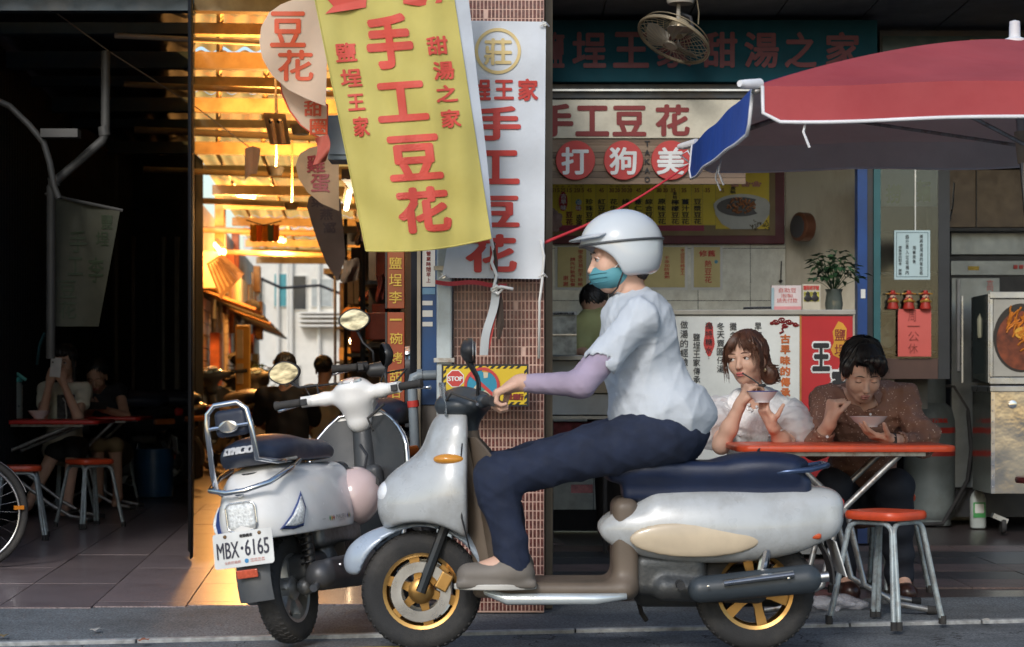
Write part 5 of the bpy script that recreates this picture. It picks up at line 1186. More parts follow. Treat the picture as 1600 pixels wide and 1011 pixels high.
for k in range(28):
    a = 2*pi*k/28
    for sgn, z0 in ((1, .045), (-1, -.07)):
        b.tube([c+Rf @ Vector((r*cos(a+.2*(1-r/rF)), r*sin(a+.2*(1-r/rF)), z0*(1-(r/rF)**2.5))) for r in (.035, .09, .15, rF)], .0017, 4)
b.build('guard_wires', fm, t, True)
MB().lathe([(0, .05), (.035, .048), (.04, .04), (.0, .03)], c, 'z', 20, ref=Rf).build('hub_cap', mat('pale_cap', (.42, .38, .3), .4), t, True, smooth=50)
for k in range(3):
    a = 2*pi*k/3+.5
    def bl(u, v): 
        r = .03+.135*v; w = (.3+.5*sin(pi*min(1, v*1.0)*.85))*(u-.5)*1.5
        return c+Rf @ Vector((r*cos(a+w), r*sin(a+w), .0+.05*(u-.5)))
    MB().grid(bl, 6, 8, .0015).build('blade', mat('fan_blade', (.3, .27, .22), .35, .3), t, True, smooth=60)
t = MB().tube([P(1089, 0, 11), P(1092, 20, 11), P(1091, 38, 11)], .003, 5).build('pull_cord', fm); tag(t, 'short pull cord hanging beside the fan from the ceiling', 'cord')
t = thing('upper_window', 'dark window strip right of the teal fascia above the red umbrella', 'window', P(1480, 70, 11.9))
MB().bb(PX(1375, 11.9), PX(1640, 11.9), 11.9, 12.0, PZ(110, 11.9), PZ(48, 11.9)).build('frame', ds, t, True)
MB().bb(PX(1378, 11.9), PX(1640, 11.9), 11.885, 11.899, PZ(108, 11.9), PZ(57, 11.9)).build('pane', mat('teal_dark_pane', (.02, .05, .055), .2), t, True)
MB().bb(PX(1514, 11.9), PX(1600, 11.9), 11.87, 11.884, PZ(80, 11.9), PZ(63, 11.9)).build('yellow_sticker', yellow_ink, t, True)
t = thing('glass_sign_post', 'yellow edge strip', 'x', (0, 0, 0)); bpy.data.objects.remove(t)
# ================================================================ SCOOTERS
def wheel(t, y, R=.222, w=.10, rim=None, tread=True, name='wheel', spokes=5, hub=.05):
    rim = rim or steel; c = (0, y, R)
    wh = MB().lathe([(R*.62, -w*.34), (R*.8, -w*.48), (R*.93, -w*.44), (R*.985, -w*.26), (R, 0), (R*.985, w*.26), (R*.93, w*.44), (R*.8, w*.48), (R*.62, w*.34)], c, 'x', 48, cap=False).build('tyre', rubber, t, smooth=60)
    if tread:
        b = MB()
        for k in range(46):
            a = 2*pi*k/46
            for s_ in (-1, 1):
                for (x0_, x1_, da) in ((.004, .024, .05), (.026, .043, .03)):
                    p = []
                    for x, aa in ((x0_, a), (x1_, a+da), (x1_, a+da+.035), (x0_, a+.035)):
                        q = abs(x)/(w*.5); rr = R*(1-.0-.075*q**3)+.0015
                        aa2 = aa+(pi/46 if s_ > 0 else 0)
                        p.append(Vector((s_*x, y+rr*cos(aa2), R+rr*sin(aa2))))
                    ctr = Vector((0, y, R)); p2 = [ctr+(v-ctr)*.975 for v in p]
                    b.add(p+p2, [(0,1,2,3), (0,4,5,1), (1,5,6,2), (2,6,7,3), (3,7,4,0)])
        tag(b.build('tread_blocks', rubber, wh), kind='stuff')
    rb = MB().lathe([(R*.58, -w*.32), (R*.64, -w*.36), (R*.64, -w*.30), (R*.56, -w*.1), (R*.56, w*.1), (R*.64, w*.30), (R*.64, w*.36), (R*.58, w*.32), (R*.54, w*.1), (R*.54, -w*.1)], c, 'x', 40, cap=False).build('rim', rim, t, smooth=50)
    b = MB()
    for k in range(spokes):
        a = 2*pi*k/spokes+.3; d = Vector((0, cos(a), sin(a))); e = Vector((0, -sin(a), cos(a))); ctr = Vector(c)
        b.loft([[ctr+d*r+e*wd+Vector((x, 0, 0)) for wd, x in ((-ww, -tt), (ww, -tt), (ww, tt), (-ww, tt))] for r, ww, tt in ((.02, .022, .022), (R*.3, .015, .018), (R*.58, .02, .02))])
    b.lathe([(0, -.045), (hub*.6, -.045), (hub, -.03), (hub, .03), (hub*.6, .045), (0, .045)], c, 'x', 20)
    b.build('spokes', rim, t, smooth=40)

def mirror(t, base, head, hw, hh, yaw=0., glass_n=(0, -1, 0)):
    base, head = Vector(base), Vector(head)
    MB().tube([base, base+Vector((0, 0, .05)), base*.45+head*.55+Vector((0, -.01, -.02)), head-Vector((0, -.015, hh*.6))], [.007, .006, .006, .009], 8).build('mirror_stem', black_plastic, t, smooth=180)
    R = Euler((0, 0, yaw)).to_matrix()
    MB().loft([[head+R @ Vector((hw*s_*cos(a)*(1+.12*cos(2*a)), dy, hh*s_*sin(a))) for a in [2*pi*k/28 for k in range(28)]] for s_, dy in ((.96, -.012), (1, -.006), (1, .004), (.8, .022), (.4, .032))]).build('mirror_housing', black_plastic, t, smooth=60)
    MB().loft([[head+R @ Vector((hw*s_*cos(a)*(1+.12*cos(2*a)), dy, hh*s_*sin(a))) for a in [2*pi*k/28 for k in range(28)]] for s_, dy in ((.88, -.0128), (.88, -.0135))]).build('mirror_glass', mat('mirror_glass', (.30, .33, .36), .06, 1., var=.75, scale=16, rvar=0, stretch=(1, 1, 2.5)), t)  # mottled tint imitates a street reflected in the glass

def scooter(name, label, loc, rot, paint, inner, seatm, rim, group=None, classic=True, hands=True, lod=.009, box=False, cat='scooter', plate=True, exhaust=True):
    t = thing(name, label, cat, loc, rot, group)
    WB = 1.27
    wheel(t, 0, rim=rim, spokes=5); wheel(t, WB, R=.215, w=.09, rim=rim, spokes=5)
    # rear body
    s = SDF()
    if classic:
        s.box((0, .16, .60), (.145, .38, .125), .09, k=.04); s.ell((0, -.06, .52), (.185, .285, .215), k=.05)
        s.ell((.085, .14, .50), (.115, .37, .215), k=.04); s.ell((-.085, .14, .50), (.115, .37, .215), k=.04)
        s.box((0, .1, .34), (.3, .9, .10), .01, k=.006, sub=True); s.box((0, .02, .50), (.085, .30, .14), .06, k=.02, sub=True)
        s.box((0, .62, .55), (.3, .09, .3), .03, k=.03, sub=True)
    else:
        s.box((0, .18, .62), (.14, .36, .10), .07, k=.04); s.ell((.08, .12, .56), (.11, .40, .13), k=.05); s.ell((-.08, .12, .56), (.11, .40, .13), k=.05)
        s.ell((0, -.22, .69), (.10, .16, .065), k=.08); s.ell((0, .48, .46), (.15, .12, .2), k=.06)
        s.box((0, -.02, .42), (.3, .33, .1), .05, k=.03, sub=True)
    s.build('rear_body', paint, lod, t, False)
    # seat
    s = SDF(); s.ell((0, .26, .765), (.135, .27, .065), k=.05); s.ell((0, -.06, .785), (.142, .24, .075), k=.09); s.box((0, .08, .75), (.11, .30, .05), .04, k=.05)
    s.box((0, .1, .70), (.3, .8, .036), .01, k=.01, sub=True)
    seat = s.build('seat', seatm, lod, t, False)
    if 0: MB().tube([(x, y, .742) for x, y in [(.132*cos(a)*(1+.05*cos(2*a)), .12+.355*sin(a)) for a in [2*pi*k/40 for k in range(40)]]], .006, 6, closed=True).build('seat_piping', black_plastic, seat, smooth=180)
    # under-seat front (knee side), floor, leg shield, column
    s = SDF(); s.box((0, .50, .48), (.13, .06, .24), .05, k=.04); s.box((0, .70, .265), (.165, .26, .035), .03, k=.05); s.box((0, .45, .3), (.15, .18, .07), .04, k=.05)
    s.cap((0, .95, .28), (0, 1.06, .90), .06, .05, k=.05); s.box((0, .3, .30), (.11, .3, .06), .04, k=.04)
    s.build('floor_and_tunnel', inner, lod, t, False)
    b = MB()
    for k in range(7): b.box((-.09+.03*k, .70, .302), (.012, .34, .006))
    b.build('floor_ribs', rubber, t)
    HT = .93 if classic else .88
    def sh(u, v, d=0.):
        z = .25+(HT-.25)*v; w = (.165+.075*sin(pi*min(1, v*1.15)*.62))*(1 if v < .72 else 1-((v-.72)/.28)**2.2*.55)
        x = (2*u-1)*w; return Vector((x, .90+.16*v-1.6*x*x+.03*sin(pi*v)-d, z))
    MB().grid(lambda u, v: sh(u, v), 20, 24, -.012).build('leg_shield', paint, t, smooth=60)
    MB().grid(lambda u, v: sh(.03+.94*u, .02+.95*v, .020), 20, 24, -.006).build('inner_shield', inner, t, smooth=60)
    per = [sh(0, i/16) for i in range(17)]+[sh(i/10, 1) for i in range(1, 10)]+[sh(1, 1-i/16) for i in range(17)]
    MB().tube([p+Vector((0, -.004, 0)) for p in per], .0085, 8).build('shield_rim', chrome if classic else inner, t, smooth=180)
    # glove box bulge with brass ignition/hook
    s = SDF(); s.box((.0, .955, .60), (.10, .035, .09), .03, k=.03); s.box((.0, .945, .42), (.13, .05, .10), .04, k=.05); s.build('glove_box', inner, lod, t, False)
    MB().lathe([(.022, 0), (.022, -.018), (.012, -.02), (.010, -.012), (0, -.012)], (.04, .92, .60), 'y', 18).build('bag_hook', mat('brass', (.5, .33, .12), .3, .9), t, smooth=40)
    # front fender
    s = SDF(); s.ell((0, WB-.02, .33), (.10, .27, .17), k=.03); s.box((0, WB, .12), (.3, .5, .19), .02, k=.02, sub=True); s.cap((-.05, WB, .21), (.05, WB, .21), .235, k=.01, sub=True)
    s.box((0, WB-.3, .3), (.05, .06, .12), .03, k=.04)
    s.build('front_fender', paint, lod, t, False)
    for x in (-.065, .065): MB().tube([(x, WB, .215), (x*.9, WB-.1, .42), (x*.7, WB-.16, .55)], .016, 8).build('fork', ds, t, smooth=180)
    # headset and bars
    s = SDF()
    if classic:
        s.ell((0, 1.03, 1.0), (.085, .11, .085), k=.04); s.cap((0, 1.02, .90), (0, 1.03, 1.02), .058, .075, k=.04)
        s.cap((-.14, .99, 1.02), (.14, .99, 1.02), .030, k=.05); s.ell((0, .98, 1.05), (.075, .06, .035), k=.03)
        s.cap((-.21, .965, 1.02), (-.14, .99, 1.02), .026, .03, k=.02); s.cap((.21, .965, 1.02), (.14, .99, 1.02), .026, .03, k=.02)
    else:
        s.ell((0, 1.05, 1.0), (.15, .10, .06), k=.04); s.cap((-.18, .98, 1.0), (.18, .98, 1.0), .034, k=.06); s.cap((0, 1.02, .85), (0, 1.04, 1.0), .06, .09, k=.06)
        s.ell((0, 1.12, .95), (.12, .09, .10), k=.05)
    s.build('headset', paint if classic else inner, lod*.75, t, False)
    MB().loft([[(.055*s_*cos(a), .965+.035*s_*sin(a), 1.082+d+.012*sin(a)) for a in [2*pi*k/24 for k in range(24)]] for s_, d in ((1.1, -.01), (1, .004), (.8, .006))]).build('speedometer', mat('gauge_glass', (.35, .4, .42), .06, var=.5, scale=50, coat=.6), t, smooth=40)
    if not classic:
        for x in (-.05, .05): MB().loft([[(x+.045*s_*cos(a), .95+.03*s_*sin(a), 1.05+d+.012*sin(a)) for a in [2*pi*k/20 for k in range(20)]] for s_, d in ((1.1, -.01), (1, .006), (.8, .008))]).build('gauge', mat('blue_gauge', (.2, .3, .4), .06, var=.5, scale=50, coat=.6), t, smooth=40)
    for s_ in (-1, 1):
        MB().tube([(s_*.20, .966, 1.02), (s_*.245, .95, 1.02)], .026, 14).build('switch_housing', white_ink if classic else black_plastic, t, smooth=50)
        MB().box((s_*.225, .935, 1.018), (.03, .022, .03)).build('switch', black_plastic, t, bevel=.003)
        MB().lathe([(.015, 0), (.0185, .004), (.0185, .012)]+[(.0175+.0015*(k % 2), .016+k*.008) for k in range(11)]+[(.0215, .108), (.0215, .118), (0, .12)], (s_*.245, .95, 1.02), 'x', 16, ref=Matrix(((s_, 0, 0), (-.22, 1, 0), (0, 0, 1)))).build('grip', rubber, t, smooth=50)
        MB().tube([(s_*.20, .995, 1.02), (s_*.24, 1.01, 1.018), (s_*.35, .985, 1.0), (s_*.38, .985, .998)], [.008, .007, .0055, .009], 8).build('brake_lever', chrome, t, smooth=180)
    mirror(t, (-.17, .985, 1.04), (-.33 if classic else -.25, 1.0, 1.17 if classic else 1.25), .070, .056, .12); mirror(t, (.17, .985, 1.04), (.17 if classic else .30, 1.02, 1.18 if classic else 1.14), .070, .056, -1.0 if classic else -.12)
    MB().lathe([(.0, .03), (.05, .02), (.062, 0), (.062, -.02)], (0, 1.135, 1.0), 'y', 24).build('headlight', mat('lamp_glass', (.8, .82, .85), .05, var=.2, scale=60, coat=.5), t, smooth=60)
    # rear end: tail light, indicators, mudflap, plate, engine
    tl = mat('clear_lamp_lens', (.72, .74, .74), .08, var=.3, scale=90, bump=.8, bscale=120, coat=.6)
    if classic:
        s = SDF(); s.box((0, -.315, .54), (.062, .03, .055), .025, k=.01); s.build('tail_light', tl, .006, t, False)
        MB().tube([(x, -.333, z) for x, z in [(.064*max(-1, min(1, 1.25*cos(a))), .54+.056*max(-1, min(1, 1.25*sin(a)))) for a in [2*pi*k/32 for k in range(32)]]], .004, 6, closed=True).build('lamp_trim', chrome, t, smooth=180)
        for s_ in (-1, 1):
            def cs(y, z):
                a = 1-((y+.06)/.285)**2-((z-.52)/.215)**2; b_ = 1-((y-.14)/.37)**2-((z-.50)/.215)**2
                return max(.185*sqrt(max(a, .02)), .085+.115*sqrt(max(b_, 0)) if b_ > 0 else 0)+.002
            pts = [(cs(y, z), y, z) for y, z in ((-.255, .475), (-.20, .468), (-.15, .475), (-.125, .54), (-.125, .60), (-.165, .565), (-.21, .52))]
            def ind(off, sc):
                c = sum((Vector(p) for p in pts), Vector())/len(pts)
                return [Vector((s_*(q.x+off), q.y-off, q.z)) for q in [(Vector(p)-c)*sc+c for p in pts]]
            MB().loft([ind(-.02, 1.12), ind(.005, 1.12), ind(.012, 1.0)]).build('indicator_trim', mat('blue_chrome_trim', (.06, .10, .3), .2, .6), t, smooth=30)
            MB().loft([ind(.008, .9), ind(.018, .86), ind(.024, .6)]).build('indicator', tl, t, smooth=50)
    else:
        s = SDF(); s.box((0, -.37, .69), (.085, .035, .032), .02, k=.01); s.build('tail_light', mat('red_tail_lens', (.4, .02, .02), .1, coat=.5), .006, t, False)
        for s_ in (-1, 1): s = SDF(); s.box((s_*.14, -.24, .62), (.03, .09, .025), .015, k=.01, R=np.array(Euler((0, 0, s_*-.3)).to_matrix())); s.build('indicator', mat('orange_lens', (.5, .14, .03), .1, coat=.5), .007, t, False)
    # mudflap and plate
    MB().grid(lambda u, v: (-.075+.15*u, -.27-.05*v-.03*sin(pi*v)+(2*u-1)**2*.03, .44-.24*v), 8, 10, .008).build('mudflap', grey_plastic, t, smooth=60)
    MB().box((-.0, -.347, .315), (.09, .012, .034), (.12, 0, 0)).build('reflector', mat('orange_reflector', (.55, .10, .05), .2, var=.2, scale=100, coat=.4), t, bevel=.004)
    if plate:
        R = Euler((-.12, .0, 0)).to_matrix(); c = Vector((0, -.352, .415))
        pl_ = MB()
        n = 5; ring = []
        for cx, cz, a0 in ((.118, .058, 0), (-.118, .058, 90), (-.118, -.058, 180), (.118, -.058, 270)):
            for k in range(n+1): a = radians(a0+90*k/n); ring.append((cx+.012*cos(a), cz+.012*sin(a)))
        pl_.loft([[c+R @ Vector((x, y, z)) for x, z in ring] for y in (0, -.0025)])
        plo = pl_.build('number_plate', mat('plate_white', (.66, .67, .66), .35, dirt=(.5, .48, .45), dirt_amt=.3), t, smooth=30)
        fn = lambda x, y: c+R @ Vector((x, -.0042, -y))
        if classic:
            text_fn([('MBX', -.115, -.032, -.018, .032), ('·', -.010, -.01, .002, .004), ('6165', .008, -.034, .113, .030)], fn, mat('plate_ink', (.03, .03, .05), .5), plo, False, bold=.012)
            text_fn([('電動機車', -.012, -.058, .045, -.044)], fn, black_ink, plo, False)
            text_fn([('全民防竊網', -.085, .043, -.015, .055), ('維護車業', .028, .042, .09, .048), ('烙碼防竊', .028, .050, .09, .056)], fn, mat('plate_red', (.5, .15, .12), .5), plo, False, bold=0)
            MB().lathe([(.009, -.001), (.009, 0)], fn(.012, .049), 'y', 12).build('blue_badge', mat('badge_blue', (.05, .25, .5), .5), plo)
            for x in (-.075, .075): MB().lathe([(.008, 0), (.006, -.006), (0, -.007)], c+R @ Vector((x, -.003, .055)), 'y', 8).build('bolt', mat('rusty_bolt', (.2, .12, .06), .5, .6), plo)
    # engine, exhaust, swing arm
    s = SDF(); s.box((-.11, .12, .25), (.05, .24, .075), .04, k=.04); s.box((.0, .30, .30), (.12, .12, .07), .04, k=.04); s.cap((.08, 0, .222), (.09, .3, .26), .035, .05, k=.03)
    s.box((.05, .3, .42), (.10, .22, .05), .03, k=.03)
    s.build('engine', mat('cast_aluminium', (.22, .23, .24), .5, .7, dirt=(.06, .05, .04), dirt_amt=.7, dirt_scale=9, bump=.4), lod, t, False)
    b = MB()
    for k in range(7): b.box((.10, .27+k*.018, .33), (.13, .006, .09))
    b.build('cooling_fins', ds, t)
    if exhaust:
        s = SDF(); s.cap((.165, -.02, .26), (.165, .36, .235), .062, .055, k=.01); s.box((.205, .16, .275), (.018, .19, .05), .015, k=.02)
        ex = s.build('exhaust', mat('exhaust_black', (.07, .075, .085), .45, .4, dirt=(.15, .12, .1), dirt_amt=.4), lod*.8, t, False)
        MB().tube([(.165, -.075, .225), (.165, -.11, .215)], .016, 12).build('tailpipe', steel, ex, smooth=60)
        MB().tube([(.16, .36, .235), (.12, .45, .2), (.03, .45, .24), (0, .38, .3)], .016, 10).build('header_pipe', mat('brown_pipe', (.2, .12, .08), .5, .7), ex, smooth=180)
        for y in (.05, .25): MB().lathe([(.008, 0), (.006, .006), (0, .007)], (.224, y, .29), 'x', 8).build('bolt', steel, ex)
    MB().tube([(-.10, -.0, .22), (-.12, -.03, .45)], .025, 12).build('shock_absorber', chrome, t, smooth=60); MB().tube([(.12, .0, .24), (.11, .02, .50)], .022, 12).build('shock_absorber', ds, t, smooth=60)
    b = MB(); [b.tube([(.11+.028*cos(a), .0+.028*sin(a), .30+.17*k/60) for k, a in [(k, k*.7) for k in range(60)]], .0045, 5)]; b.build('shock_spring', ds, t, smooth=180)
    return t

navy_seat = mat('navy_seat_vinyl', (.022, .03, .055), .38, bump=.3, bscale=250, var=.2, dirt=(.05, .055, .07), dirt_amt=.3)
WS = scooter('parked_scooter', 'white retro scooter with plate MBX 6165, pink helmet on its hook, leaning by the kerb', (-.80, 7.42, 0), (0, radians(-8.5), radians(-18)), white_paint, mat('inner_shield_plastic', (.038, .042, .047), .4, bump=.2, bscale=300, dirt=(.09, .085, .08), dirt_amt=.4), navy_seat, mat('silver_wheel', (.45, .46, .46), .35, .8, dirt=(.15, .13, .1), dirt_amt=.5, dirt_scale=10), lod=.007)
WS.scale = (.9, .9, .9)
# chrome backrest rail and pad
rail = []
for p in [(-.13, -.16, .62), (-.125, -.27, .66), (-.10, -.33, .72), (-.095, -.335, .90), (-.085, -.335, .96), (-.05, -.335, .99), (.05, -.335, .99), (.085, -.335, .96), (.095, -.335, .90), (.10, -.33, .76), (.135, -.22, .74), (.15, -.08, .745)]: rail.append(p)
MB().tube(rail, .0115, 12).build('backrest_rail', chrome, WS, smooth=180)
MB().tube([(.152, -.05, .735), (.16, -.16, .705), (.13, -.31, .66), (.04, -.355, .64), (-.04, -.355, .64), (-.13, -.31, .66), (-.16, -.16, .705), (-.152, -.05, .735)], .0115, 12).build('grab_rail', chrome, WS, smooth=180)
MB().tube([(0, -.35, .64), (0, -.30, .62), (0, -.24, .66)], .014, 10).build('rail_stay', chrome, WS, smooth=180)
s = SDF(); s.box((0, -.30, .915), (.072, .022, .055), .022, k=.01); s.build('backrest_pad', navy_seat, .006, WS, False)
MB().loft([[(.042*s_*cos(a), y, .90+.026*s_*sin(a)) for a in [2*pi*k/28 for k in range(28)]] for s_, y in ((1, -.326), (1, -.343), (.9, -.347))]).build('oval_badge', mat('chrome_badge', (.6, .6, .6), .2, .9), WS, smooth=50)
MB().tube([(-.09, -.337, .90), (.09, -.337, .90)], .007, 8).build('rail_crossbar', chrome, WS)
# lettering on seat and body side
text_fn([('KYMCO', -.072, 0, .072, .030)], lambda x, y: Vector((x, -.06-.24*sqrt(max(.05, 1-(x/.142)**2-((.817-y-.785)/.075)**2))-.008, .817-y)), mat('silver_letters', (.55, .56, .58), .4), WS, False, bold=.05)
sx = lambda y, z: .196
def side(y, z):    # point on the right body side, found by the body ellipse
    q = max(0., 1-((y-.14)/.37)**2-((z-.50)/.215)**2); return Vector((.085+.115*sqrt(q)+.004, y, z))
tl2 = mat('decal_grey', (.3, .3, .3), .5)
text_fn([('MALIBU', .13, 0, .24, .018)], lambda y, z: side(y, .495-z), tl2, WS, False, bold=0)
text_fn([('CITY TOUR', .16, 0, .23, .007)], lambda y, z: side(y, .474-z), tl2, WS, False, bold=0)
for k, (y, c) in enumerate([(.07, (.08, .3, .15)), (.088, (.5, .3, .05)), (.106, (.4, .08, .08)), (.268, (.08, .1, .3)), (.286, (.5, .3, .05)), (.304, (.08, .3, .15))]):
    MB().add([side(y-.008, .484), side(y, .472), side(y+.008, .484), side(y, .496)], [(0,1,2,3)]).build('decal_diamond', mat('decal_colour', c, .5), WS)
MB().tube([side(-.02+.05*k/5, .484) for k in range(6)], .001, 4).build('decal_line', tl2, WS)
# side stand
MB().tube([(-.10, .42, .26), (-.20, .36, .05), (-.235, .34, -.03)], .011, 8).build('side_stand', ds, WS, smooth=180)
# pink helmet hanging in front of the seat
hm = thing('half_helmet', 'pale pink half helmet hanging beside the white scooter seat', 'helmet', P(553, 776, 7.86))
pinkm = mat('pale_pink_shell', (.68, .52, .50), .2, var=.04, coat=.5)
s = SDF(); s.ell((0, 0, 0), (.105, .115, .118), k=.01, R=np.array(Euler((0, .3, 0)).to_matrix())); s.build('shell', pinkm, .007, hm, False)
MB().tube([(-.02+.1*cos(a), -.03, .0+.112*sin(a)) for a in [-.6+k*.2 for k in range(14)]], .004, 6).build('edge_trim', black_plastic, hm, smooth=180)
MB().grid(lambda u, v: Vector((.075*cos(-.1+u*.7)+.03, -.05-.06*cos(u*.4)-.0+.0*v, .035+.03*v+.02*u)), 6, 3, .006).build('strap_clip', black_plastic, hm, smooth=60)
MB().tube([(.04, 0, .1), (.05, .02, .16), (.02, .06, .20)], .006, 6).build('strap', black_plastic, hm)

blackp = mat('black_scooter_paint', (.018, .019, .022), .22, coat=.5, var=.2, dirt=(.06, .06, .06), dirt_amt=.3)
BS = scooter('parked_scooter', 'black scooter parked right behind the white retro scooter, mirrors raised above it', (-.53, 9.05, 0), (0, radians(-5), radians(-6)), blackp, mat('charcoal_plastic', (.04, .042, .045), .45), navy_seat, steel, classic=False, lod=.011)
BS.scale = (1.04, 1.04, 1.04)
# parked scooters in the dark bay and along the lane
for k, (px, Y, rz, lab) in enumerate([(205, 17.2, 1.9, 'black scooter parked deep in the dark bay, nearer one'), (262, 18.6, 1.7, 'dim scooter parked against the back of the dark bay')]):
    c_ = copy_tree(BS); c_.location = (PX(px, Y), Y, 0); c_.rotation_euler = (0, radians(-5), rz); c_['label'] = lab; c_['group'] = 'scooters parked inside the lane'
for k, (px, Y, rz, lab) in enumerate([(352, 23.5, -.3, 'scooter parked at the left wall of the lane in warm light'), (330, 27, -.2, 'farther scooter parked along the left wall of the lane'), (398, 21.0, .5, 'scooter standing in the lane beside the person in black')]):
    c_ = copy_tree(BS); c_.location = (PX(px, Y), Y, 0); c_.rotation_euler = (0, radians(-5), rz); c_['label'] = lab; c_['group'] = 'scooters parked inside the lane'

# ---------------------------------------------------------------- the passing scooter (heads left)
MX, MY = PX(1178, 7.22), 7.22
silver_w = mat('silver_white_paint', (.46, .48, .49), .3, .1, var=.05, coat=.5, dirt=(.2, .18, .15), dirt_amt=.45, dirt_scale=5)
t = thing('ridden_scooter', 'silver white scooter with gold wheels ridden leftwards past the tofu pudding shop', 'scooter', (MX, MY, 0), (0, 0, pi/2)); MS = t; t.scale = (.93, .93, .93)
gold = mat('gold_alloy', (.52, .30, .10), .35, .9)
cream_p = mat('cream_panel', (.55, .45, .32), .35, coat=.3); taupe = mat('taupe_inner_plastic', (.13, .10, .075), .5)
dkp = mat('dark_blue_grey_plastic', (.04, .05, .06), .4)
wheel(t, 0, R=.23, w=.12, rim=gold, spokes=6); wheel(t, 1.28, R=.23, w=.11, rim=gold, spokes=6)
s = SDF()
s.ell((.09, .16, .47), (.095, .44, .13), k=.05); s.ell((-.09, .16, .47), (.095, .44, .13), k=.05); s.box((0, .05, .53), (.13, .38, .085), .06, k=.06); s.ell((0, -.17, .56), (.10, .14, .055), k=.08)
s.box((0, .0, .33), (.09, .30, .15), .06, k=.03, sub=True)
s.build('side_body', silver_w, .009, t, False)
for x in (-1, 1):
    s = SDF(); s.ell((x*.168, .24, .44), (.021, .25, .07), k=.02); s.build('side_panel', cream_p, .008, t, False)
s = SDF(); s.box((0, .20, .69), (.13, .37, .04), .035, k=.04); s.ell((0, .42, .70), (.14, .18, .05), k=.04); s.ell((0, -.03, .715), (.13, .18, .05), k=.04); s.box((0, .15, .625), (.11, .36, .05), .03, k=.03)
s.build('seat', mat('blue_black_seat', (.012, .02, .05), .42, bump=.3, bscale=300), .009, t, False)
MB().tube([(-.12, .02, .68), (-.13, -.2, .70), (-.08, -.27, .715), (.08, -.27, .715), (.13, -.2, .70), (.12, .02, .68)], .011, 10).build('grab_rail', mat('blue_grab_rail', (.05, .08, .16), .25, .5), t, smooth=180)
s = SDF(); s.box((0, .78, .245), (.17, .30, .03), .028, k=.04); s.box((0, .50, .40), (.14, .05, .19), .04, k=.05); s.cap((0, 1.0, .28), (0, 1.12, .84), .07, .06, k=.05)
s.build('floor_and_tunnel', taupe, .009, t, False)
for x in (-1, 1): MB().tube([(x*.172, .50, .225), (x*.18, .62, .215), (x*.18, .95, .215), (x*.15, 1.06, .25)], [.012, .022, .022, .012], 8).build('footboard_trim', mat('bright_trim', (.7, .75, .76), .2, .5), t, smooth=180)
def sh2(u, v, d=0.):
    z = .24+.60*v; w = .17+.06*sin(pi*v*.7); x = (2*u-1)*w*(1 if v < .8 else 1-.5*((v-.8)/.2)**2)
    return Vector((x, 1.03+.10*v-1.9*x*x-d, z))
MB().grid(lambda u, v: sh2(.03+.94*u, .02+.95*v, .03), 18, 20, -.01).build('inner_shield', taupe, t, smooth=60)
s = SDF(); s.ell((0, 1.15, .60), (.20, .17, .26), k=.05); s.ell((0, 1.27, .56), (.15, .18, .17), k=.08); s.ell((0, 1.13, .84), (.14, .11, .11), k=.08)
s.box((0, .93, .5), (.4, .17, .6), .02, k=.02, sub=True); s.cap((-.3, 1.28, .23), (.3, 1.28, .23), .27, k=.02, sub=True)
s.build('front_fairing', silver_w, .009, t, False)
s = SDF(); s.ell((0, 1.29, .34), (.095, .29, .155), k=.03); s.cap((-.3, 1.28, .23), (.3, 1.28, .23), .245, k=.01, sub=True); s.box((0, 1.3, .13), (.3, .5, .16), .02, k=.02, sub=True)
s.build('front_fender', mat('blue_grey_fender', (.36, .42, .5), .3, .2, coat=.4), .009, t, False)
for x in (-.075, .075): MB().tube([(x, 1.28, .23), (x*.9, 1.18, .5)], .02, 8).build('fork', ds, t)
s = SDF(); s.ell((0, 1.13, .94), (.13, .10, .06), k=.04); s.cap((-.2, 1.04, .96), (.2, 1.04, .96), .028, k=.05); s.cap((0, 1.12, .8), (0, 1.12, .94), .055, .07, k=.04); s.build('headset', dkp, .008, t, False)
for s_ in (-1, 1):
    MB().tube([(s_*.19, 1.04, .96), (s_*.32, 1.0, .96)], .018, 12).build('grip', rubber, t); MB().tube([(s_*.2, 1.07, .96), (s_*.33, 1.06, .95)], .006, 6).build('brake_lever', chrome, t)
    mirror(t, (s_*.19, 1.06, .98), (s_*.30, 1.09, 1.15), .07, .045)
s = SDF(); s.ell((0, 1.405, .60), (.085, .045, .055), k=.01); s.build('headlight', mat('lamp_glass2', (.8, .82, .85), .05, coat=.5), .007, t, False)
s = SDF(); s.box((0, -.315, .565), (.07, .025, .026), .02, k=.01); s.build('tail_light', mat('red_lens', (.5, .03, .02), .12, coat=.5), .006, t, False)
for s_ in (-1, 1): s = SDF(); s.box((s_*.13, -.18, .45), (.014, .06, .014), .01, k=.01); s.build('side_lamp', mat('orange_red_lens', (.62, .10, .03), .15, coat=.5), .006, t, False)
MB().grid(lambda u, v: (-.08+.16*u, -.20-.10*v-.03*sin(pi*v), .48-.22*v), 6, 8, .008).build('mudflap', black_plastic, t, smooth=60)
MB().box((0, -.315, .36), (.26, .004, .14), (-.3, 0, 0)).build('number_plate', mat('plate_white2', (.66, .67, .66), .4), t)
s = SDF(); s.box((.10, .16, .24), (.05, .30, .085), .05, k=.04); s.box((0, .33, .30), (.12, .14, .08), .04, k=.04); s.cap((-.1, .0, .23), (-.1, .35, .25), .04, .05, k=.02); s.ell((.14, .05, .24), (.03, .11, .09), k=.02); s.build('engine', mat('dark_cast_engine', (.06, .065, .068), .45, .5, dirt=(.1, .09, .08), dirt_amt=.4, bump=.4), .009, t, False)
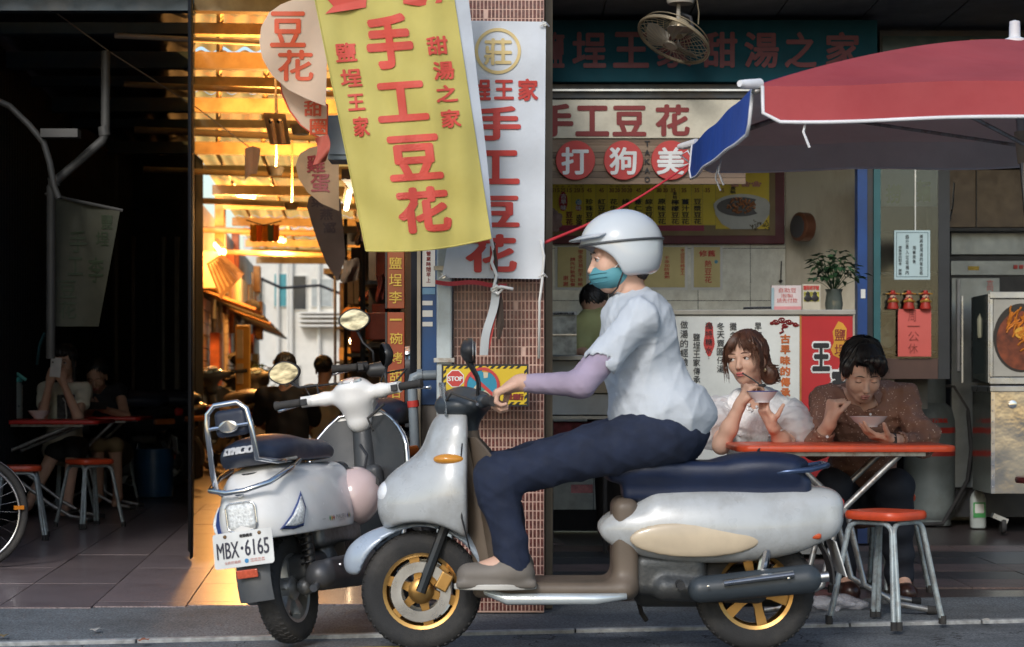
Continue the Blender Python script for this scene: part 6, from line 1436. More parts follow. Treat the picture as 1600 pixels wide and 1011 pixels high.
for k in range(5): MB().lathe([(.008, 0), (.006, .006), (0, .007)], (.168, .0+.1*k-.08, .26-.02*(k % 2)), 'x', 8).build('bolt', steel, t)
s = SDF(); s.cap((-.17, -.18, .29), (-.17, .22, .25), .055, .05, k=.01); s.build('exhaust', dkp, .009, t, False)
MB().tube([(-.225, .14, .28), (-.23, -.12, .315)], [.024, .028], 10, flat=.5).build('heat_shield', steel, t, smooth=60)
for z_, y_ in ((.27, .20), (.30, -.1)): MB().lathe([(.006, 0), (.005, -.005), (0, -.006)], (-.245, y_, z_), 'x', 8).build('bolt', chrome, t)
MB().tube([(-.17, -.18, .29), (-.17, -.26, .30)], .02, 12).build('tailpipe', steel, t, smooth=60)
MB().tube([(-.13, -.0, .24), (-.14, -.05, .5)], .022, 12).build('shock_absorber', chrome, t)
MB().tube([(.12, .0, .24), (.13, -.05, .5)], .024, 12).build('shock_absorber', chrome, t)
MB().tube([(.12, .45, .22), (.19, .42, .12), (.2, .40, .09)], .01, 8).build('kick_stand', ds, t)

# finer fittings of the passing scooter
seam = mat('panel_gap', (.02, .02, .022), .8)
def bside(y, z):
    q = max(0., 1-((y-.16)/.44)**2-((z-.47)/.13)**2); return Vector((-(.09+.095*sqrt(q))-.003, y, z))
for sg in (-1, 1):
    m_ = Matrix.Diagonal((-sg, 1, 1))
    0 and MB().tube([m_ @ bside(-.2+.7*i/20, .53-.02*sin(i/20*pi)) for i in range(21)], .0022, 4).build('panel_seam', seam, MS, smooth=180)
    MB().tube([m_ @ Vector((-.19, 1.0+.02*i, .30+.045*i)) + Vector((0, .0, 0)) for i in range(0)] or [(sg*.172, 1.09, .40), (sg*.19, 1.12, .52), (sg*.185, 1.13, .66), (sg*.15, 1.12, .80)], .003, 4).build('panel_seam', seam, MS, smooth=180)
    MB().tube([(sg*.15, .30, .27), (sg*.235, .30, .27)], .016, 10).build('passenger_peg', rubber, MS)
    MB().lathe([(.075, -.003), (.115, -.003), (.115, .003), (.075, .003)], (sg*.062, 1.28, .23), 'x', 32, cap=False).build('brake_disc', steel, MS, smooth=40)
    MB().box((sg*.07, 1.19, .27), (.035, .05, .07), (.5, 0, 0)).build('brake_caliper', gold, MS, bevel=.006)
    MB().tube([(sg*.20, 1.06, .955), (sg*.16, 1.16, .99), (sg*.08, 1.19, .95), (sg*.05, 1.17, .88)], .005, 6).build('brake_cable', rubber, MS, smooth=180)
    b_ = SDF(); b_.ell((sg*.15, 1.17, .74), (.035, .06, .022), k=.01); b_.build('front_indicator', mat('amber_lens', (.6, .25, .03), .12, coat=.5), .006, MS, False)
for k in range(0): MB().tube([bside(.36+.028*k, .57-.004*k)+Vector((-.001, 0, 0)), bside(.33+.028*k, .50)+Vector((-.001, 0, 0))], .003, 4).build('vent_slot', seam, MS)
MB().lathe([(0, .0), (.075, .0), (.08, -.012), (.07, -.02), (0, -.022)], (.165, .02, .25), 'x', 28, ref=Matrix.Diagonal((-1, 1, 1))).build('clutch_cover', steel, MS, smooth=40)
MB().lathe([(0, .0), (.05, .0), (.052, -.012), (0, -.016)], (.168, .33, .25), 'x', 24, ref=Matrix.Diagonal((-1, 1, 1))).build('engine_cover', ds, MS, smooth=40)
MB().tube([(.17, -.24, .39), (.155, -.05, .37), (.15, .4, .36)], .009, 6).build('lower_sill', seam, MS, smooth=180)
MB().grid(lambda u, v: Vector(((u-.5)*.24*(1-.25*v), 1.20+.015*v-.5*((u-.5)*.24)**2*3, .90+.13*v)), 10, 6, .003).build('fly_screen', mat('smoke_screen', (.25, .28, .3), .1, alpha=.55, coat=.4), MS, smooth=180)
MB().tube([(-.10, .02, .665), (0, -.02, .775), (.10, .02, .665)], .006, 6, flat=.3).build('seat_strap', black_plastic, MS, smooth=180)
# bicycle at the left picture edge
t = thing('bicycle', 'bicycle with a silver mudguard at the left edge beside the red table', 'bicycle', (PX(-52, 10.3), 10.35, 0), (0, 0, radians(-62)))
Rb = .285
MB().tube([(0, Rb*cos(a), Rb+.0+Rb*sin(a)) for a in [2*pi*k/48 for k in range(48)]], .019, 10, closed=True).build('tyre', rubber, t, smooth=180)
MB().tube([(0, .258*cos(a), Rb+.258*sin(a)) for a in [2*pi*k/48 for k in range(48)]], .009, 8, closed=True).build('rim', steel, t, smooth=180)
b = MB()
for k in range(28): a = 2*pi*k/28; b.tube([(.02*(1 if k % 2 else -1), .015*cos(a+1), Rb+.015*sin(a+1)), (0, .255*cos(a), Rb+.255*sin(a))], .0012, 4)
b.tube([(-.04, 0, Rb), (.04, 0, Rb)], .018, 10); b.build('spokes', steel, t)
MB().grid(lambda u, v: Vector((.03*(2*u-1), (.312-.008*(2*u-1)**2)*cos(.35+v*2.3), Rb+(.312-.008*(2*u-1)**2)*sin(.35+v*2.3))), 6, 24, .002).build('mudguard', chrome, t, smooth=60)
for x in (-.05, .05): MB().tube([(x, 0, Rb), (x, -.05, .68)], .011, 8).build('fork', mat('bike_frame_paint', (.05, .05, .06), .4), t)
MB().tube([(0, -.05, .68), (0, -.10, .92)], .015, 8).build('steerer', steel, t); MB().tube([(-.27, -.25, .95), (-.2, -.12, .94), (.2, -.12, .94), (.27, -.25, .95)], .012, 8).build('handlebar', steel, t, smooth=180)
MB().tube([(0, -.07, .72), (0, -.5, .30), (0, -.62, .74)], .015, 8).build('frame', mat('bike_frame_paint2', (.05, .05, .06), .4), t)
MB().box((.02, .25, .31), (.02, .05, .02)).build('reflector', mat('orange_refl', (.6, .2, .02), .2), t)

MB().tube([(.20, .97, 1.03), (.26, 1.03, 1.10), (.12, 1.10, 1.10), (.05, 1.10, .98)], .005, 6).build('brake_cable', rubber, WS, smooth=180)
MB().tube([(-.20, .97, 1.03), (-.25, 1.03, 1.09), (-.12, 1.10, 1.09), (-.05, 1.10, .98)], .005, 6).build('brake_cable', rubber, WS, smooth=180)
MB().tube([(.10, .92, .84), (.07, .95, .90), (.16, .95, .955)], .006, 6).build('throttle_cable', rubber, WS, smooth=180)
MB().tube([(x, y, .705) for x, y in [(.120*cos(a), .12+.34*sin(a)) for a in [2*pi*k/40 for k in range(40)]]], .005, 6, closed=True).build('seat_seam', black_plastic, WS, smooth=180)
# ================================================================ PEOPLE
def frame(fwd, up=(0, 0, 1)):
    f = Vector(fwd).normalized(); u = Vector(up); r = f.cross(u).normalized(); u = r.cross(f).normalized()
    return Matrix((r, f, u)).transposed()        # columns: x right hand side of the viewer behind, y forward, z up
class Head:
    def __init__(s, c, fwd, up=(0, 0, 1), k=1.0):
        s.c = Vector(c); s.R = frame(fwd, up); s.k = k; s.A = np.array(s.R)
    def p(s, x, y, z): return s.c+s.R @ (Vector((x, y, z))*s.k)
    def ell(s, D, x, y, z, rx, ry, rz, k=.015, sub=False): D.ell(s.p(x, y, z), (rx*s.k, ry*s.k, rz*s.k), s.A, k, sub)
    def cap(s, D, a, b, ra, rb=None, k=.01, sub=False): D.cap(s.p(*a), s.p(*b), ra*s.k, None if rb is None else rb*s.k, k, sub)
    def sculpt(s, D, chin=1., cheeks=1.):
        s.ell(D, 0, -.018, .042, .074, .092, .080, .02); s.ell(D, 0, .022, -.012, .063*cheeks, .070, .088, .02)
        s.ell(D, 0, .048, -.082, .030*chin, .030, .028, .03); s.ell(D, 0, .0, -.06, .054, .055, .045, .02)
        for x in (-1, 1):
            s.ell(D, x*.036, .058, -.026, .024, .024, .026, .02)
            s.ell(D, x*.031, .099, .006, .017, .014, .0095, .016, True)
            s.ell(D, x*.075, -.008, -.012, .009, .019, .030, .008); s.ell(D, x*.079, -.004, -.008, .006, .010, .018, .006, True)
            s.cap(D, (x*.013, .083, .022), (x*.047, .073, .020), .009, .008, .014)
        s.cap(D, (0, .084, .008), (0, .104, -.030), .0075, .0105, .012); s.ell(D, 0, .099, -.034, .0165, .011, .0085, .008)
        s.ell(D, 0, .082, -.063, .022, .014, .013, .014)
        s.cap(D, (-.020, .0935, -.0635), (.020, .0935, -.0635), .0022, k=.004, sub=True)
    def features(s, body, gaze=(0, 1, 0), closed=False, lipm=None, brow=hair_black, lids=skin, mouth=True):
        g = Vector(gaze).normalized()
        for x in (-1, 1):
            if not closed:
                c = s.p(x*.0315, .0765, .005)
                MB().lathe([(.0001, -.0118), (.006, -.0102), (.0102, -.006), (.0118, 0), (.0102, .006), (.006, .0102), (.0001, .0118)], c, 'z', 14).build('eyeball', eye_white, body, True, smooth=180)
                q = s.R @ g; ref = q.to_track_quat('Z', 'Y').to_matrix()
                MB().lathe([(.0001, .0128), (.0035, .0125), (.0062, .0108), (.0062, .009)], c, 'z', 14, ref=ref).build('iris', iris, body, True, smooth=180)
                D = SDF(); 
                for i in range(6):
                    a = -1+2*i/5; b_ = -1+2*(i+1)/5
                    if i == 5: break
                    s.cap(D, (x*.0315+.0145*a, .0885-.004*a*a*1.6, .0115-.006*a*a), (x*.0315+.0145*b_, .0885-.004*b_*b_*1.6, .0115-.006*b_*b_), .0024, k=.003)
                D.build('eyelid', lids, .0016, body)
                pts = [s.p(x*.0315+.0155*a, .0912-.0042*a*a*1.6, .0112-.006*a*a) for a in (-1, -.5, 0, .5, 1)]
                MB().tube(pts, [.0008, .0013, .0015, .0013, .0008], 5).build('lashes', brow, body, True, smooth=180)
            else:
                D = SDF(); s.ell(D, x*.0315, .0775, .004, .0135, .0115, .0115, .004); D.build('eyelid', lids, .002, body)
                pts = [s.p(x*.0315+.0135*a, .0885-.0035*a*a*1.6, -.001+.002*a*a) for a in (-1, -.5, 0, .5, 1)]
                MB().tube(pts, [.0009, .0014, .0015, .0014, .0009], 5).build('lashes', hair_black, body, True, smooth=180)
            pts = [s.p(x*a, .0925-.10*max(0, a-.02)*.9, .0265+z) for a, z in ((.013, -.001), (.024, .0025), (.036, .0035), (.050, -.002))]
            MB().tube(pts, [.0016, .0026, .0024, .0008], 6).build('eyebrow', brow, body, True, smooth=180)
        if mouth:
            D = SDF(); s.ell(D, 0, .0915, -.0595, .019, .0065, .0040, .006); s.ell(D, -.007, .093, -.0590, .010, .006, .0040, .006); s.ell(D, .007, .093, -.0590, .010, .006, .0040, .006); D.build('upper_lip', lipm or lip, .0016, body)
            D = SDF(); s.ell(D, 0, .0915, -.0685, .0165, .0075, .0050, .006); D.build('lower_lip', lipm or lip, .0016, body)
            MB().tube([s.p(.018*a, .0975-.006*a*a, -.0638+.0006*a*a) for a in (-1, -.5, 0, .5, 1)], [.0006, .0014, .0016, .0014, .0006], 5).build('mouth_line', mat('dark_mouth', (.12, .03, .03), .6), body, True)
        for x in (-1, 1): MB().lathe([(.0001, -.003), (.0026, -.001), (.0026, .001), (.0001, .002)], s.p(x*.0065, .1045, -.0425), 'z', 8).build('nostril', mat('dark_nostril', (.1, .04, .03), .8), body, True)
    def strand_disp(s, amp, f=42, seed=0):
        ic = s.c; A = s.A
        def d(x, y, z):
            X, Y, Z = x-ic[0], y-ic[1], z-ic[2]
            q = [X*A[0, i]+Y*A[1, i]+Z*A[2, i] for i in range(3)]
            th = np.arctan2(q[0], q[1]+.02)
            return amp*(np.sin(th*f+np.sin(q[2]*40+seed)*1.3)+.6*np.sin(th*f*2.3+q[2]*30+seed)+.5*np.sin(q[2]*90+th*6))
        return d
    def strands(s, hm, parent, n, fn, r=.0011, seed=0):
        b = MB(); rs = random.Random(seed)
        for i in range(n):
            pts = fn(rs)
            if pts: b.tube([s.p(*q) for q in pts], [r, r*1.1, r*.9, r*.4][:len(pts)] if len(pts) == 4 else r, 3, cap=False)
        tag(b.build('hair_strands', hm, parent, True, smooth=180), kind='stuff')

def hand(D, wrist, d, n, side, curl=(.5, .55, .6, .7), spread=.10, thumb=(.6, .5), k=1.0, tuck=0., grip=False):
    """wrist, d = along the palm, n = palm normal (the way the palm faces), side = toward the thumb"""
    w = Vector(wrist); d = Vector(d).normalized(); n = Vector(n); n = (n-d*n.dot(d)).normalized(); t = d.cross(n)
    if t.dot(Vector(side)) < 0: t = -t
    c = w+d*.045*k
    R = np.array(Matrix((t, d, n)).transposed())
    D.box(c, (.038*k, .047*k, .0135*k), .012*k, R, .012)
    D.cap(w-d*.015*k, w+d*.03*k, .024*k, .02*k, .02)
    D.ell(w+d*.035*k+t*.024*k+n*.008*k, (.017*k, .027*k, .015*k), R, .01)
    L_ = (.042, .047, .044, .034); lens = ((.042, .026, .02), (.047, .03, .022), (.043, .028, .021), (.033, .021, .018))
    for i in range(4):
        x = (.028-.0187*i)*k; base = w+d*(.086-.004*abs(i-1))*k+t*x
        a = 0.; p = base-d*.015*k; q = base
        fd = (d+t*(spread*(1.5-i))).normalized()
        D.cap(p, q, .0100*k, .0098*k, .006)
        for j in range(3):
            a += curl[i]*(1.0, 1.15, .8)[j]
            dr = fd*cos(a)+n*sin(a); q2 = q+dr*lens[i][j]*k
            D.cap(q, q2, (.0092-.0009*j)*k, (.0086-.0011*j)*k, .0022); q = q2
    b0 = w+d*.022*k+t*.026*k; td = (t*cos(thumb[0])+d*sin(thumb[0])+n*.35).normalized()
    m1 = b0+td*.042*k; D.cap(b0, m1, .0145*k, .0115*k, .008)
    td2 = (td*cos(thumb[1])+(d*.5+n*.9-t*.6).normalized()*sin(thumb[1])).normalized(); m2 = m1+td2*.032*k; D.cap(m1, m2, .0115*k, .0102*k, .004)
    td3 = (td2+n*.15).normalized(); D.cap(m2, m2+td3*.024*k, .0102*k, .0082*k, .003)

V = Vector
# ---------------------------------------------------------------- woman in white (front right)
YW = 8.92
W_ = thing('person', 'woman in a white lace blouse with puffed sheer sleeves eating from a bowl, glancing sideways', 'person', (PX(1180, YW), YW, 0))
hc = P(1166, 562, 8.86); H = Head(hc, (-.52, -1, -.02), (-.10, .0, 1), 1.0)
pel = P(1180, 772, 9.1); chest = P(1180, 665, 9.0); nb = P(1181, 624, 8.95)
shL, shR = P(1124, 640, 8.95), P(1234, 645, 8.98)          # image left / right
elL, elR = P(1127, 696, 8.72), P(1229, 699, 8.76); wrL, wrR = P(1158, 629, 8.66), P(1206, 664, 8.64)
B = SDF()
B.ell(pel, (.16, .12, .11), k=.05); B.cap(pel, chest, .115, .12, k=.05); B.ell(chest+V((0, 0, .06)), (.15, .10, .12), k=.05)
B.cap(shL, shR, .048, k=.05); B.cap(nb-V((0, 0, .04)), H.p(0, -.02, -.05), .050, .046, k=.03)
for a, e, w in ((shL, elL, wrL), (shR, elR, wrR)):
    B.cap(a, e, .043, .036, k=.03); B.cap(e, e*.6+w*.4, .037, .036, k=.02); B.cap(e*.6+w*.4, w, .036, .023, k=.02)
kn1, kn2 = P(1130, 800, 8.62), P(1215, 800, 8.60); an1, an2 = V((kn1.x-.02, 8.68, .08)), V((kn2.x+.02, 8.7, .08))
for hx, kn, an in ((-.09, kn1, an1), (.09, kn2, an2)):
    kn.z = .47
    B.cap(pel+V((hx, -.02, -.02)), kn, .082, .055, k=.04); B.cap(kn, an, .052, .034, k=.03); B.cap(an, an+V((0, -.14, -.045)), .032, .025, k=.03)
H.sculpt(B, .9, .98)
hand(B, wrL, (.35, -.12, .75), (.8, .3, -.4), (-.3, -.9, .35), curl=(.9, 1.0, 1.05, 1.1), thumb=(.9, .6), k=.92)
hand(B, wrR, (-.35, -.15, .62), (-.3, -.1, .95), (-.3, -1, .2), curl=(.55, .55, .6, .65), thumb=(.5, .5), k=.92)
body = B.build('body', skin, .0040, W_)
H.features(body, (.42, .85, .08), lipm=mat('rose_lips', (.5, .14, .13), .35), brow=mat('brown_brow', (.12, .06, .04), .7))
# hair: brown crown, low bun, fringe
D = SDF(); H.ell(D, 0, -.030, .052, .083, .096, .084, .015); H.ell(D, -.02, -.065, -.02, .066, .055, .065, .03); H.ell(D, -.082, -.06, -.075, .038, .040, .045, .02); H.ell(D, -.078, -.02, .03, .012, .045, .05, .02); H.ell(D, .072, .0, .03, .014, .05, .045, .02)
H.ell(D, 0, .085, -.012, .063, .075, .090, .012, True); H.ell(D, -.078, .0, -.015, .016, .02, .03, .008, True)
hr = D.build('hair', hair_brown, .0034, W_, disp=H.strand_disp(.0022, 34))
def fr(rs):
    a = rs.uniform(-1, 1); a = a if abs(a) > .3 else a*2.6; x0 = a*.045; s_ = 1 if a > -.0 else -1
    x1 = x0*1.15+s_*abs(rs.gauss(.014, .010)); L_ = rs.uniform(.012, .04) if abs(a) < .55 else rs.uniform(-.06, .02)
    return [(x0*.6, .055, .118), (x0, .088, .085), (x1, .096-abs(x1)*.35, .05), (x1*1.12, .097-abs(x1)*.5, .02+L_)]
H.strands(hair_brown, W_, 190, fr, .0013, 3)
def loose(rs):
    s_ = rs.choice((-1, 1)); y = rs.uniform(-.0, .05); z = rs.uniform(-.10, -.03)
    return [(s_*.05, y, .10), (s_*.078, y+.01, .06), (s_*(.082+rs.uniform(0, .008)), y+.012, .0), (s_*(.074+rs.uniform(0, .012)), y+.015, z)]
H.strands(hair_brown, W_, 70, loose, .0013, 4)
def bun(rs):
    a, b_ = rs.uniform(0, 6.3), rs.uniform(-1, 1)
    return [(-.082+.042*cos(a+q*.5), -.07+.042*sin(a+q*.5)*.8, -.075+.045*b_+rs.uniform(-.004, .004)) for q in range(4)]
H.strands(hair_brown, W_, 60, bun, .0016, 5)
MB().lathe([(0, -.009), (.007, -.006), (.009, 0), (.007, .006), (0, .009)], H.p(-.082, .004, -.052), 'z', 10).build('earring', mat('gold_pearl', (.6, .5, .3), .25, .6), W_, True, smooth=180)
# blouse
lace = mat('white_lace', (.9, .9, .9), .7, var=.12, scale=55, bump=1., bscale=130)
organza = mat('sheer_white_organza', (.90, .90, .92), .5, var=.03, bump=.5, bscale=40, alpha=.6, translucent=.2)
T = SDF(); T.ell(pel+V((0, 0, .02)), (.175, .135, .12), k=.05); T.cap(pel, chest, .127, .133, k=.05); T.ell(chest+V((0, 0, .055)), (.163, .114, .125), k=.05); T.cap(shL, shR, .056, k=.05)
T.ell(chest+V((-.055, -.085, .02)), (.06, .05, .06), k=.04); T.ell(chest+V((.055, -.085, .02)), (.06, .05, .06), k=.04); T.cap(nb-V((0, .0, .04)), nb+V((0, 0, .015)), .066, .06, k=.03)
T.cap(nb+V((0, 0, -.01)), H.p(0, -.02, -.08), .052, k=.006, sub=True); T.ell(nb+V((-.01, -.07, .01)), (.045, .05, .05), k=.01, sub=True)
T.build('blouse', lace, .005, W_, disp=wob(.0035, 90, 1))
for s_, a, e in ((-1, shL, elL), (1, shR, elR)):
    D = SDF(); m1 = a*.6+e*.4
    D.ell(a+V((s_*.012, 0, .0)), (.072, .075, .07), k=.04); D.ell(m1+V((s_*.025, .01, -.0)), (.088, .09, .095), k=.05); D.ell(e*.75+a*.25+V((s_*.045, .03, .02)), (.085, .085, .085), k=.05)
    D.cap(e, e*.5+(wrL if s_ < 0 else wrR)*.5, .055, k=.02, sub=True)
    w1, w2 = wob(.008, 38, 3+s_, True), wob(.002, 120, 9)
    D.build('puffed_sleeve', organza, .006, W_, disp=lambda x, y, z: w1(x, y, z)+w2(x, y, z))
    D = SDF(); D.ell(a*.8+e*.2, (.058, .060, .07), k=.03); D.build('sleeve_lining', lace, .007, W_)
# ruffled stand collar
b = MB(); ring = []
b.grid(lambda u, v: nb+V(((.062+.018*v)*cos(u*2*pi), (.052+.018*v)*sin(u*2*pi)-.004, .002+.03*v+.004*sin(u*60)+.008*sin(u*2*pi))), 90, 3, .002); b.build('collar', lace, W_, True, smooth=180)
b = MB()
for k in range(60):
    a = random.uniform(-1.2, 1.2); z = random.uniform(-.10, .05); p = chest+V((.13*sin(a), -.118*cos(a)-.016+.0, .05+z))
    b.lathe([(.0, -.002), (.008, 0), (.002, .003)], p, 'y', 6)
b.build('lace_flowers', lace, W_, True, smooth=180)
MB().tube([wrR*.72+elR*.28+V((.031*cos(a), .031*sin(a)*.9, .006*cos(a))) for a in [2*pi*k/20 for k in range(20)]], .0045, 6, closed=True).build('bracelet', mat('pale_bracelet', (.6, .55, .5), .3, .3), W_, True, smooth=180)
MB().tube([wrL*.8+elL*.2+V((.03*cos(a), .03*sin(a), 0)) for a in [2*pi*k/20 for k in range(20)]], .002, 5, closed=True).build('wrist_cord', hair_black, W_, True, smooth=180) if False else None
S = SDF(); S.ell(pel+V((0, -.03, -.02)), (.19, .17, .12), k=.05); S.cap(pel+V((-.09, 0, -.02)), kn1, .10, .08, k=.06); S.cap(pel+V((.09, 0, -.02)), kn2, .10, .08, k=.06); S.cap(kn1, kn1*.6+an1*.4, .08, .09, k=.05); S.cap(kn2, kn2*.6+an2*.4, .08, .09, k=.05)
S.build('skirt', mat('pale_skirt', (.55, .54, .53), .7), .009, W_, disp=wob(.006, 30, 2))
bw = P(1191, 629, 8.60); t = bowl('bowl', 'white bowl with a blue rim held up by the woman in white', bw, .066, .050, mat('blue_rim', (.08, .15, .5), .3))
t = thing('spoon', 'black spoon in the hand of the woman in white, dipping to the bowl', 'spoon', P(1180, 600, 8.6))
MB().tube([P(1160, 583, 8.62), P(1175, 592, 8.6), P(1186, 600, 8.585)], [.0035, .003, .004], 6).build('handle', black_plastic, t, True); s = SDF(); s.ell(P(1191, 602, 8.58), (.018, .012, .007), k=.01); s.build('spoon_bowl', black_plastic, .003, t)

# ---------------------------------------------------------------- man in the brown shirt
YM_ = 8.95
M_ = thing('person', 'man in a brown patterned shirt and dark trousers looking down into his bowl', 'person', (PX(1352, YM_), YM_, 0))
hc = P(1347, 583, 8.84); H = Head(hc, (.06, -1, -.50), (.03, -.42, 1), 1.07)
pel = P(1345, 775, 9.16); chest = P(1350, 660, 9.06); nb = P(1350, 622, 8.98)
shL, shR = P(1290, 625, 9.02), P(1412, 625, 9.02); elL, elR = P(1275, 697, 8.80), P(1440, 692, 8.84); wrL, wrR = P(1297, 660, 8.70), P(1392, 688, 8.64)
B = SDF()
B.ell(pel, (.17, .13, .12), k=.05); B.cap(pel, chest, .13, .14, k=.05); B.ell(chest+V((0, 0, .05)), (.18, .115, .13), k=.05)
B.cap(shL, shR, .058, k=.06); B.cap(nb-V((0, -.02, .05)), H.p(0, -.02, -.05), .060, .058, k=.03)
for a, e, w in ((shL, elL, wrL), (shR, elR, wrR)):
    B.cap(a, e, .052, .042, k=.03); B.cap(e, w, .042, .027, k=.02)
kn1, kn2 = V((PX(1300, 8.72), 8.72, .50)), V((PX(1398, 8.74), 8.74, .50)); an1, an2 = V((PX(1322, 8.95), 8.98, .09)), V((PX(1412, 8.86), 8.92, .09))
for hx, kn, an in ((-.10, kn1, an1), (.10, kn2, an2)):
    B.cap(pel+V((hx, -.02, -.0)), kn, .09, .062, k=.04); B.cap(kn, an, .060, .038, k=.03); B.cap(an, an+V((0, -.15, -.045)), .036, .03, k=.03)
H.sculpt(B, 1.1, 1.03)
hand(B, wrL+V((.0, 0, .005)), (.12, -.12, .95), (.9, .35, .1), (.35, -.9, .0), curl=(1.35, 1.4, 1.4, 1.4), spread=.03, thumb=(1.0, 1.0), k=1.02)
hand(B, wrR, (-.85, -.25, .22), (-.15, .05, 1), (-.35, -1, .3) if False else (-.1, -.5, 1), curl=(.28, .30, .34, .4), spread=.08, thumb=(.75, .25), k=1.02)
body = B.build('body', skin, .0042, M_)
H.features(body, closed=True, lipm=mat('man_lips', (.40, .17, .14), .45))
D = SDF(); H.ell(D, 0, -.028, .060, .087, .098, .088, .015); H.ell(D, 0, -.06, .0, .078, .055, .07, .03); H.ell(D, -.072, .02, .035, .022, .040, .040, .02); H.ell(D, .072, .02, .035, .022, .040, .040, .02)
H.ell(D, -.025, .078, .092, .050, .026, .024, .02); H.ell(D, -.050, .080, .060, .018, .016, .030, .015)
H.ell(D, .012, .11, .02, .054, .052, .075, .012, True)
H.ell(D, 0, .1, -.05, .075, .07, .065, .012, True)
D.build('hair', hair_black, .0036, M_, disp=H.strand_disp(.003, 26, 2))
def frm(rs):
    a = rs.uniform(-1, 1); x0 = -a*.055; x1 = x0-.012+rs.gauss(0, .006)
    z = .08 if a < -.3 else rs.uniform(.02, .05)
    return [(x0*.5, .02, .142), (x0*.9, .075, .118), (x1, .100-abs(x1)*.4, .075), (x1*1.15-.006, .105-abs(x1)*.5, z+.008)]
H.strands(hair_black, M_, 200, frm, .0016, 6)
def tops(rs):
    a = rs.uniform(0, 6.3); r = rs.uniform(.02, .075)
    return [(r*cos(a)*.4, r*sin(a)*.4-.02, .152), (r*cos(a), r*sin(a)-.025, .146-r*.3), (r*cos(a)*1.22, r*sin(a)*1.25-.03, .115-r*.25), (r*cos(a)*1.28+rs.uniform(-.01, .01), r*sin(a)*1.3-.03, .08+rs.uniform(-.03, .02))]
H.strands(hair_black, M_, 160, tops, .0016, 7)
# shirt with speckled pattern
shirt = mat('brown_speckled_shirt', (.235, .118, .082), .75, var=.2, scale=6, bump=.3, bscale=250)
Nn, Ll = shirt.node_tree.nodes, shirt.node_tree.links
vo = Nn.new('ShaderNodeTexVoronoi'); vo.inputs['Scale'].default_value = 78; vo.inputs['Randomness'].default_value = 1
tcn = [n for n in Nn if n.type == 'TEX_COORD'][0]; Ll.new(tcn.outputs['Object'], vo.inputs['Vector'])
rp_ = Nn.new('ShaderNodeValToRGB'); rp_.color_ramp.elements[0].position = .17; rp_.color_ramp.elements[0].color = (1, 1, 1, 1); rp_.color_ramp.elements[1].position = .24; rp_.color_ramp.elements[1].color = (0, 0, 0, 1)
nz2 = Nn.new('ShaderNodeTexNoise'); nz2.inputs['Scale'].default_value = 34; Ll.new(tcn.outputs['Object'], nz2.inputs['Vector'])
mth = Nn.new('ShaderNodeMath'); mth.operation = 'MULTIPLY'; gt = Nn.new('ShaderNodeMath'); gt.operation = 'GREATER_THAN'; gt.inputs[1].default_value = .44
Ll.new(nz2.outputs[0], gt.inputs[0]); Ll.new(vo.outputs['Distance'], rp_.inputs[0]); Ll.new(rp_.outputs[0], mth.inputs[0]); Ll.new(gt.outputs[0], mth.inputs[1])
mxx = Nn.new('ShaderNodeMix'); mxx.data_type = 'RGBA'; bs_ = Nn['Principled BSDF']; src = bs_.inputs['Base Color'].links[0].from_socket
Ll.new(mth.outputs[0], mxx.inputs[0]); Ll.new(src, mxx.inputs[6]); mxx.inputs[7].default_value = (.62, .45, .36, 1); Ll.new(mxx.outputs[2], bs_.inputs['Base Color'])
T = SDF(); T.ell(pel+V((0, 0, .03)), (.195, .155, .15), k=.05); T.cap(pel, chest, .150, .158, k=.05); T.ell(chest+V((0, 0, .045)), (.205, .135, .145), k=.05); T.cap(shL, shR, .072, k=.07)
T.cap(shL, elL, .070, .062, k=.04); T.cap(elL, elL*.45+wrL*.55, .062, .050, k=.03); T.cap(shR, elR, .070, .062, k=.04); T.cap(elR, elR*.25+wrR*.75, .060, .044, k=.03)
T.cap(elR+V((0, 0, 0)), elR+V((.03, 0, .04)), .055, k=.04); T.cap(nb-V((0, 0, .05)), nb+V((0, .02, .035)), .085, .072, k=.04)
T.cap(nb+V((0, -.0, -.02)), H.p(0, -.02, -.06), .062, k=.008, sub=True); T.ell(nb+V((.0, -.09, -.0)), (.035, .05, .06), k=.01, sub=True)
T.cap(elL*.42+wrL*.58, wrL+(wrL-elL)*.3, .034, k=.004, sub=True); T.cap(elR*.22+wrR*.78, wrR+(wrR-elR)*.3, .031, k=.004, sub=True)
f1, f2 = wob(.012, 26, 5, True), wob(.0025, 80, 8)
T.build('shirt', shirt, .0048, M_, disp=lambda x, y, z: f1(x, y, z)+f2(x, y, z))
for s_ in (-1, 1):
    MB().grid(lambda u, v: nb+V((s_*(.022+.055*u*(1-.3*v)+.018*v), -.085+.06*u-.035*v+.03*u*v, .045-.018*(1-u)-.055*v*(1-.6*u)))+V((0, -.028*v*(1-u), 0)), 8, 6, .003).build('collar', shirt, M_, True, smooth=60)
for z in (-.05, -.12, -.2): MB().lathe([(.006, 0), (.005, -.002), (0, -.002)], nb+V((.002, -.150-.02*(z < -.1), z-.02)), 'y', 10).build('button', porcelain, M_, True)
MB().lathe([(.007, 0), (.005, -.003), (0, -.003)], elL*.5+wrL*.5+V((.01, -.055, -.01)), 'y', 10).build('button', porcelain, M_, True)
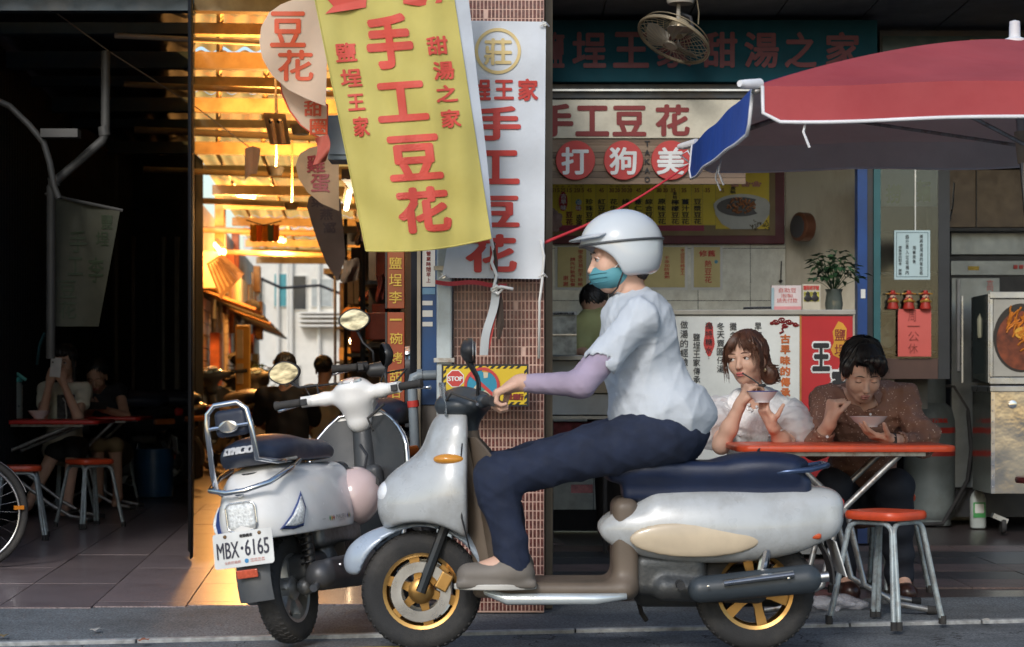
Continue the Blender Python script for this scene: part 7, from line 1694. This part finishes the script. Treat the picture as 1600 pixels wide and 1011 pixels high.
# watch
ax_ = (wrR-elR).normalized(); Rw = ax_.to_track_quat('Z', 'Y').to_matrix()
MB().lathe([(.030, -.011), (.032, -.011), (.032, .011), (.030, .011)], wrR-ax_*.006, 'z', 24, ref=Rw, cap=False).build('watch_strap', black_plastic, M_, True, smooth=40)
MB().box(wrR-ax_*.006+V((0, -.034, -.002)), (.034, .010, .036)).build('watch_case', mat('watch_glass', (.01, .01, .012), .08, coat=.5), M_, True, bevel=.004)
trou = mat('dark_navy_trousers', (.014, .017, .026), .8, bump=.3, bscale=200)
S = SDF(); S.ell(pel, (.185, .15, .12), k=.05)
for hx, kn, an in ((-.10, kn1, an1), (.10, kn2, an2)):
    S.cap(pel+V((hx, -.02, -.0)), kn, .105, .080, k=.05); S.cap(kn, an+V((0, .01, -.02)), .078, .060, k=.04)
f3 = wob(.005, 40, 4); S.build('trousers', trou, .008, M_, disp=f3)
for an in (an1, an2):
    S = SDF(); S.cap(an+V((0, .03, -.045)), an+V((0, -.15, -.050)), .050, .044, k=.02); S.cap(an, an+V((0, 0, -.03)), .050, .050, k=.03); S.box(an+V((0, -.05, -.085)), (.045, .13, .012), .01, k=.006); S.box(an+V((0, -.05, -.13)), (.2, .3, .04), .002, k=.002, sub=True)
    S.build('shoe', mat('dark_brown_shoe', (.04, .018, .014), .3), .006, M_)
bowl('bowl', 'white bowl held in the hand of the man in the brown shirt', P(1357, 667, 8.62), .080, .045)

# ---------------------------------------------------------------- rider on the passing scooter
YR = 7.22
RD = thing('person', 'scooter rider in white shirt, white helmet and face mask, dark jeans, riding left', 'person', (PX(1010, YR), YR, 0))
hc = P(968, 405, YR); H = Head(hc, (-1, -.12, -.10), (-.06, 0, 1), 1.05)
pel = V((PX(1030, YR), YR, .775)); chest = P(998, 560, YR); nb = P(985, 470, YR)
dY = V((0, .19, 0)); dH = V((0, .105, 0))
hw = lambda s_, x, z: MS.matrix_basis @ V((0, 0, 0))+V((0, 0, 0))
gx = MX-.93; gz = .90
B = SDF(); T = SDF(); S = SDF()
B.ell(pel, (.14, .16, .12), k=.05); B.cap(pel, chest, .13, .13, k=.06); B.ell(chest+V((0, 0, .10)), (.12, .17, .15), k=.05)
B.cap(nb-V((-.01, 0, .05)), H.p(0, -.02, -.05), .056, .054, k=.03)
T.ell(pel+V((0.022, 0, .075)), (.195, .21, .145), k=.05); T.cap(pel, chest, .155, .155, k=.06); T.ell(chest+V((0, 0, .10)), (.142, .19, .165), k=.05); T.cap(nb-V((0, 0, .06)), nb+V((0, 0, .01)), .085, .066, k=.04)
S.ell(pel+V((.01, 0, .0)), (.175, .19, .135), k=.05)
sleeves = []
for s_ in (-1, 1):
    sh = P(995, 500, YR)+dY*s_; el = V((PX(905, YR), YR+s_*.27, PZ(600, YR))); wr = V((gx+.085, YR+s_*.265, gz+.055))
    B.cap(nb-V((0, 0, .06)), sh, .05, .055, k=.05); B.cap(sh, el, .05, .042, k=.03); B.cap(el, wr, .042, .027, k=.02)
    hand(B, wr, (-.95, 0, -.42), (.3, 0, -1), (0, -s_, 0), curl=(.95, 1.0, 1.0, 1.0), spread=.02, thumb=(.6, .9), k=1.0)
    T.cap(nb-V((0, 0, .05)), sh, .07, .07, k=.05); T.cap(sh, sh*.35+el*.65, .070, .068, k=.04); T.cap(sh*.3+el*.7, el*1.0+(el-sh)*.25, .045, k=.006, sub=True)
    sl = SDF(); sl.cap(sh*.4+el*.6, el, .052, .048, k=.02); sl.cap(el, wr, .048, .032, k=.02); sl.cap(wr-(wr-el)*.02, wr+(wr-el)*.1, .03, k=.004, sub=True)
    sleeves.append(sl)
    kn = V((PX(775, YR), YR+s_*.16, .625)); an = V((PX(800, YR), YR+s_*.165, .335))
    B.cap(pel+dH*s_, kn, .09, .06, k=.04); B.cap(kn, an, .057, .038, k=.03); B.cap(an, an+V((-.15, 0, -.05)), .036, .03, k=.03)
    S.cap(pel+dH*s_, kn, .108, .082, k=.05); S.cap(kn, an+V((0.01, 0, -.02)), .080, .062, k=.04)
    q = SDF(); q.cap(an+V((.03, 0, -.045)), an+V((-.15, 0, -.052)), .050, .044, k=.02); q.cap(an, an+V((0, 0, -.03)), .050, .050, k=.03); q.box(an+V((-.055, 0, -.08)), (.14, .046, .016), .01, k=.006); sho = q.build('shoe', mat('grey_shoe', (.16, .14, .12), .6), .007, RD); MB().loft([[(an.x-.055+.148*cos(a)*(1 if cos(a) < 0 else .95), an.y+.052*sin(a), an.z-.100+dz) for a in [2*pi*k/28 for k in range(28)]] for dz in (0, .02)]).build('sole', mat('pale_sole', (.5, .48, .44), .6), sho, True, bevel=.004)
    MB().tube([an+V((-.05-.02*j_//1, -.035+.0*j_, -.012-.006*j_)) if 0 else an+V((-.045-.016*i_, .028*(-1)**i_, -.008-.006*i_)) for i_ in range(5)], .0025, 5).build('laces', white_ink, sho, True)
H.sculpt(B)
body = B.build('body', skin, .0052, RD); H.features(body, (0, 1, 0), mouth=False)
f4, f5 = wob(.014, 20, 11, True), wob(.003, 60, 12, True)
T.build('shirt', mat('white_shirt_cloth', (.52, .56, .61), .8, var=.04, bump=.3, bscale=200), .006, RD, disp=lambda x, y, z: f4(x, y, z)+f5(x, y, z))
for sl in sleeves: sl.build('sun_sleeve', mat('lavender_sleeve', (.33, .27, .36), .8), .006, RD, disp=f5)
S.build('jeans', mat('dark_blue_jeans', (.013, .02, .045), .85, var=.25, scale=14, bump=.4, bscale=400), .007, RD, disp=wob(.010, 24, 13, True))
D = SDF(); H.ell(D, 0, .030, -.052, .069, .080, .052, .015); H.ell(D, 0, .02, .03, .12, .12, .045, .02, True); D.build('face_mask', mat('teal_mask', (.10, .32, .38), .7, var=.05), .004, RD)
for z_ in (-.040, -.055, -.070): MB().tube([H.p(.071*sin(a_), .030+.083*cos(a_)*(1-.9*abs(z_+.05)), z_-.004) for a_ in [-1.2+.2*k for k in range(13)]], .0014, 4).build('mask_pleat', mat('mask_pleat_shade', (.08, .27, .33), .7), RD, True, smooth=180)
D = SDF(); H.ell(D, 0, -.06, -.035, .072, .045, .045, .02); D.build('hair', hair_black, .005, RD, disp=H.strand_disp(.0025, 30, 4))
for x in (-1, 1): MB().tube([H.p(x*.066, .03, -.03), H.p(x*.078, .0, -.005), H.p(x*.08, -.012, .01)], .002, 4).build('mask_loop', white_ink, RD, True)
hel = mat('white_helmet_shell', (.58, .62, .65), .18, coat=.6, var=.03)
D = SDF(); H.ell(D, 0, -.012, .050, .122, .142, .120, .01); H.ell(D, 0, -.02, -.01, .118, .12, .09, .03); H.ell(D, 0, .1, -.05, .15, .11, .105, .015, True); H.box = None
D.box(H.p(0, 0, -.11), (.2, .2, .05), .01, H.A, .02, True); H.ell(D, 0, -.01, .03, .092, .108, .1, .01, True)
MB().grid(lambda u, v: nb+V(((.066+.010*v)*cos(u*2*pi)+.0, (.072+.012*v)*sin(u*2*pi), -.005+.035*(1-v)+.015*cos(u*2*pi))), 40, 4, .003).build('shirt_collar', mat('white_collar', (.6, .64, .70), .8), RD, True, smooth=180)
for q_ in range(5): MB().lathe([(.006, 0), (.005, -.002), (0, -.002)], V((PX(950+4*q_, YR), YR-.06, PZ(505+38*q_, YR))), 'y', 8).build('button', porcelain, RD, True) if False else None
he = D.build('helmet', hel, .005, RD)
MB().grid(lambda u, v: H.p(.118*sin((u-.5)*2.3)*(1+.1*v), .135*cos((u-.5)*2.3)*1.0+.03*v, .085-.01*v), 16, 3, .004).build('visor_peak', hel, he, True, smooth=60)
MB().tube([H.p(.124*sin(a), -.012+.144*cos(a), .055) for a in [2*pi*k/32 for k in range(32)]], .005, 6, closed=True).build('helmet_stripe', grey_plastic, he, True, smooth=180)
MB().tube([H.p(.10, .0, -.03), H.p(.07, .03, -.10), H.p(0, .045, -.122), H.p(-.07, .03, -.10), H.p(-.10, 0, -.03)], .006, 6, flat=.5).build('chin_strap', black_plastic, he, True, smooth=180)
MB().tube([P(1012, 470, YR-.10), P(1030, 560, YR-.16), P(1048, 680, YR-.17)], .014, 6, flat=.3).build('bag_strap', mat('grey_strap', (.3, .32, .35), .7), RD, True, smooth=180) if False else None

# ---------------------------------------------------------------- simpler people
def sitter(label, hc, fwd, up, pel, chest, arms, legs, shirt_m, leg_m, hairf, res=.008, skinm=skin_tan, hands=None, sleeve=.5, gaze=(0, 1, 0), closed=False, hk=1.0, bodyw=1., extra=None, shoe=None):
    t = thing('person', label, 'person', (pel[0], pel[1], 0)); H = Head(hc, fwd, up, hk)
    B, T, S = SDF(), SDF(), SDF(); pel, chest = V(pel), V(chest); nb = H.p(0, -.03, -.14)
    rt = (V(arms[1][0])-V(arms[0][0])).normalized()
    B.ell(pel, (.15, .12, .11), k=.05); B.cap(pel, chest, .11*bodyw, .12*bodyw, k=.05); B.cap(nb-V((0, 0, .04)), H.p(0, -.02, -.05), .048, k=.03)
    T.ell(pel, (.165, .135, .11), k=.05); T.cap(pel, chest, .128*bodyw, .137*bodyw, k=.06); T.cap(arms[0][0], arms[1][0], .062, k=.06)
    B.cap(arms[0][0], arms[1][0], .05, k=.05)
    for sh, el, wr in arms:
        sh, el, wr = V(sh), V(el), V(wr); B.cap(sh, el, .043, .036, k=.03); B.cap(el, wr, .037, .023, k=.02)
        if sleeve > 0: T.cap(sh, sh*(1-min(1, sleeve))+el*min(1, sleeve), .06, .056, k=.04)
        if sleeve > 1: T.cap(el, el*(2-sleeve)+wr*(sleeve-1), .054, .045, k=.03)
    for kn, an in legs:
        kn, an = V(kn), V(an); hx = .08 if kn.x > pel.x else -.08
        B.cap(pel+V((hx, 0, 0)), kn, .08, .055, k=.04); B.cap(kn, an, .052, .034, k=.03); B.cap(an, an+V((0, -.13, -.045)), .03, .025, k=.03)
        S.cap(pel+V((hx, 0, 0)), kn, .092, .068, k=.05); 
        if shoe != 'bare': S.cap(kn, an, .066, .048, k=.04)
    H.sculpt(B, .95)
    for h in (hands or []): hand(B, *h[:4], **h[4])
    body = B.build('body', skinm, res*.75, t); H.features(body, gaze, closed)
    T.build('top', shirt_m, res, t, disp=wob(.005, 40, 3)); S.build('trousers' if shoe != 'bare' else 'shorts', leg_m, res, t)
    D = SDF(); hairf(H, D); D.build('hair', hair_black, res*.65, t, disp=H.strand_disp(.0025, 30, 1))
    if extra: extra(t, H)
    return t, H
def long_hair(H, D):
    H.ell(D, 0, -.025, .052, .085, .098, .086, .015); H.ell(D, 0, -.05, -.06, .080, .055, .10, .03); H.ell(D, 0, .078, .075, .055, .022, .034, .015)
    for x in (-1, 1): H.cap(D, (x*.072, .02, .05), (x*.078, .02, -.13), .016, .012, .02)
    H.ell(D, 0, .09, -.02, .060, .075, .070, .012, True)
def tied_hair(H, D):
    H.ell(D, 0, -.028, .050, .083, .096, .084, .015); H.ell(D, 0, -.11, .03, .03, .05, .035, .02); H.ell(D, 0, .09, -.03, .062, .070, .085, .015, True)
# woman photographing
Y = 14.75
phw = V((PX(84, 14.35), 14.36, PZ(577, 14.35)))
sitter('woman with long dark hair and cream cardigan lifting a white phone at the left table', P(101, 566, Y), (-.15, -1, -.12), (0, 0, 1), P(100, 700, Y+.1), P(100, 632, Y+.02),
       [(P(72, 610, Y), P(66, 650, Y-.35), P(78, 596, Y-.40)), (P(131, 612, Y), P(122, 652, Y-.35), P(97, 594, Y-.38))],
       [((PX(82, 14.3), 14.35, .46), (PX(38, 14.2), 14.3, .09)), ((PX(112, 14.3), 14.35, .46), (PX(100, 14.2), 14.3, .09))],
       mat('cream_cardigan', (.75, .71, .60), .8, var=.1, bump=.5, bscale=60), mat('black_skirt', (.012, .012, .014), .8), long_hair, hands=[(P(78, 596, Y-.40), (.25, .0, .9), (.5, .9, 0), (0, .3, 1), dict(curl=(.6, .6, .65, .7), thumb=(1.1, .4))), (P(97, 594, Y-.38), (-.3, .0, .9), (-.5, .9, 0), (0, .3, 1), dict(curl=(.6, .6, .65, .7), thumb=(1.1, .4)))], shoe='bare',
       skinm=skin, extra=lambda t, H: (MB().box(P(93, 660, Y-.13)*.0+P(103, 640, Y-.14), (.13, .02, .22)).build('dark_inner_top', mat('dark_grey_pattern', (.05, .05, .055), .8, var=.6, scale=40), t, True, bevel=.009), MB().tube([P(98, 622, Y-.15), P(102, 628, Y-.17), P(104, 650, Y-.165), P(103, 655, Y-.165)], .004, 5).build('tie_string', white_ink, t, True)))
t = thing('phone', 'white phone held up in both hands of the woman in the cream cardigan', 'phone', P(86, 571, 14.33))
MB().box(P(87, 574, 14.30), (.078, .009, .14), (0, .10, 0)).build('phone_body', mat('white_phone', (.72, .72, .73), .3), t, True, bevel=.008); MB().lathe([(.006, 0), (.006, -.002), (0, -.002)], P(82.5, 566, 14.294), 'y', 12).build('camera_lens', black_ink, t, True)
# woman in black
Y = 15.6
sitter('woman in a black sleeveless top and khaki shorts looking down at her phone', P(151, 588, Y), (.0, -1, -.55), (0, -.5, 1), P(172, 708, Y+.35), P(165, 640, Y+.15),
       [(P(145, 616, Y+.1), P(132, 655, Y-.1), P(146, 636, Y-.25)), (P(186, 612, Y+.1), P(196, 650, Y-.1), P(163, 640, Y-.28))],
       [((PX(150, 15.2), 15.25, .48), (PX(150, 15.2), 15.3, .09)), ((PX(178, 15.2), 15.25, .48), (PX(180, 15.2), 15.3, .09))],
       mat('black_polo', (.015, .016, .02), .8), mat('khaki_shorts', (.2, .14, .07), .8), tied_hair, sleeve=.15, closed=True, hands=[(P(163, 640, Y-.28), (-.9, 0, .2), (0, .4, 1), (0, -1, 0), dict(curl=(.6, .6, .6, .7)))], shoe='bare', skinm=skin_tan)
t = thing('phone', 'dark phone in the hands of the woman in black', 'phone', P(155, 634, 15.2)); MB().box(P(152, 634, 15.2), (.15, .08, .01), (.7, 0, 0)).build('phone_body', black_plastic, t, True, bevel=.003)
# people in the lane
Y = 15.5
sitter('person in a black T-shirt seen from behind on a scooter in the lane', P(447, 577, Y), (.1, 1, 0), (0, 0, 1), P(450, 712, Y), P(449, 640, Y+.03),
       [(P(412, 618, Y), P(404, 660, Y+.15), P(412, 668, Y+.4)), (P(486, 618, Y), P(492, 660, Y+.15), P(484, 668, Y+.4))],
       [((PX(430, 16), 15.95, .55), (PX(425, 16), 15.9, .1)), ((PX(468, 16), 15.95, .55), (PX(472, 16), 15.9, .1))], mat('black_tshirt', (.012, .012, .014), .8), mat('black_trousers', (.012, .012, .014), .8), tied_hair, sleeve=.9, bodyw=1.25,
       extra=lambda t, H: MB().lathe([(.02, -.002), (.02, 0)], P(448, 601, Y-.17), 'y', 14).build('shirt_print', mat('grey_logo', (.3, .3, .3), .6), t, True))
Y = 18
sitter('grey haired person in a beige shirt farther down the lane', P(507, 578, Y), (.3, 1, 0), (0, 0, 1), P(509, 700, Y), P(508, 630, Y),
       [(P(484, 612, Y), P(480, 655, Y+.1), P(488, 680, Y+.2)), (P(530, 612, Y), P(536, 655, Y+.1), P(528, 680, Y+.2))],
       [((PX(500, 18), 18.1, .42), (PX(498, 18), 18.1, .09)), ((PX(516, 18), 18.1, .42), (PX(520, 18), 18.1, .09))], mat('beige_shirt', (.3, .27, .2), .8), mat('brown_trousers', (.06, .05, .04), .8), tied_hair, sleeve=.6)
# vendor bending behind the counter
Y = 12.0
sitter('shop worker in a pale yellow green shirt bending behind the serving counter', P(932, 478, Y), (-.5, -.6, -.8), (-.5, -.3, .8), V((PX(955, Y), Y+.1, .95)), P(938, 520, Y),
       [(P(912, 508, Y-.1), P(908, 550, Y-.2), P(925, 562, Y-.35)), (P(975, 505, Y+.05), P(985, 548, Y-.1), P(968, 562, Y-.3))],
       [((PX(945, Y), Y, .5), (PX(945, Y), Y, .09)), ((PX(968, Y), Y, .5), (PX(968, Y), Y, .09))], mat('yellow_green_shirt', (.36, .37, .16), .8), mat('dark_trousers', (.03, .03, .03), .8), tied_hair, sleeve=.8, bodyw=1.2)
# ================================================================ LANE CLUTTER AND LAMPS
def lamp_tube(px0, py0, px1, py1, Y, label, power=12, col=(1, .62, .28), e=18, r=.018):
    t = thing('fluorescent_lamp', label, 'lamp', P((px0+px1)/2, (py0+py1)/2, Y))
    a, b_ = P(px0, py0, Y), P(px1, py1, Y-.25)
    MB().tube([a, b_], r, 8).build('lamp_tube', mat('lit_tube', (.9, .9, .9), .5, emis=(*col, e)), t, True)
    MB().tube([a+V((0, 0, .05)), b_+V((0, 0, .05))], .03, 6).build('fitting', tan_beam, t, True)
    if power:
        l = bpy.data.lights.new('lamp_light', 'POINT'); l.energy = power; l.color = col; l.shadow_soft_size = .15; o = bpy.data.objects.new('lamp_light', l); COL.objects.link(o); o.location = (a+b_)/2+V((0, 0, -.12)); o.parent = t; o.matrix_parent_inverse = wm(t).inverted()
lamp_tube(338, 382, 349, 394, 25, 'lit fluorescent tube at the left side of the lane below the roof', 380, (1, .44, .11), 30, .04)
lamp_tube(541, 326, 546, 300, 15, 'lit short fluorescent tube under the flags on the right of the lane', 22, (1, .78, .5), 12)
lamp_tube(420, 372, 445, 376, 30, 'added lit tube lamp hanging across the lane farther back', 380, (1, .44, .11), 14, .03)  # extra tube, added for more warm light in the lane
lamp_tube(372, 305, 398, 308, 23.5, 'added warm lit tube lamp under the middle of the lane roof', 330, (1, .44, .11), 14)  # another added tube for warm light
for k, (px, Y, w) in enumerate(((470, 12.7, 240), (430, 15.2, 280), (455, 18.2, 280))):  # uplights put in to brighten the lane roof
    t = thing('added_uplight', ('nearest', 'middle', 'farthest')[k]+' of three added warm uplights brightening the amber lane roof', 'lamp', (PX(px, Y), Y, 2.55), group='added warm uplights under the lane roof')
    MB().lathe([(0, -.03), (.05, -.03), (.07, .03), (.06, .03), (.045, -.02)], (0, 0, 0), 'z', 14, cap=False).build('reflector_bowl', tan_beam, t, smooth=50)
    MB().lathe([(0, -.01), (.04, -.01), (.04, .005), (0, .01)], (0, 0, 0), 'z', 12).build('lamp_disc', mat('lit_disc', (.9, .7, .4), .4, emis=(1, .55, .18, 12)), t)
    MB().tube([(0, 0, -.03), (.0, .08, .1), (0, .08, .62)], .008, 6).build('arm', tan_beam, t)
    l = bpy.data.lights.new('added_uplight_beam', 'SPOT'); l.energy = w; l.color = (1, .43, .10); l.spot_size = radians(165); l.spot_blend = .5; l.shadow_soft_size = .05
    o = bpy.data.objects.new('added_uplight_beam', l); COL.objects.link(o); o.parent = t; o.location = (0, 0, .03); o.rotation_euler = (pi, 0, 0)
t = thing('light_bulb', 'glowing warm bulb at a stall on the right of the lane', 'lamp', P(552, 532, 22))
MB().lathe([(0, -.05), (.035, -.035), (.045, 0), (.03, .03), (.015, .06), (0, .06)], P(552, 532, 22), 'z', 14).build('bulb', mat('lit_bulb', (.9, .8, .6), .4, emis=(1, .7, .35, 25)), t, True, smooth=180)
MB().tube([P(552, 529, 22), P(553, 470, 22)], .006, 5).build('cord', black_plastic, t, True)
l = bpy.data.lights.new('bulb_light', 'POINT'); l.energy = 12; l.color = (1, .7, .4); l.shadow_soft_size = .1; o = bpy.data.objects.new('bulb_light', l); COL.objects.link(o); o.location = P(552, 534, 21.8); o.parent = t; o.matrix_parent_inverse = wm(t).inverted()
# hanging double lamp fitting
t = thing('lamp_fitting', 'old ceiling fitting with two bulb sockets hanging from the lane roof', 'lamp fitting', P(435, 200, 13.5))
MB().add([P(411, 176, 13.5), P(446, 178, 13.4), P(454, 226, 13.5), P(422, 226, 13.6), P(411, 176, 13.55), P(446, 178, 13.45), P(454, 226, 13.55), P(422, 226, 13.65)], [(0,1,2,3), (4,7,6,5), (0,4,5,1), (1,5,6,2), (2,6,7,3), (3,7,4,0)]).build('tray', mat('cream_tray', (.55, .45, .32), .5), t, True)
for x in (425, 438): MB().tube([P(x, 190, 13.35), P(x+5, 224, 13.35)], .016, 8).build('socket', mat('cream_socket', (.6, .5, .4), .4), t, True); MB().lathe([(0, -.02), (.018, -.01), (.018, .01), (0, .02)], P(x-1, 190, 13.35), 'y', 10).build('bulb_end', chrome, t, True)
MB().tube([P(432, 178, 13.5), P(430, 120, 13.5)], .01, 5).build('hanger', worn_tube, t, True)
# bunting
t = thing('bunting', 'short string of orange, yellow and green bunting across the lane', 'bunting', P(412, 350, 19))
MB().tube([P(385, 344, 19), P(412, 352, 19), P(440, 345, 19)], .006, 4).build('cord', black_plastic, t, True)
for k, c in enumerate([(.65, .38, .04), (.7, .22, .03), (.65, .3, .03), (.15, .2, .12), (.6, .2, .03)]):
    MB().grid(lambda u, v: P(391+k*9+9*u, 350+26*v+2*sin(u*3), 19+.02*sin(u*4)), 3, 4, .003).build('pennant', mat('pennant_cloth', c, .7, translucent=.4), t, True, smooth=60)
# tilted awning panel at left
t = thing('tilted_signboard', 'tilted ribbed cream signboard hanging at the left wall of the lane', 'sign', P(352, 430, 24))
MB().add([P(322, 412, 24), P(347, 396, 23.6), P(382, 428, 23.6), P(345, 468, 24), P(322, 412, 24.1), P(347, 396, 23.7), P(382, 428, 23.7), P(345, 468, 24.1)], [(0,1,2,3), (4,7,6,5), (0,4,5,1), (1,5,6,2), (2,6,7,3), (3,7,4,0)]).build('panel', creamw, t, True)
for k in range(6): MB().tube([P(327+k*3.6, 412-k*2, 23.7), P(344+k*6, 458-k*5, 23.7)], .014, 5).build('rib', tan_beam, t, True)
# stalls on the right of the lane
rs = random.Random(21)
for k, (px, Y, y0_, lab) in enumerate([(585, 14, 470, 'dark cluttered stall at the near right of the lane, beside the orange sign'), (560, 19, 500, 'dark stall farther along the right of the lane under the flags'), (545, 26, 520, 'small stall near the far end of the lane, right side')]):
    t = thing('market_stall', lab, 'stall', P(px, 650, Y))
    x0_ = PX(px-25, Y); x1_ = PX(px+32, Y); z1 = PZ(640, Y)
    MB().bb(x0_, x1_, Y, Y+1.2, .05, .72).build('table', dark_wall, t, True)
    for x in (x0_+.03, x1_-.03): MB().tube([(x, Y, 0), (x, Y, 2.5)], .02, 6).build('leg', ds, t, True)
    MB().bb(x0_-.1, x1_, Y-.2, Y+1.4, 2.35, 2.42).build('canopy', dark_sheet, t, True)
    MB().bb(x0_, x1_, Y+1.0, Y+1.05, .75, 2.3).build('back_board', mat('dim_back_board', (.06, .045, .035), .7, var=.6, scale=5), t, True)
    for j in range(9):
        c = rs.choice([(.25, .06, .04), (.3, .2, .08), (.12, .14, .12), (.3, .27, .22), (.05, .1, .12)])
        w, h = rs.uniform(.08, .2), rs.uniform(.1, .28); x = rs.uniform(x0_, x1_-w); z = rs.choice((.72, .72, 1.25, 1.7))
        MB().bb(x, x+w, Y+rs.uniform(.1, .6), Y+.85, z+.002*j, z+h).build('goods_box', mat('goods_colour', c, .6, var=.3), t, True, bevel=.006)
    for z in (1.24, 1.69): MB().bb(x0_, x1_, Y+.4, Y+1.0, z-.03, z-.002).build('shelf', ds, t, True)
def hang(px0, py0, px1, py1, Y, c, label, cat='cloth', name='hanging_cloth'):
    t = MB().grid(lambda u, v: P(px0+(px1-px0)*u+2*sin(v*5), py0+(py1-py0)*v+2*sin(u*5), Y+.03*sin(u*7+v*3)), 8, 10, .004).build(name, mat('hanging_goods', c, .7, var=.4, scale=12), smooth=60); tag(t, label, cat)
hang(566, 318, 584, 376, 12.5, (.16, .10, .08), 'brown patterned bundle hanging beside the yellow banner foot'); hang(556, 345, 570, 382, 14, (.10, .08, .07), 'dark cloth hanging deep beside the flags'); hang(588, 430, 600, 470, 13, (.18, .04, .03), 'dim red cloth hanging left of the orange sign')
hang(534, 405, 560, 440, 15, (.07, .06, .06), 'dark awning flap under the lowest flag'); hang(562, 455, 580, 470, 16, (.28, .08, .04), 'small red sign hanging above the pumpkin sign', 'sign', 'small_sign')
t = thing('pumpkin_sign', 'orange pumpkin face sign hanging on the right of the lane', 'lantern', P(554, 490, 17)); om = mat('glowing_orange', (.75, .20, .02), .5, emis=(1, .25, .03, .25))  # a sign, no lamp; faint glow is put into its orange
for k, dx in enumerate((-.05, 0, .05)):
    s = SDF(); s.ell(P(554, 491, 17)+V((dx, 0, 0)), (.055, .03, .062), k=.02); s.build('lobe', om, .007, t)
for x in (549, 559): MB().lathe([(.014, 0), (0, -.004)], P(x, 488, 16.96), 'y', 8).build('eye', red_ink, t, True)
MB().box(P(554, 498, 16.96), (.06, .01, .012)).build('mouth', red_ink, t, True); MB().tube([P(553, 476, 17), P(552, 440, 17)], .004, 4).build('cord', black_plastic, t, True)
# plant by the far wall
t = thing('green_bush', 'light green bush at the bright end of the lane left of the person in black', 'bush', P(408, 640, 26)); rs = random.Random(8)
b1, b2 = MB(), MB()
for k in range(420):
    c = P(408+rs.gauss(0, 9), 610+rs.uniform(-38, 45), 26+rs.uniform(-.3, .3)); d = V((rs.uniform(-1, 1), rs.uniform(-1, 1), rs.uniform(-.3, 1))).normalized(); s_ = d.cross(V((.1, .2, 1))).normalized(); L_ = rs.uniform(.05, .1)
    (b1 if k % 2 else b2).add([c, c+d*L_*.5+s_*L_*.25, c+d*L_, c+d*L_*.5-s_*L_*.25], [(0,1,2,3)])
tag(b1.build('foliage', mat('bright_leaf', (.12, .2, .05), .5, translucent=.3), t, True), kind='stuff'); tag(b2.build('foliage', mat('mid_leaf2', (.07, .13, .04), .5, translucent=.3), t, True), kind='stuff')
MB().tube([(P(408, 640, 26).x, 26, 0), P(408, 590, 26)], .02, 6).build('stem', wood, t, True)
t = thing('hanging_lantern', 'dark round lantern hanging near the white building on the left', 'lantern', P(394, 480, 30)); MB().lathe([(0, -.12), (.1, -.08), (.13, 0), (.1, .08), (0, .12)], P(394, 480, 30), 'z', 14).build('lantern_body', dark_wall, t, True, smooth=180); MB().tube([P(394, 470, 30), P(394, 425, 30)], .01, 4).build('cord', black_plastic, t, True)
t = thing('advertising_board', 'tall orange yellow board standing at the left wall of the lane', 'panel', P(378, 700, 22)); MB().bb(PX(368, 22), PX(390, 22), 22, 22.1, .1, PZ(508, 22)).build('panel_board', mat('yellow_orange_panel', (.6, .3, .05), .5, dirt=(.4, .2, .05)), t, True, bevel=.01)
for k, (a, c) in enumerate(((515, 560), (568, 600))): MB().bb(PX(370, 22), PX(380, 22), 21.97, 21.995, PZ(c, 22), PZ(a, 22)).build('paper', creamw, t, True)
t = thing('water_drum', 'dim blue plastic drum on the floor of the dark bay', 'drum', P(240, 745, 17)); MB().lathe([(0, 0), (.16, 0), (.17, .1), (.16, .2), (.17, .3), (.15, .4), (0, .4)], (0, 0, 0), 'z', 20).build('drum_body', mat('dim_blue_plastic', (.02, .08, .18), .4), t, smooth=50); t.location.z = 0
# bags and cap on the dark wall, cables on the left
t = MB().tube([P(70, 520, 13.8), P(62, 540, 13.8), P(58, 570, 13.8)], .03, 7, flat=.3).build('teal_cloth', mat('dim_teal_cloth', (.02, .09, .11), .7), smooth=180); tag(t, 'dim teal cloth hanging on the corrugated wall above the water jug', 'cloth')
t = thing('clear_plastic_bag', 'crumpled clear plastic bag lying under the orange table', 'bag', (PX(1300, 8.6), 8.55, 0)); t.scale = (.8, .8, .5)
s = SDF(); s.ell((0, 0, .05), (.13, .08, .05), k=.05); s.ell((.07, .02, .03), (.09, .07, .03), k=.05); s.ell((0, 0, -.06), (.4, .4, .06), k=.01, sub=True)
f6 = wob(.02, 45, 31); s.build('bag_film', mat('clear_film', (.5, .5, .54), .2, alpha=.35, bump=1, bscale=30), .007, t, False, disp=f6)
